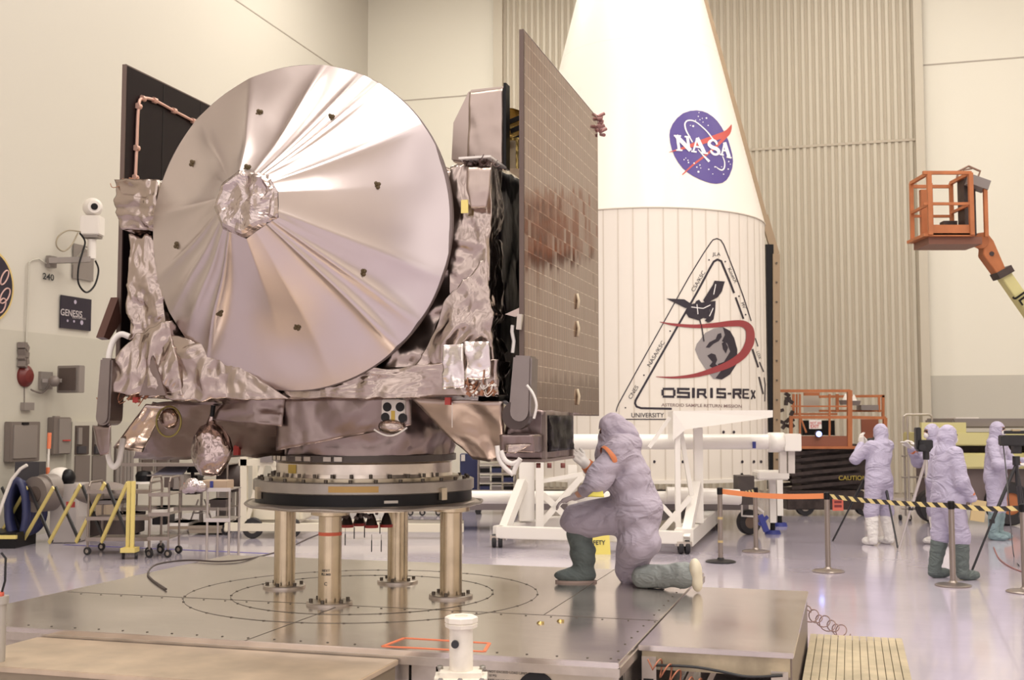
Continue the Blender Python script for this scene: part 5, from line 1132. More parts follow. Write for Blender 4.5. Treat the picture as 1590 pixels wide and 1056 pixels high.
# rolling ladder frame
ld = root('rolling_ladder_frame', 'thin grey metal rolling ladder frame left of the cream boom lift', 'ladder', PZ(1425, 805, 0))
ALG = mat('grey_tube', (.45, .40, .36), .35, .6)
for px, Y in ((1403, 21.3), (1409, 20.6), (1447, 21.3)):
    q = P(px, 647, Y); MB().tube([V((q.x, q.y, .08)), q], .018, 6).build('leg', ALG, ld)
q0, q1 = P(1403, 647, 21.3), P(1447, 647, 21.3); MB().tube([q0, q0+V((.05, 0, .04)), q1+V((-.05, 0, .04)), q1], .022, 8).build('hand_rail', ALG, ld)
for py in (708, 741, 790): MB().tube([P(1400, py, 21.2), P(1449, py, 21.2)], .018, 6).build('rung', ALG, ld)
for px in (1398, 1413, 1447): q = PZ(px, 808, 0); MB().cyl(q+V((-.02, 0, .05)), q+V((.02, 0, .05)), .05, n=12).build('caster', RUB, ld)

# stanchions and tapes
ST = mat('satin_stanchion_steel', (.33, .28, .25), .3, .8); 
st_px = [(1119, 757, 873), (1174, 757, 857), (1286, 764, 888), (1480, 778, 910), (1592, 782, 920)]
names = ['barrier post with a yellowed patched pole beside the white dolly', 'barrier post standing behind, between the dolly and the orange tape', 'steel barrier post where the orange tape meets the striped tape', 'steel barrier post in front of the person in grey-blue boots', 'steel barrier post cut by the right edge of the frame']
SPOST = []
for i, (px, yt, yb) in enumerate(st_px):
    q = PZ(px, yb, 0); t = P(px, yt, q.y); s_ = root('barrier_post', names[i], 'barrier post', q, 0, 'retractable tape barrier posts'); M = LM(s_); h = t.z
    MB(M).lathes((0, 0, 0), [(0, 0), (.19, 0), (.195, .012), (.17, .022), (.05, .04), (.035, .06)], 32).build('base', BLK if i == 0 else ST, s_)
    po = MB(M).lathes((0, 0, 0), [(.032, .05), (.032, h-.09)], 20).build('pole', ST, s_)
    MB(M).lathes((0, 0, 0), [(.035, h-.09), (.038, h-.08), (.038, h-.01), (.03, h), (0, h)], 20).build('tape_head', BLK, s_)
    if i == 0:
        for z in (.25, .55): MB(M).lathe((0, 0, 0), [(.034, z), (.034, z+.03)], 20).build('masking_tape', mat('masking_tape', (.55, .42, .2), .6), po)
    SPOST.append((q, h))
def belt(i, j, label, m, name='barrier_tape', sag=.03, wd=.055, stripes=None):
    (a, ha), (b, hb) = SPOST[i], SPOST[j]; a = a+V((0, 0, ha-.05)); b = b+V((0, 0, hb-.05)); d = (b-a).normalized(); nrm = d.cross(V((0, 0, 1))).normalized()*.002; n = 24
    a = a+d*.04; b = b-d*.04; pts = [a.lerp(b, k/n)-V((0, 0, sag*math.sin(PI*k/n))) for k in range(n+1)]; mb = MB()
    vs = [p+V((0, 0, s*wd/2))+nrm*t for p in pts for s, t in ((-1, -1), (1, -1), (1, 1), (-1, 1))]; fs = []
    for k in range(n):
        for c in range(4): fs.append([k*4+c, k*4+(c+1) % 4, (k+1)*4+(c+1) % 4, (k+1)*4+c])
    mb.add(vs, fs); L = (b-a).length; o = mb.build(name, m, None, a); tag(o, label, 'tape')
    if stripes:
        ms = MB(); pn = int(L/.125)
        for k in range(pn):
            t0, t1 = k/pn, (k+.5)/pn; sk = .45/pn
            def pp(t, s): t = min(max(t, 0), 1); return a.lerp(b, t)-V((0, 0, sag*math.sin(PI*t)))+V((0, 0, s*wd*.5))-nrm.normalized()*.0045*(1 if (CAM-a).dot(nrm) < 0 else -1)
            ms.add([pp(t0+sk, -1), pp(t1+sk, -1), pp(t1-sk*0, 1), pp(t0, 1)], [[0, 1, 2, 3]])
        ms.build('yellow_stripes', stripes, o)
    return o
belt(0, 2, 'plain orange barrier tape across the right half, nearest the deck', mat('orange_webbing', (.80, .27, .10), .55), sag=.03, wd=.065)
YST = mat('yellow_webbing', (.72, .58, .25), .55); BWB = mat('black_webbing', (.03, .025, .025), .55)
belt(0, 1, 'short black and yellow striped tape running back behind the orange tape', BWB, stripes=YST)
belt(2, 3, 'black and yellow striped barrier tape crossing the legs of the photographer', BWB, stripes=YST, sag=.02)
belt(3, 4, 'black and yellow striped barrier tape reaching the right edge of the frame', BWB, stripes=YST, sag=.02)
q, h = SPOST[2]; c_ = q+V((.13, -.01, h-.14)); o = MB().box(c_, (.13, .004, .17)).build('hanging_sign', mat('red_orange_sign', (.62, .14, .09), .5), None, c_); tag(o, 'small red-orange sign hanging off the post where orange tape ends', 'sign')
o2 = MB().box(c_+V((0, -.003, .02)), (.09, .002, .03)).box(c_+V((0, -.003, -.03)), (.09, .002, .03)).build('dark_lines', mat('dark_red_ink', (.2, .03, .03), .5), o)

# yellow wet floor sign behind the kneeling person
q = PZ(932, 862, 0)*1; q = PZ(930, 861, 0); sg = root('safety_sign', 'yellow folding floor sign mostly hidden behind the kneeling person', 'floor sign', q)
YS = mat('yellow_plastic', (.78, .66, .16), .45)
MB(LM(sg)).prism([(-.2, 0, 0), (.16, 0, 0), (.13, .1, .62), (-.16, .1, .62)], (0, .02, 0)).build('front_leaf', YS, sg); MB(LM(sg)).prism([(-.2, .3, 0), (.16, .3, 0), (.13, .14, .62), (-.16, .14, .62)], (0, .02, 0)).build('rear_leaf', YS, sg)
mb = MB(LM(sg)); text_plane(mb, 'SAFETY', (-.165, .012, .13), (1, 0, 0), (0, .16, .62), .085, .02, .9, .006); text_plane(mb, 'FIRST', (-.12, .03, .28), (1, 0, 0), (0, .16, .62), .085, .02, .9, .006); mb.build('sign_text', INK, sg)

# ================================================================== MIDDLE BACKGROUND (under the spacecraft)
def bxr(px0, py0, px1, py1, Y, dY, nm, m, parent, bev=0): 
    a, b = P(px0, py1, Y), P(px1, py0, Y); return MB().bb((a.x, Y, max(a.z, 0.0)), (b.x, Y+dY, b.z)).build(nm, m, parent, bevel=bev)
NAVY = mat('navy_cabinet', (.025, .03, .10), .4)
cb = root('tool_cabinet', 'dark navy upright cabinet beyond the right side of the stand', 'cabinet', PZ(729, 790, 0)); bxr(714, 705, 742, 788, 23.7, .6, 'body', NAVY, cb, .01); bxr(716, 706, 722, 716, 23.66, .03, 'white_card', WHT, cb)
rk = root('wire_shelf_cart', 'chrome wire shelf cart with dark boxes right of the navy cabinet', 'shelf cart', PZ(770, 797, 0)); Yr = 22.6
xa, xb = P(744, 0, Yr).x, P(800, 0, Yr).x
CHR = mat('dull_chrome', (.5, .45, .42), .3, .8)
for x in (xa, xb):
    for y in (Yr, Yr+.55): MB().cyl((x, y, .1), (x, y, 1.25), .015, n=8).build('leg', CHR, rk); MB().cyl((x, y-.02, .06), (x, y+.02, .06), .06, n=12).build('caster', RUB, rk)
for z in (.22, .42, .6, .78, .95, 1.2):
    mb = MB(); mb.bb((xa, Yr, z), (xb, Yr+.55, z+.02)); mb.build('shelf', CHR, rk)
for i, (z, hh) in enumerate(((.24, .12), (.44, .12), (.62, .11), (.80, .11))):
    for k in range(3):
        bxn = root('storage_box', ['dark', 'navy', 'grey'][k] + ' box on the ' + ['bottom', 'second', 'third', 'fourth'][i] + ' shelf of the chrome cart', 'box', (xa+.12+k*.22, Yr+.25, z)); bxn['group'] = 'boxes on the chrome shelf cart'
        MB().bb((xa+.03+k*.23, Yr+.03, z), (xa+.22+k*.23, Yr+.4, z+hh)).build('box', [BLK, NAVY, GRYB][(k+i) % 3], bxn); MB().bb((xa+.025+k*.23, Yr+.025, z+hh-.02), (xa+.225+k*.23, Yr+.405, z+hh)).build('lid', [GRYB, BLK, WHT][(k+i) % 3], bxn)
# white trailer frame seen left of the ring
wt = root('equipment_trailer', 'cream wheeled equipment frame standing behind the left edge of the ring', 'equipment frame', PZ(420, 836, 0)); Yt = 18.1
ENC = mat('cream_enamel', (.74, .68, .55), .45)
def wb(p0, p1, w, Y=Yt, nm='frame_bar', Y1=None): return MB().beam(P(*p0, Y), P(*p1, Y1 or Y), w).build(nm, ENC, wt)
wb((379, 707), (379, 815), .10); wb((396, 712), (396, 812), .07, Yt+.6); wb((372, 718), (440, 718), .10); wb((410, 716), (383, 812), .07); wb((421, 715), (434, 745), .07); wb((350, 818), (720, 820), .12, nm='base_beam'); wb((350, 812), (720, 812), .10, Yt+1.4, nm='base_beam')
bxr(388, 786, 470, 812, Yt+.1, 1.2, 'storage_drum', ENC, wt, .05); bxr(404, 708, 424, 718, Yt-.1, .3, 'clamp', GRYB, wt)
for px in (405, 462): wheel(V((P(px, 0, Yt).x, Yt, .16)), (0, 1, 0), .16, .1, wt, ENC)
bxr(398, 745, 404, 780, Yt+.8, .3, 'dark_box', BLK, wt)
# low dark cart beyond the thruster cluster
lc = root('low_cart', 'low dark cart with small castors seen beneath the ring', 'cart', PZ(660, 800, 0)); bxr(636, 786, 690, 794, 22.4, .6, 'deck', DKM, lc)
for px in (642, 660, 684): wheel(V((P(px, 0, 22.3).x, 22.3, .06)), (0, 1, 0), .06, .05, lc)

# ================================================================== LEFT WALL FIXTURES
GP = mat('grey_brown_panel', (.20, .165, .145), .5, .2); GP2 = mat('darker_recess', (.09, .065, .055), .5); GP3 = mat('mid_grey_panel', (.27, .235, .21), .5, .2)
def wallbox(px0, py0, px1, py1, d, nm, m, parent, off=0.0, bev=0):
    a, b = PL(px0, py0), PL(px1, py1); c = PL(px0, py1)
    mb = MB(ROOM); mb.bb((LW+.02+off, a.y, c.z), (LW+.02+off+d, b.y, a.z)); return mb.build(nm, m, parent, bevel=bev)
def wallroot(nm, label, cat, px, py, group=None): q = PL(px, py, .02); return root(nm, label, cat, RW(q.x, q.y, q.z), -PHI, group)
e = wallroot('electrical_cabinet', 'wide flat grey-brown electrical cabinet on the left wall, leftmost', 'electrical cabinet', 25, 690); wallbox(5, 655, 50, 718, .12, 'body', GP, e, 0, .01); wallbox(9, 660, 44, 712, .02, 'door', GP3, e, .12); wallbox(22, 656, 31, 660, .03, 'latch', BLK, e, .12)
e = wallroot('breaker_box', 'tall grey breaker box with a red stripe on the left wall', 'breaker box', 88, 690); wallbox(72, 648, 98, 706, .12, 'body', GP, e, 0, .01); wallbox(80, 650, 97, 704, .02, 'door', GP3, e, .12); wallbox(84, 683, 95, 685, .02, 'red_stripe', REDC, e, .145); wallbox(78, 646, 86, 650, .05, 'conduit_head', GP3, e, .02)
e = wallroot('switchgear_recess', 'cream switchgear frame with three dark bays on the left wall', 'switchgear', 140, 700)
wallbox(103, 655, 204, 790, .10, 'frame', CREAM2, e)
for i, (x0_, x1_) in enumerate(((107, 127), (134, 153))):
    wallbox(x0_, 661, x1_, 706, .02, 'open_bay', GP2, e, .10); wallbox(x0_+2, 664, x0_+7, 690, .03, 'cable_run', GP3, e, .12); wallbox(x0_+1, 693, x0_+13, 704, .04, 'terminal_block', mat('dark_terminal', (.05, .045, .05), .5), e, .12); wallbox(x0_-1, 708, x1_, 754, .03, 'lower_door', GP, e, .10)
wallbox(168, 695, 196, 762, .02, 'ribbed_bay', GP2, e, .10)
for k in range(5): wallbox(169+k*5.5, 697, 172+k*5.5, 762, .03, 'bay_rib', GP3, e, .12)
for px0, px1, lb in ((214, 233, 'left one'), (237, 255, 'middle one'), (258, 274, 'right one')):
    e = wallroot('wall_vent', 'louvred brown-grey vent high behind the laptop cart, ' + lb, 'vent', px0, 720, 'louvred wall vents'); wallbox(px0, 712, px1, 734, .04, 'frame', GP3, e)
    wallbox(px0+1.5, 714, px1-1.5, 732, .02, 'louvre', GP2, e, .04)
# camera on bracket
e = wallroot('surveillance_camera', 'white dome camera on a grey bracket on the left wall', 'camera', 122, 360)
def WP_(px, py, off): q = PL(px, py, off); return RW(q.x, q.y, q.z)
wallbox(70, 397, 80, 415, .08, 'arm_foot', GP3, e); 
cp = .55
MB().beam(WP_(75, 405, .08), WP_(140, 403, cp), .12, .09).build('arm', GP3, e)
wallbox(112, 378, 142, 432, .02, 'back_plate', GP3, e)
q = WP_(143, 365, cp); cz = lambda py: WP_(143, py, cp).z
MB().cyl((q.x, q.y, cz(402)), (q.x, q.y, cz(372)), .07, n=16).build('stem', WHT, e); MB().bb((q.x-.16, q.y-.14, cz(366)), (q.x+.16, q.y+.14, cz(336))).build('housing', WHT, e, bevel=.015); MB().bb((q.x-.13, q.y-.12, cz(370)), (q.x+.13, q.y+.12, cz(366))).build('housing_base', GP3, e)
h_ = V((q.x, q.y, cz(322))); dm = MB().ball(h_, .16, 20, 12).build('camera_ball', WHT, e); vd = (CAM-h_); vd.z = 0; vd = (vd.normalized()+V((.15, 0, -.08))).normalized()
MB().lathes(h_+vd*.13, [(0, 0), (.115, 0), (.12, .02), (.10, .05), (.05, .05)], 24, ax=vd).build('lens_ring', WHT, dm); MB().lathes(h_+vd*.185, [(.055, -.01), (.055, .012), (0, .012)], 20, ax=vd).build('lens', BLK, dm)
MB().tube(spline([WP_(x, y, cp) for x, y in ((125, 360), (105, 358), (90, 368), (88, 382), (98, 390), (110, 382), (121, 362))], 6), .012, 6).build('cable_loop', mat('khaki_cable', (.3, .25, .17), .5), e)
MB().tube(spline([WP_(x, y, cp) for x, y in ((124, 362), (132, 375), (128, 392), (122, 415), (122, 440), (134, 454), (147, 443), (153, 420), (148, 405))], 6), .016, 6).build('cable_loop', BLK, e)
MB().tube([WP_(134, 386, cp-.02), WP_(112, 410, .2)], .02, 6).build('strut', CREAM2, e)
MB().tube([WP_(82, 416, .03), WP_(75, 411, .03), WP_(60, 402, .03), WP_(50, 404, .03), WP_(45, 408, .03)], .012, 6).build('conduit', CREAM2, e)
# number on the wall
def walltext(s, px, py, hpx, nm, m, parent=None, bold=.01, sx=1, off=.03):
    q = PL(px, py, off); q2 = PL(px, py-hpx, off); mb = MB(ROOM); text_plane(mb, s, q, (0, 1, 0), (0, 0, 1), (q2.z-q.z)/.72, bold, sx); return mb.build(nm, m, parent, *([None] if parent else [RW(q.x, q.y, q.z)]), **({} if parent else {'rot': -PHI}))
tag(walltext('240', 66, 433, 10, 'bay_number', INK, None, .02, 1.3), 'black number 240 stencilled under the camera arm', 'wall number')
# posters
e = wallroot('wall_poster', 'black rectangular poster with silver lettering under the camera', 'poster', 115, 485)
wallbox(92, 458, 138, 509, .02, 'board', mat('poster_black', (.018, .012, .025), .5), e)
walltext('GENESIS', 93.5, 489, 10.5, 'poster_lettering', mat('silver_ink', (.55, .5, .5), .5), e, .01, 1.0, .045)
mb = MB(ROOM)
for x, y, r, cc in ((117, 469, .035, 0), (105, 498, .022, 1), (115, 499, .022, 2), (127, 501, .04, 0)): q = PL(x, y, .045); mb.lathe(q, [(0, 0), (r, 0)], 14, False, ax=(1, 0, .3) if 0 else (1, 0, 0))
mb.build('poster_spots', mat('pale_violet_spot', (.45, .40, .5), .5), e); walltext('SEARCH FOR ORIGINS', 112, 494, 3, 'poster_lettering', MATS['silver_ink'], e, .0, .8, .045)
q = PL(-22, 443, .02); qr = PL(18, 443, .02); rr = (qr.y-q.y)
e = root('round_patch_sign', 'large dark round mission patch sign cut by the left edge of the frame', 'sign', RW(q.x, q.y, q.z), -PHI)
rz = PL(-5, 384, .02).z - PL(-5, 443, .02).z
def disc(r0, off, m, nm, par):
    mb = MB(ROOM); mb.lathes((q.x, q.y, q.z), [(0, off), (r0, off), (r0, 0), ], 64, ax=(1, 0, 0)); return mb.build(nm, m, par)
rr = max(rr, .5)
disc(rr*1.03, .03, mat('gold_rim', (.62, .47, .18), .5), 'rim', e); disc(rr*.96, .036, mat('poster_black', (0, 0, 0)), 'disc', e)
mb = MB(ROOM)
for (cy, cz_, a1, a2, tl_) in ((.62, .28, .24, .10, 1.0), (.66, -.22, .26, .13, .9), (.55, -.5, .22, .12, 1.1)):
    mb.tube([V((LW+.062, q.y+rr*(cy+a1*math.cos(t)*math.cos(tl_)-a2*math.sin(t)*math.sin(tl_)), q.z+rr*(cz_+a1*math.cos(t)*math.sin(tl_)+a2*math.sin(t)*math.cos(tl_)))) for t in [2*PI*i/30 for i in range(30)]], .012, 5, closed=True)
mb.build('patch_loops', mat('pink_line', (.6, .38, .34), .5), e)
# lamp on arm, fire bell, conduit, small box
e = wallroot('floodlight', 'small dark floodlight on an arm on the left wall', 'floodlight', 95, 590); wallbox(58, 577, 76, 604, .05, 'back_plate', GP3, e); MB().beam(WP_(66, 591, .1), WP_(96, 591, .35), .06).build('arm', GP3, e); MB().ball(WP_(84, 592, .3), .09, 12, 8).build('joint', GP, e)
q = WP_(110, 589, .4); hd = MB().box(q, (.46, .14, .44), Matrix.Rotation(-.4, 3, 'Z')).build('lamp_head', GP3, e, bevel=.01); MB().box(q+V((-.03, -.08, 0)), (.34, .02, .36), Matrix.Rotation(-.4, 3, 'Z')).build('lamp_glass', GP2, hd); MB().tube(spline([WP_(x, y, .08) for x, y in ((48, 605), (55, 608), (65, 610), (74, 602), (76, 594))], 5), .015, 6).build('cable', GP, e)
e = wallroot('alarm_bell', 'dark red round alarm bell hanging on the left wall', 'alarm bell', 38, 584); q = PL(38, 584, .02); MB(ROOM).lathes(q, [(0, .12), (.10, .10), (.17, .04), (.175, 0)], 24, ax=(1, 0, 0)).build('gong', mat('dark_red_gong', (.13, .015, .012), .4), e); 
MB().tube([WP_(x, y, .05) for x, y in ((45, 408), (43, 470), (41, 530), (36, 545), (37, 570))], .014, 6).build('conduit', CREAM2, e)
mb = MB(); [mb.box(WP_(35+(k % 2)*3, 536+k*5, .08), (.12, .1, .09), Matrix.Rotation(k, 3, 'X')) for k in range(7)]; mb.build('chain', GP, e, kind='stuff')
wallbox(30, 625, 45, 637, .08, 'junction_box', GP3, e); MB().tube([WP_(38, 598, .03), WP_(38, 625, .03)], .008, 5).build('wire', GP, e)

# ================================================================== LEFT FLOOR EQUIPMENT
GY = mat('gate_yellow', (.74, .60, .20), .45); GB = mat('gate_black', (.02, .018, .02), .5)
gt = root('folding_gate', 'yellow and black folding lattice gate on the left floor', 'barrier gate', PZ(203, 868, 0))
gd = [(203, 868), (0, 843)]; G0, G1 = PZ(203, 868, 0), PZ(-12, 842, 0)
def gp(px, py):                                   # point of the gate's vertical plane seen at a pixel
    n = (G1-G0).cross(V((0, 0, 1))); d = ray(px, py); t = (G0-CAM).dot(n)/d.dot(n); return CAM+d*t
for (x0_, y0_, x1_, y1_) in ((33, 845, 83, 757), (76, 843, 125, 753), (118, 842, 163, 750), (157, 842, 198, 750), (-8, 845, 42, 757)): MB().beam(gp(x0_, y0_), gp(x1_, y1_), .02, .055).build('yellow_slat', GY, gt)
off = (G1-G0).cross(V((0, 0, 1))).normalized()*-.03
if off.y < 0: off = -off
for (x0_, y0_, x1_, y1_) in ((83, 757, 120, 840), (125, 755, 158, 838), (163, 752, 197, 838), (42, 757, 78, 842), (0, 757, 36, 845)): MB().beam(gp(x0_, y0_)+off, gp(x1_, y1_)+off, .02, .05).build('black_slat', GB, gt)
for px in (198, 205): q = gp(px, 862); t = gp(px, 747); MB().beam(V((q.x, q.y, .12)), V((q.x, q.y, t.z)), .045, .04).build('end_post', GY, gt)
q = gp(202, 866); MB().bb((q.x-.10, q.y-.1, .09), (q.x+.09, q.y+.1, .15)).build('post_foot', GY, gt)
for dx in (-.09, .08): wheel(V((q.x+dx, q.y, .045)), (1, .3, 0), .045, .04, gt)
# silver carts
STL = mat('dull_cart_steel', (.30, .25, .22), .35, .7)
def cart(name, label, cat, px0, px1, Y, dY, shelves, ztop, handles=True, m=STL, group=None, rr=.016, cst=.055):
    x0_, x1_ = P(px0, 800, Y).x, P(px1, 800, Y).x; c = root(name, label, cat, ((x0_+x1_)/2, Y+dY/2, 0), 0, group)
    for x in (x0_, x1_):
        for y in (Y, Y+dY):
            MB().cyl((x, y, cst*1.6), (x, y, ztop), rr, n=8).build('leg', m, c)
            if cst: wheel((x, y-.0, cst), (.35, 1, 0), cst, .035, c)
    for z in shelves:
        mb = MB(); mb.bb((x0_-.02, Y-.02, z-.012), (x1_+.02, Y+dY+.02, z)); mb.bb((x0_-.02, Y-.03, z-.03), (x1_+.02, Y-.02, z+.02)); mb.build('shelf', m, c)
    if handles:
        for x in (x0_, x1_): MB().tube([(x, Y, ztop), (x, Y+.05, ztop+.06), (x, Y+dY-.05, ztop+.06), (x, Y+dY, ztop)], rr, 8).build('handle', m, c)
    return c
cart('utility_cart', 'silver three shelf cart on castors just behind the yellow gate', 'cart', 137, 232, 15.9, .55, (.22, .50, .86), .92)
cart('utility_cart', 'smaller dark wire cart with hooped handles right of the yellow gate post', 'cart', 233, 262, 15.6, .5, (.26, .58, .84), 1.0, rr=.014)
c_ = cart('work_table', 'long dull metal bench on wheels with the slanted laptop on it', 'work table', 190, 352, 18.6, .7, (.42, 1.12), 1.12, False, cst=.09)
cart('instrument_table', 'narrow steel table with thin legs under the hanging foil bag', 'table', 322, 356, 15.3, .55, (.53, .925), .925, False, m=CHR, cst=0)
def thing_box(name, label, cat, px0, py0, px1, py1, Y, dY, m, nm='body', bev=.006, group=None):
    a, b = P(px0, py1, Y), P(px1, py0, Y); r = root(name, label, cat, ((a.x+b.x)/2, Y+dY/2, a.z), 0, group); MB().bb((a.x, Y, a.z), (b.x, Y+dY, b.z)).build(nm, m, r, bevel=bev); return r
r = root('laptop', 'open grey laptop tilted back on the long bench', 'laptop', P(262, 738, 18.7)); q = [P(x, y, Y) for x, y, Y in ((238, 737, 18.6), (283, 737, 18.6), (293, 724, 19.0), (258, 724, 19.0))]
MB().prism(q, (0, .02, -.02)).build('screen', mat('laptop_grey', (.26, .25, .32), .35), r); MB().bb((P(238, 0, 18.6).x, 18.5, P(0, 739, 18.6).z), (P(285, 0, 18.6).x, 18.7, P(0, 737, 18.6).z)).build('keyboard_base', GRYB, r)
r = thing_box('monitor', 'black flat monitor at the back of the long bench', 'monitor', 290, 721, 308, 734, 19.0, .06, BLK); MB().cyl(P(299, 742, 19.03), P(299, 734, 19.03), .03).build('stand', BLK, r)
r = thing_box('equipment_case', 'grey-brown case on the bench below the monitor', 'case', 268, 738, 286, 760, 18.4, .4, GP3); MB().bb((P(270, 0, 18.39).x, 18.385, P(0, 757, 18.4).z), (P(284, 0, 18.39).x, 18.4, P(0, 741, 18.4).z)).build('front_panel', GP2, r)
r = thing_box('parts_box', 'tan carton with a blue strap on the narrow steel table', 'box', 308, 747, 352, 760, 15.35, .4, mat('tan_carton', (.42, .31, .22), .6)); a = P(326, 760, 15.34); b = P(331, 747, 15.34); MB().bb((a.x, 15.335, a.z), (b.x, 15.35, b.z)).build('blue_strap', BLU, r)
MB().bb((P(300, 0, 15.34).x, 15.335, P(0, 757, 15.34).z), (P(313, 0, 15.34).x, 15.35, P(0, 750, 15.34).z)).build('orange_label', ORANGE, r)
q = P(298, 754, 15.2); mb = MB(); vs, fs = sdf_mesh([('e', (0, 0, 0), (.10, .1, .10)), ('e', (.1, .02, -.02), (.09, .08, .07)), ('e', (-.07, 0, -.04), (.08, .08, .06))], .02, .03, [(1, .3, .5, 40, 30, .008)]); mb.add([v+q for v in vs], fs, False)
tag(mb.build('plastic_bag', foil('clear_bag_film', (.55, .48, .48), .25, 12, .03), None, q), 'crumpled clear bag on the left end of the narrow steel table', 'bag')
r = root('swivel_stool', 'low black stool with a chrome star base under the long bench', 'stool', PZ(280, 818, 0)); q = PZ(280, 818, 0); MB().lathes(q, [(0, .62), (.2, .62), (.22, .66), (.2, .72), (0, .72)], 24).build('seat', BLK, r); MB().cyl(q+V((0, 0, .1)), q+V((0, 0, .62)), .025, n=10).build('column', CHR, r)
for k in range(5): a = 2*PI*k/5; MB().tube([q+V((0, 0, .14)), q+V((.28*math.cos(a), .28*math.sin(a), .07))], .018, 6).build('foot', CHR, r)
for k in range(2): pass
r = root('shop_fan', 'round black ended blower sitting on the long bench left of the laptop', 'blower', P(225, 748, 18.0)); q = P(223, 748, 18.6); MB().lathes(q, [(0, 0), (.12, 0), (.13, .1), (.1, .16), (0, .18)], 20).build('dome', BLK, r); MB().lathes(q-V((0, 0, .03)), [(0, 0), (.16, 0), (.15, .035), (0, .035)], 20).build('base', WHT, r)
r = root('tank_cover', 'grey rounded cover draped over the cart behind the gate', 'cover', P(163, 765, 17.2)); q = P(160, 766, 16.9); MB().ball(q, (.42, .3, .17), 20, 10).build('cover', mat('grey_brown_cloth', (.22, .18, .16), .6, bump=.4, bscale=8), r)
r = thing_box('white_cabinet', 'plain pale grey cabinet standing behind the folding gate', 'cabinet', 76, 752, 119, 843, 17.4, .6, mat('pale_grey_cabinet', (.50, .45, .42), .5), bev=.01); MB().bb((P(118, 0, 17.4).x, 17.42, 0), (P(121, 0, 17.4).x, 17.98, P(0, 752, 17.4).z)).build('side_panel', GP3, r)
q = P(96, 742, 17.6); r = root('helmet', 'white rounded hood with a black side resting on the pale cabinet', 'hood', q); MB().ball(q-V((.02, 0, 0)), (.19, .18, .16), 24, 14).build('shell', WHT, r); MB().ball(q+V((.10, -.03, 0)), (.115, .14, .135), 20, 12).build('visor', BLK, r)
# hose reel machine at far left
r = root('hose_reel', 'big bundle of dark blue hoses and grey drums at the far left', 'hose reel', PZ(30, 840, 0))
HB = mat('dark_blue_hose', (.03, .035, .10), .4); Yh = 17.0
for k in range(9):
    cx_ = 26+k*2.2; pts = [P(cx_+(14+k*1.4)*math.cos(t), 792+(46-k*1.5)*math.sin(t), Yh+k*.05) for t in [2*PI*i/30 for i in range(30)]]; MB().tube(pts, .055, 8, closed=True).build('hose_loop', HB, r)
MB().tube([P(x, y, Yh-.2) for x, y in ((-4, 805), (8, 770), (18, 745), (32, 728), (42, 722))], .025, 8).build('white_pipe', WHT, r)
MB().lathes(P(53, 768, Yh), [(0, 0), (.26, 0), (.26, .3), (0, .3)], 28, ax=(.5, 1, 0)).build('drum', GP, r); MB().lathes(P(53, 768, Yh-.02), [(0, 0), (.12, 0), (.12, .05)], 20, ax=(.5, 1, 0)).build('drum_core', GP2, r); MB().lathes(P(66, 760, Yh+.1), [(0, 0), (.22, 0), (.22, .2), (0, .2)], 28, ax=(.5, 1, 0)).build('drum', GP3, r)
MB().bb((P(-20, 0, Yh).x, Yh-.3, .0), (P(62, 0, Yh).x, Yh+.4, .22)).build('skid_base', BLK, r); MB().bb((P(-20, 0, Yh).x, Yh-.36, .14), (P(64, 0, Yh).x, Yh-.3, .19)).build('yellow_edge', GY, r)
MB().bb((P(24, 0, Yh).x, Yh+.45, .25), (P(62, 0, Yh).x, Yh+.7, 1.2)).build('back_box', mat('dark_box', (.04, .035, .04), .5), r)
r = root('warning_light_pole', 'thin orange and white pole standing before the breaker box', 'pole', P(73, 752, 17.9)); q = P(73, 755, 17.9); t = P(77, 672, 17.9); MB().cyl(q, q.lerp(t, .35), .03, n=10).build('orange_sleeve', ORANGE, r); MB().cyl(q.lerp(t, .35), q.lerp(t, .7), .018, n=10).build('pole', WHT, r); MB().cyl(q.lerp(t, .7), t, .03, n=10).build('orange_head', ORANGE, r)
r = thing_box('warning_board', 'small white warning board with red top behind the lattice', 'sign', 122, 776, 137, 802, 17.0, .02, mat('sign_white', (0, 0, 0))); MB().bb((P(123, 0, 16.99).x, 16.985, P(0, 788, 17).z), (P(136, 0, 16.99).x, 17.0, P(0, 779, 17).z)).build('red_field', REDC, r)
# clutter among the carts
def clutter(name, label, cat, px0, py0, px1, py1, Y, dY, m, lidm=None):
    r = thing_box(name, label, cat, px0, py0, px1, py1, Y, dY, m)
    a, b = P(px0, py1, Y), P(px1, py0, Y)
    MB().bb((a.x-.01, Y-.015, b.z-.05), (b.x+.01, Y+dY+.01, b.z)).build('lid', lidm or m, r); return r
DB = mat('dark_brown_crate', (.07, .05, .045), .6); TB = mat('tan_crate', (.36, .28, .20), .6)
clutter('crate', 'dark brown crate on the floor behind the silver three shelf cart', 'crate', 120, 800, 200, 832, 18.2, .8, DB)
clutter('crate', 'tan carton between the lattice and the silver cart', 'crate', 148, 776, 165, 802, 17.7, .4, TB, WHT)
clutter('drawer_unit', 'black drawer unit under the middle of the long bench', 'drawer unit', 236, 788, 258, 815, 18.7, .5, BLK, DB)
clutter('crate', 'flat tan crate on the lower shelf of the long bench', 'crate', 262, 812, 292, 822, 18.62, .6, TB, WHT)
clutter('crate', 'wide tan crate at the right end of the lower bench shelf', 'crate', 293, 816, 345, 828, 18.62, .6, mat('grey_tan_crate', (.33, .27, .21), .6))
clutter('instrument_rack', 'dark instrument rack right of the laptop', 'rack', 287, 738, 306, 768, 19.3, .4, DB, BLK)
clutter('equipment_case', 'black hard case beneath the carton on the steel table', 'case', 326, 776, 350, 788, 15.5, .3, DB)
clutter('parts_tray', 'grey tray on the upper shelf of the silver cart', 'tray', 150, 777, 185, 783, 16.0, .3, GRYB)
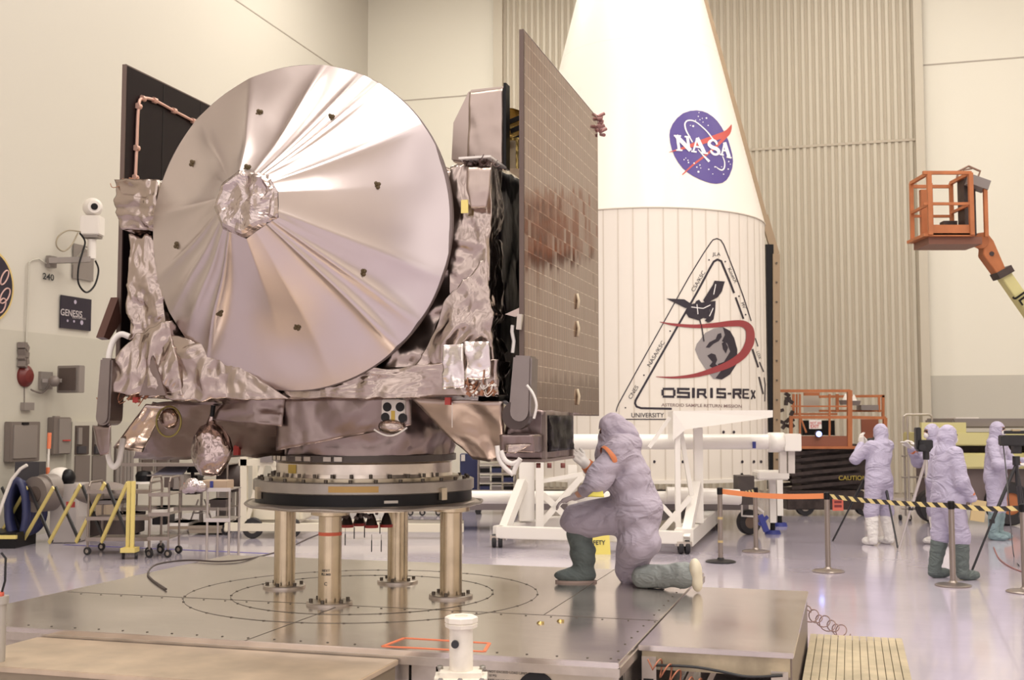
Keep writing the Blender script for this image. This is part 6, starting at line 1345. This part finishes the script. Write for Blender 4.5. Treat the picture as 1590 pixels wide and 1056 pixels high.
clutter('parts_tray', 'white tray on the middle shelf of the dark wire cart', 'tray', 237, 791, 258, 797, 15.65, .3, WHT)
r = root('bar_stool', 'tall chrome stool with a black seat left of the narrow steel table', 'stool', PZ(312, 822, 0)); q = PZ(312, 822, 0); MB().lathes(q, [(0, .78), (.17, .78), (.18, .82), (0, .84)], 20).build('seat', BLK, r); MB().cyl(q+V((0, 0, .1)), q+V((0, 0, .78)), .022, n=10).build('column', CHR, r)
for k in range(4): a = PI/2*k+.4; MB().tube([q+V((.05*math.cos(a), .05*math.sin(a), .5)), q+V((.22*math.cos(a), .22*math.sin(a), .01))], .014, 6).build('foot', CHR, r)
MB().tube([q+V((.14*math.cos(t), .14*math.sin(t), .28)) for t in [2*PI*i/20 for i in range(20)]], .01, 6, closed=True).build('foot_ring', CHR, r)
r = root('draped_machine', 'dark draped machine hump behind the right end of the bench', 'cover', P(358, 728, 18.9)); MB().ball(P(360, 742, 19.3), (.26, .2, .24), 20, 12).build('cover', DB, r); MB().bb((P(350, 0, 19.2).x, 19.15, 0), (P(371, 0, 19.2).x, 19.5, P(0, 745, 19.2).z)).build('body', GP3, r)
# purple tape line on the floor
mb = MB(); a, b = PZ(100, 846, .0), PZ(425, 860, .0); d = (b-a).normalized(); s_ = V((-d.y, d.x, 0))*.035; mb.prism([a-s_, b-s_, b+s_, a+s_], (0, 0, .003)); tag(mb.build('floor_tape', mat('blue_violet_tape', (.12, .10, .35), .4), None, a), 'blue-violet tape line along the floor behind the deck', 'tape')
# ================================================================== PEOPLE
def cloth(name, col, sc=1.0):
    m = mat(name, col, .72, spec=.25); nt = m.node_tree; b = nt.nodes['Principled BSDF']; N = nt.nodes.new; L = nt.links.new
    tc = N('ShaderNodeTexCoord'); acc = None
    for k, (rot, s1, am) in enumerate((((.3, .2, .1), 3.6, 1.0), ((.9, .5, 1.1), 7.0, .28))):
        mp = N('ShaderNodeMapping'); mp.inputs['Rotation'].default_value = rot; mp.inputs['Scale'].default_value = (s1*sc*.8, s1*sc*.8, s1*sc*1.35); L(tc.outputs['Object'], mp.inputs[0])
        n = N('ShaderNodeTexNoise'); n.inputs['Scale'].default_value = 1; n.inputs['Detail'].default_value = 2; n.inputs['Distortion'].default_value = 1.6; L(mp.outputs[0], n.inputs['Vector'])
        a = N('ShaderNodeMath'); a.operation = 'SUBTRACT'; a.inputs[1].default_value = .5; L(n.outputs['Fac'], a.inputs[0]); ab = N('ShaderNodeMath'); ab.operation = 'ABSOLUTE'; L(a.outputs[0], ab.inputs[0])
        mu = N('ShaderNodeMath'); mu.operation = 'MULTIPLY_ADD'; mu.inputs[1].default_value = -am; mu.inputs[2].default_value = 0; L(ab.outputs[0], mu.inputs[0])
        if acc is not None: L(acc, mu.inputs[2])
        acc = mu.outputs[0]
    bp = N('ShaderNodeBump'); bp.inputs['Strength'].default_value = 1; bp.inputs['Distance'].default_value = .06/sc; L(acc, bp.inputs['Height']); L(bp.outputs['Normal'], b.inputs['Normal'])
    return m
SUIT = cloth('lavender_coverall', (.46, .42, .55)); SUITK = cloth('grey_lavender_coverall', (.42, .37, .44))
SKIN = mat('skin', (.50, .27, .18), .5); MASKM = mat('white_face_mask', (.75, .72, .72), .6); GLV = mat('white_glove', (.70, .66, .62), .5, bump=.3, bscale=60, bdist=.004)
BOOTW = cloth('white_boot_cover', (.80, .77, .74)); BOOTG = cloth('grey_green_boot_cover', (.13, .155, .15), 1.4); BOOTB = cloth('pale_blue_boot_cover', (.24, .33, .35))
CUFF = mat('orange_cuff_tape', (.62, .20, .08), .6); CAMB = mat('camera_black', (.018, .017, .02), .4)
def tv(*a): return tuple(float(x) for x in a)
def hand_prims(w, d, curl_ax, up, s=1.0, curl=.6, thumb_side=1):
    """palm from wrist w along d; up = back of the hand; five fingers with bends and a thumb off the side"""
    w, d, up = V(w), V(d).normalized(), V(up).normalized(); up = (up - d*up.dot(d)).normalized(); side = d.cross(up)
    pr = []; pal = w + d*.085*s
    for k in (-1, 0, 1): pr.append(('c', tv(*(w+side*.018*k*s)), tv(*(pal+side*.027*k*s)), .017*s, .014*s, .012))
    for k, ln in ((-1.5, .060), (-.5, .075), (.5, .080), (1.5, .072)):
        b0 = pal + side*.0185*k*s; seg = [.45*ln, .32*ln, .25*ln]; ang = 0; p = b0; dirv = d
        for i, L_ in enumerate(seg):
            ang += curl*(.35 if i == 0 else .5); dirv = d*math.cos(ang) - up*math.sin(ang) + side*.05*k; q = p + dirv.normalized()*L_*s
            pr.append(('c', tv(*p), tv(*q), (.0088-.0006*i)*s, (.0082-.0006*i)*s, .004)); p = q
    tb = w + d*.028*s + side*.026*s*thumb_side; t1 = tb + (d*.6 + side*thumb_side*.75 - up*.25).normalized()*.036*s; t2 = t1 + (d*.85 + side*thumb_side*.3 - up*.35).normalized()*.032*s
    pr += [('c', tv(*tb), tv(*t1), .013*s, .0105*s, .008), ('c', tv(*t1), tv(*t2), .0100*s, .0085*s, .004)]
    return pr
def head_parts(par, hc, fwd, suit, M, r=.1, goggles=False, tilt=V((0, 0, 1)), cape=True, neck=None):
    """hood with a face opening, mask, eyes: children of the person"""
    hc = V(hc); f = V(fwd).normalized(); u = (tilt - f*tilt.dot(f)).normalized(); s = f.cross(u)
    R = Matrix((f, -s, u)).transposed()
    nk = V(neck) if neck is not None else hc - u*.17 - f*.03
    pr = [('e', tv(*(hc - f*.008 + u*.005)), (.116, .098, .126), R), ('c', tv(*(hc-u*.06-f*.02)), tv(*nk), .085, .13, .05)]
    vs, fs = sdf_mesh(pr, .011, .03, [(.5, .2, 1, 60, 8, .0025)])
    keep = []
    for q in fs:
        c = sum((vs[i] for i in q), V((0, 0, 0)))/len(q) - hc
        if c.dot(f) > .045 and abs(c.dot(s)) < .062 and -.055 < c.dot(u) < .05: continue
        keep.append(q)
    mb = MB(M); mb.add(vs, keep, True); mb.build('hood', suit, par)
    mk = [('e', tv(*(hc + f*.082 - u*.04)), (.036, .055, .045), R), ('c', tv(*(hc+f*.10-u*.012)), tv(*(hc+f*.095-u*.05)), .016, .02)]
    vs, fs = sdf_mesh(mk, .007, .02); MB(M).add(vs, fs, True).build('face_mask', MASKM, par)
    mb = MB(M)
    for k in (-1, 1): mb.ball(hc + f*.089 + s*k*.032 + u*.016, .012, 10, 6)
    mb.build('eyes', CAMB, par)
    if goggles: mb = MB(M); mb.ball(hc + f*.085 + u*.018, (.02, .06, .022), 14, 8, R); mb.build('glasses', mat('dark_glasses', (.04, .02, .02), .2), par)
def skull(hc, f, u=V((0, 0, 1))):
    hc = V(hc); f = V(f).normalized(); s = f.cross(u); R = Matrix((f, -s, u)).transposed()
    return [('e', tv(*hc), (.098, .078, .118), R), ('e', tv(*(hc+f*.03-u*.06)), (.062, .055, .06), R), ('c', tv(*(hc+f*.095+u*.015)), tv(*(hc+f*.112-u*.02)), .008, .015), ('e', tv(*(hc+s*.078)), (.02, .01, .03), R), ('e', tv(*(hc-s*.078)), (.02, .01, .03), R)]
WRK = [(.3, .2, 1, 34, 9, .0035), (.2, -.4, 1, 52, 8, .002)]

def standing(name_label, px, yfoot, yaw, boots, arms, head_yaw=None, stance=.10, hfac=1.0, lean=0.0, suit=SUIT, goggles=True, boot_h=.40, step=0.0, ho=0.0):
    q = PZ(px, yfoot, 0); p = root('person', name_label, 'person', q, yaw); M = LM(p); H = hfac
    # local: +x faces forward, y to the person's left
    hp = {s: V((0, s*.095, .90*H)) for s in (-1, 1)}; kn = {s: V((.02+.5*step*s, s*stance, .48*H)) for s in (-1, 1)}; an = {s: V((-.02+step*s, s*(stance+.01), .09)) for s in (-1, 1)}
    sh = {s: V((lean*.9, s*.175+ho*.55, 1.405*H)) for s in (-1, 1)}; hc = V((lean*1.25+.02, ho, 1.60*H))
    hy = head_yaw or 0; hf = V((math.cos(hy), math.sin(hy), -.08))
    bd = skull(hc, hf); ch = V((lean*.7, ho*.45, 1.27*H))
    bd += [('c', tv(*(hc-V((0, 0, .05)))), tv(lean*.9, ho*.7, 1.40*H), .05, .06), ('c', tv(*ch), tv(0, 0, .95*H), .11, .11)]
    cov = [('e', tv(*(ch+V((0, 0, .0)))), (.155, .20, .22)), ('e', tv(lean*.4, 0, 1.08*H), (.165, .195, .22)), ('e', tv(0, 0, .93*H), (.165, .20, .17))]
    gl = []; cuffs = MB(M)
    for s in (-1, 1):
        el, wr = V(arms[s][0]), V(arms[s][1]); hd = V(arms[s][2]) if len(arms[s]) > 2 else (wr-el)
        bd += [('c', tv(*hp[s]), tv(*kn[s]), .07, .05), ('c', tv(*kn[s]), tv(*an[s]), .05, .035), ('c', tv(*an[s]), tv(*(an[s]+V((.12, 0, -.04)))), .035, .03), ('c', tv(*sh[s]), tv(*el), .045, .038), ('c', tv(*el), tv(*wr), .038, .025), ('c', tv(*wr), tv(*(wr+hd.normalized()*.05)), .018, .01)]
        cov += [('c', tv(*hp[s]), tv(*kn[s]), .135, .105, .06), ('c', tv(*kn[s]), tv(*(kn[s].lerp(an[s], .10))), .105, .102, .04), ('c', tv(*sh[s]), tv(*el), .088, .08, .06), ('c', tv(*el), tv(*(el.lerp(wr, .88))), .08, .058, .04)]
        bt = [('c', tv(*(kn[s].lerp(an[s], 1-boot_h/.44))), tv(*an[s]), .100, .070, .03), ('e', tv(*(an[s]+V((.075, 0, -.035)))), (.15, .055, .062))]
        vs, fs = sdf_mesh(bt, .014, .03, [(.2, .1, 1, 60, 8, .003)])
        vs = [V((v.x, v.y, max(v.z, .0))) for v in vs]; MB(M).add(vs, fs, True).build('boot_cover', boots, p)
        hp_ = hand_prims(wr, hd, None, V((0, 0, 1)) if abs(hd.normalized().z) < .8 else V((0, s, 0)), 1.12, .75, -s)
        vs, fs = sdf_mesh(hp_ + [('c', tv(*(wr-(wr-el).normalized()*.05)), tv(*wr), .034, .028, .012)], .006, .008); MB(M).add(vs, fs, True).build('glove', GLV, p)
        dcf = (wr-el).normalized(); MB(M).cyl(wr-dcf*.085, wr-dcf*.055, .062, .056, 16).build('cuff_tape', CUFF, p)
    body('body', bd, .016, SKIN, p, .025); body('coverall', cov, .016, suit, p, .05, WRK)
    head_parts(p, hc, hf, suit, M, goggles=goggles, neck=(lean*.95-.01, ho*.8, 1.42*H))
    return p
A_ = standing('person in lavender coverall and white boots seen from behind, photographing the scissor lift side', 1367, 846, math.radians(118), BOOTW,
    {1: [(.22, .24, 1.25), (.30, .03, 1.47), (.1, .0, 1)], -1: [(.26, -.30, 1.24), (.36, -.14, 1.44), (.3, .1, .6)]}, stance=.15, hfac=1.03, lean=.05, ho=-.13)
B_ = standing('person in lavender coverall and dark grey-green boots beside the front right barrier post, arms down', 1475, 899, math.radians(12), BOOTG,
    {1: [(-.03, .24, 1.12), (.13, .23, .90), (.3, 0, -1)], -1: [(.02, -.25, 1.13), (.17, -.24, .92), (.35, 0, -1)]}, stance=.12, hfac=1.03, step=-.10)
C_ = standing('person half hidden behind another, raising a small camera on a silver tripod', 1459, 846, math.radians(185), BOOTW,
    {1: [(.20, .22, 1.20), (.36, .10, 1.45), (.3, -.1, .25)], -1: [(.20, -.24, 1.20), (.38, -.08, 1.42), (.3, .1, .3)]}, stance=.10, hfac=1.03, lean=.05)
D_ = standing('person in lavender coverall and pale blue boots working a black video camera, far right', 1548, 838, math.radians(-38), BOOTB,
    {1: [(.18, .28, 1.17), (.42, .16, 1.20), (1, -.2, .1)], -1: [(.12, -.30, 1.15), (.40, -.20, 1.16), (1, .2, .1)]}, stance=.12, hfac=1.05, lean=.03)
q = LM(B_) @ V((.20, -.28, .80)); o = MB().box(q, (.16, .02, .24), Matrix.Rotation(.15, 3, 'Y')).build('clipboard_folder', mat('manila_folder', (.55, .42, .22), .6), None, q); tag(o, 'manila folder held by the person in dark grey-green boots', 'folder')
def tripod(label, apex, feet, m, grp='camera tripods', feetm=None):
    apex = V(apex); t = root('camera_tripod', label, 'tripod', (apex.x, apex.y, 0), 0, grp)
    MB().cyl(apex-V((0, 0, .30)), apex+V((0, 0, .02)), .02, n=10).build('centre_column', m, t); MB().cyl(apex-V((0, 0, .05)), apex+V((0, 0, .06)), .045, n=12).build('head', CAMB, t)
    for f in feet:
        f = V(f); f.z = .01; d = f-apex; MB().cyl(apex-V((0, 0, .04)), apex+d*.55, .022, n=8).build('leg', m, t).name; MB().cyl(apex+d*.5, f, .014, n=8).build('lower_leg', feetm or m, t)
        MB().box(apex+d*.55, (.05, .05, .05)).build('leg_clamp', CAMB, t)
    return t
TS = mat('silver_tripod', (.62, .58, .55), .35, .7)
pa = A_.location; cA = P(1364, 685, pa.y+.26)
tripod('black tripod of the person seen from behind, legs spread on both sides', cA-V((0, 0, .14)), [PZ(1293, 841, 0), PZ(1394, 852, 0), P(1375, 800, 17.9)], CAMB)
c_ = root('stills_camera', 'black camera held up by the person seen from behind', 'camera', cA); MB(LM(c_)).box((0, 0, 0), (.16, .10, .12)).build('body', CAMB, c_, bevel=.01); MB(LM(c_)).cyl((-.04, .04, 0), (-.08, .2, 0), .045, n=16).build('lens', CAMB, c_); MB(LM(c_)).box((0, 0, .075), (.06, .06, .04)).build('viewfinder', CAMB, c_)
cC = P(1432, 690, 15.9)
tripod('silver tripod with a small camera left of the half hidden person', P(1438, 708, 15.9), [PZ(1408, 812, 0), PZ(1395, 856, 0), PZ(1441, 811, 0)], TS)
c_ = root('stills_camera', 'small black camera with an upright flash on the silver tripod', 'camera', cC); MB(LM(c_)).box((.03, 0, -.02), (.2, .12, .16)).build('body', CAMB, c_, bevel=.01); MB(LM(c_)).box((-.06, 0, .08), (.07, .1, .30)).build('flash', CAMB, c_, bevel=.01); MB(LM(c_)).cyl((.0, -.02, -.04), (-.05, -.14, -.04), .045, n=16).build('lens', CAMB, c_)
cD = P(1575, 684, 14.3)
tripod('tall black tripod with long spread legs carrying the video camera, right edge', P(1578, 716, 14.3), [PZ(1509, 888, 0), PZ(1600, 872, 0), P(1588, 770, 15.0)], CAMB, feetm=CAMB)
c_ = root('video_camera', 'large black video camera on the tall tripod at the right edge', 'camera', cD); M = LM(c_)
MB(M).box((0, 0, 0), (.34, .16, .13)).build('body', CAMB, c_, bevel=.012); MB(M).beam((-.12, 0, .10), (.16, 0, .10), .04).build('handle', CAMB, c_); MB(M).cyl((.17, 0, 0), (.32, 0, 0), .06, n=16).build('lens', CAMB, c_); MB(M).box((-.16, -.09, -.0), (.1, .04, .1)).build('side_screen', CAMB, c_); MB(M).box((.02, 0, .125), (.1, .05, .02)).build('top_plate', mat('brass_plate', (.5, .4, .25), .4, .5), c_); MB(M).box((.02, 0, -.11), (.10, .08, .10)).build('fluid_head', CAMB, c_)
mb = MB(); mb.tube(spline([cD+V((-.14, 0, -.05)), P(1562, 730, 14.0), P(1568, 800, 13.6), PZ(1574, 862, .02), PZ(1582, 878, .02)], 6), .007, 6); tag(mb.build('camera_cable', CAMB, None, cD), 'thin black cable dropping from the video camera to the floor', 'cable')
mb = MB(); mb.tube(spline([PZ(1543, 850, .01), PZ(1552, 868, .01), PZ(1572, 882, .01), PZ(1600, 892, .01)], 6), .008, 6); tag(mb.build('floor_cable', mat('dull_red_cable', (.3, .12, .11), .5), None, PZ(1543, 850, .01)), 'dull red cable lying on the floor at the lower right', 'cable')

# ------------------------------------------------------------------ kneeling person
kq = PZ(950, 905, ZP); kp = root('person', 'person in grey lavender coverall kneeling on the steel deck, hand raised', 'person', kq)
J = lambda x, y, Y: tv(*P(x, y, Y))
YN, YFr = 8.68, 8.98
hip_n, hip_f = J(992, 795, 8.74), J(980, 795, 8.94); knee_f, ank_f = J(893, 806, 8.98), J(907, 872, 9.0); knee_n = PZ(978, 905, ZP); knee_n = tv(knee_n.x, knee_n.y+.02, ZP+.085); ank_n = tv(*(P(1062, 897, 8.5))); 
sh_n, sh_f = J(962, 694, 8.66), J(944, 696, 9.02); el_n, wr_n = J(926, 750, 8.60), J(893, 771, 8.72); el_f, wr_f = J(934, 742, 8.95), J(909, 720, 8.74)
hcK = P(952, 668, 8.82); fK = V((-1, .22, -.42)).normalized(); uK = V((-.40, .05, .91)).normalized()
chest = J(962, 712, 8.84); bel = J(975, 752, 8.84); pel = J(992, 782, 8.84)
hand_dir_f = P(884, 697, 8.66) - V(wr_f)
bd = skull(hcK, fK, uK) + [('c', tv(*hcK), chest, .055, .08), ('c', chest, pel, .12, .13), ('c', hip_n, knee_n, .085, .06), ('c', hip_f, knee_f, .085, .06), ('c', knee_f, ank_f, .05, .04), ('c', knee_n, ank_n, .05, .04), ('c', sh_n, el_n, .045, .04), ('c', el_n, wr_n, .036, .026), ('c', sh_f, el_f, .045, .04), ('c', el_f, wr_f, .036, .025), ('c', wr_f, tv(*(V(wr_f)+hand_dir_f*.25)), .018, .01), ('c', wr_n, J(887, 773, 8.73), .018, .01)]
body('body', bd, .016, SKIN, kp, .025, M=Matrix.Identity(4))
cov = [('e', J(962, 706, 8.84), (.165, .215, .18)), ('e', J(975, 742, 8.84), (.175, .215, .20)), ('e', J(988, 782, 8.84), (.19, .21, .18)), ('e', J(1000, 800, 8.84), (.135, .19, .14)),
       ('c', hip_f, knee_f, .155, .115, .06), ('c', J(960, 806, 8.86), J(905, 812, 8.96), .13, .10, .06), ('c', hip_n, knee_n, .16, .10, .05), ('c', J(994, 840, 8.72), knee_n, .155, .095, .05), ('c', knee_n, tv(*P(1004, 895, 8.72)), .085, .07, .03),
       ('c', sh_n, el_n, .095, .095, .045), ('c', el_n, J(910, 760, 8.68), .095, .055, .04), ('c', sh_f, el_f, .09, .085, .05), ('c', el_f, J(918, 729, 8.80), .08, .055, .04), ('c', J(950, 682, 8.84), J(968, 690, 8.86), .11, .13, .05)]
WK = [(.5, .1, 1, 26, 5, .006), (-.4, .2, 1, 42, 6, .004)]
body('coverall', cov, .0115, SUITK, kp, .045, WK, M=Matrix.Identity(4))
head_parts(kp, hcK, fK, SUITK, Matrix.Identity(4), goggles=True, tilt=uK, neck=P(966, 680, 8.84))
bt = [('c', J(899, 826, 8.99), ank_f, .098, .078, .04), ('c', J(905, 858, 8.99), J(905, 866, 8.99), .10, .09, .03), ('e', tv(*(V((V(PZ(892, 903, ZP)).x, 8.98, ZP+.05)))), (.155, .062, .062)), ('e', tv(V(ank_f).x, 9.0, ZP+.075), (.085, .065, .085))]
vs, fs = sdf_mesh(bt, .009, .03, [(.3, .1, 1, 60, 8, .004)]); vs = [V((v.x, v.y, max(v.z, ZP+.012))) for v in vs]; MB().add(vs, fs, True).build('boot_cover', BOOTG, kp)
mb = MB(); c0 = V((PZ(892, 903, ZP).x+.01, 8.98, ZP)); mb.add([c0+V((.16*math.cos(t), .06*math.sin(t), z)) for z in (0, .016) for t in [2*PI*i/28 for i in range(28)]], [[i, (i+1) % 28, 28+(i+1) % 28, 28+i] for i in range(28)]+[list(range(28, 56))]); mb.build('sole', mat('pale_brown_sole', (.36, .27, .23), .6), kp)
BOOTN = cloth('green_grey_boot_cover', (.25, .27, .26), 1.4)
bt = [('c', tv(*P(1000, 896, 8.70)), tv(*P(1062, 893, 8.50)), .088, .085, .03), ('c', tv(*P(1060, 893, 8.5)), tv(*P(1074, 893, 8.47)), .09, .075, .03)]
vs, fs = sdf_mesh(bt, .009, .03, [(1, .3, .3, 55, 8, .004)]); vs = [V((v.x, v.y, max(v.z, ZP+.004))) for v in vs]; MB().add(vs, fs, True).build('boot_cover', BOOTN, kp)
sc0 = P(1081, 893, 8.44); RR = Matrix.Rotation(-.25, 3, 'Z') @ Matrix.Rotation(-.10, 3, 'Y')
vs, fs = sdf_mesh([('e', tv(0, 0, .035), (.045, .072, .085)), ('e', tv(.0, 0, -.045), (.042, .06, .075))], .008, .02); MB().add([V((sc0 + RR @ v).to_tuple()) if (sc0 + RR @ v).z > ZP+.003 else V(((sc0 + RR @ v).x, (sc0 + RR @ v).y, ZP+.003)) for v in vs], fs, True).build('shoe_sole', mat('cream_sole', (.66, .60, .46), .6, bump=.3, bscale=30, bdist=.005), kp)
d_f = hand_dir_f.normalized()
vs, fs = sdf_mesh(hand_prims(wr_f, hand_dir_f, None, V((.2, -1, .35)), 1.15, .25, 1) + [('c', tv(*(V(wr_f)-d_f*.02)), tv(*(V(wr_f)+d_f*.03)), .042, .032, .012)], .0045, .008); MB().add(vs, fs, True).build('glove', GLV, kp, label='white gloved hand raised to the bay')
vs, fs = sdf_mesh(hand_prims(wr_n, V((-1, .15, -.35)), None, V((-.35, 0, 1)), 1.1, .8, 1) + [('c', wr_n, tv(*(V(wr_n)+V((.05, 0, .02)))), .032, .036, .012)], .0045, .008); MB().add(vs, fs, True).build('glove', mat('grey_glove', (.38, .33, .34), .6), kp, label='grey gloved hand on the knee')
w0 = V(wr_f); MB().cyl(w0-d_f*.01, w0-d_f*.05, .048, .054, 18).build('cuff_tape', CUFF, kp)
a0_, a1_ = V(sh_n), V(el_n); dd_ = (a1_-a0_).normalized()
mb = MB(); c_ = a0_ + dd_*.10 + V((-.02, 0, 0)); mb.lathe(c_, [(.096, -.02), (.101, -.01), (.101, .012), (.097, .022)], 28, ax=dd_ + V((-.15, 0, .45))); mb.build('arm_band', CUFF, kp)
o = MB().sheet(P(912, 771, 8.52), P(938, 772, 8.52), P(936, 763, 8.54), P(928, 759, 8.54), 6, 6, .008, 9).build('yellow_cloth', mat('yellow_cloth', (.75, .65, .12), .6), None, P(932, 768, 8.8)); tag(o, 'bright yellow rag tucked under the near arm of the kneeling person', 'cloth')
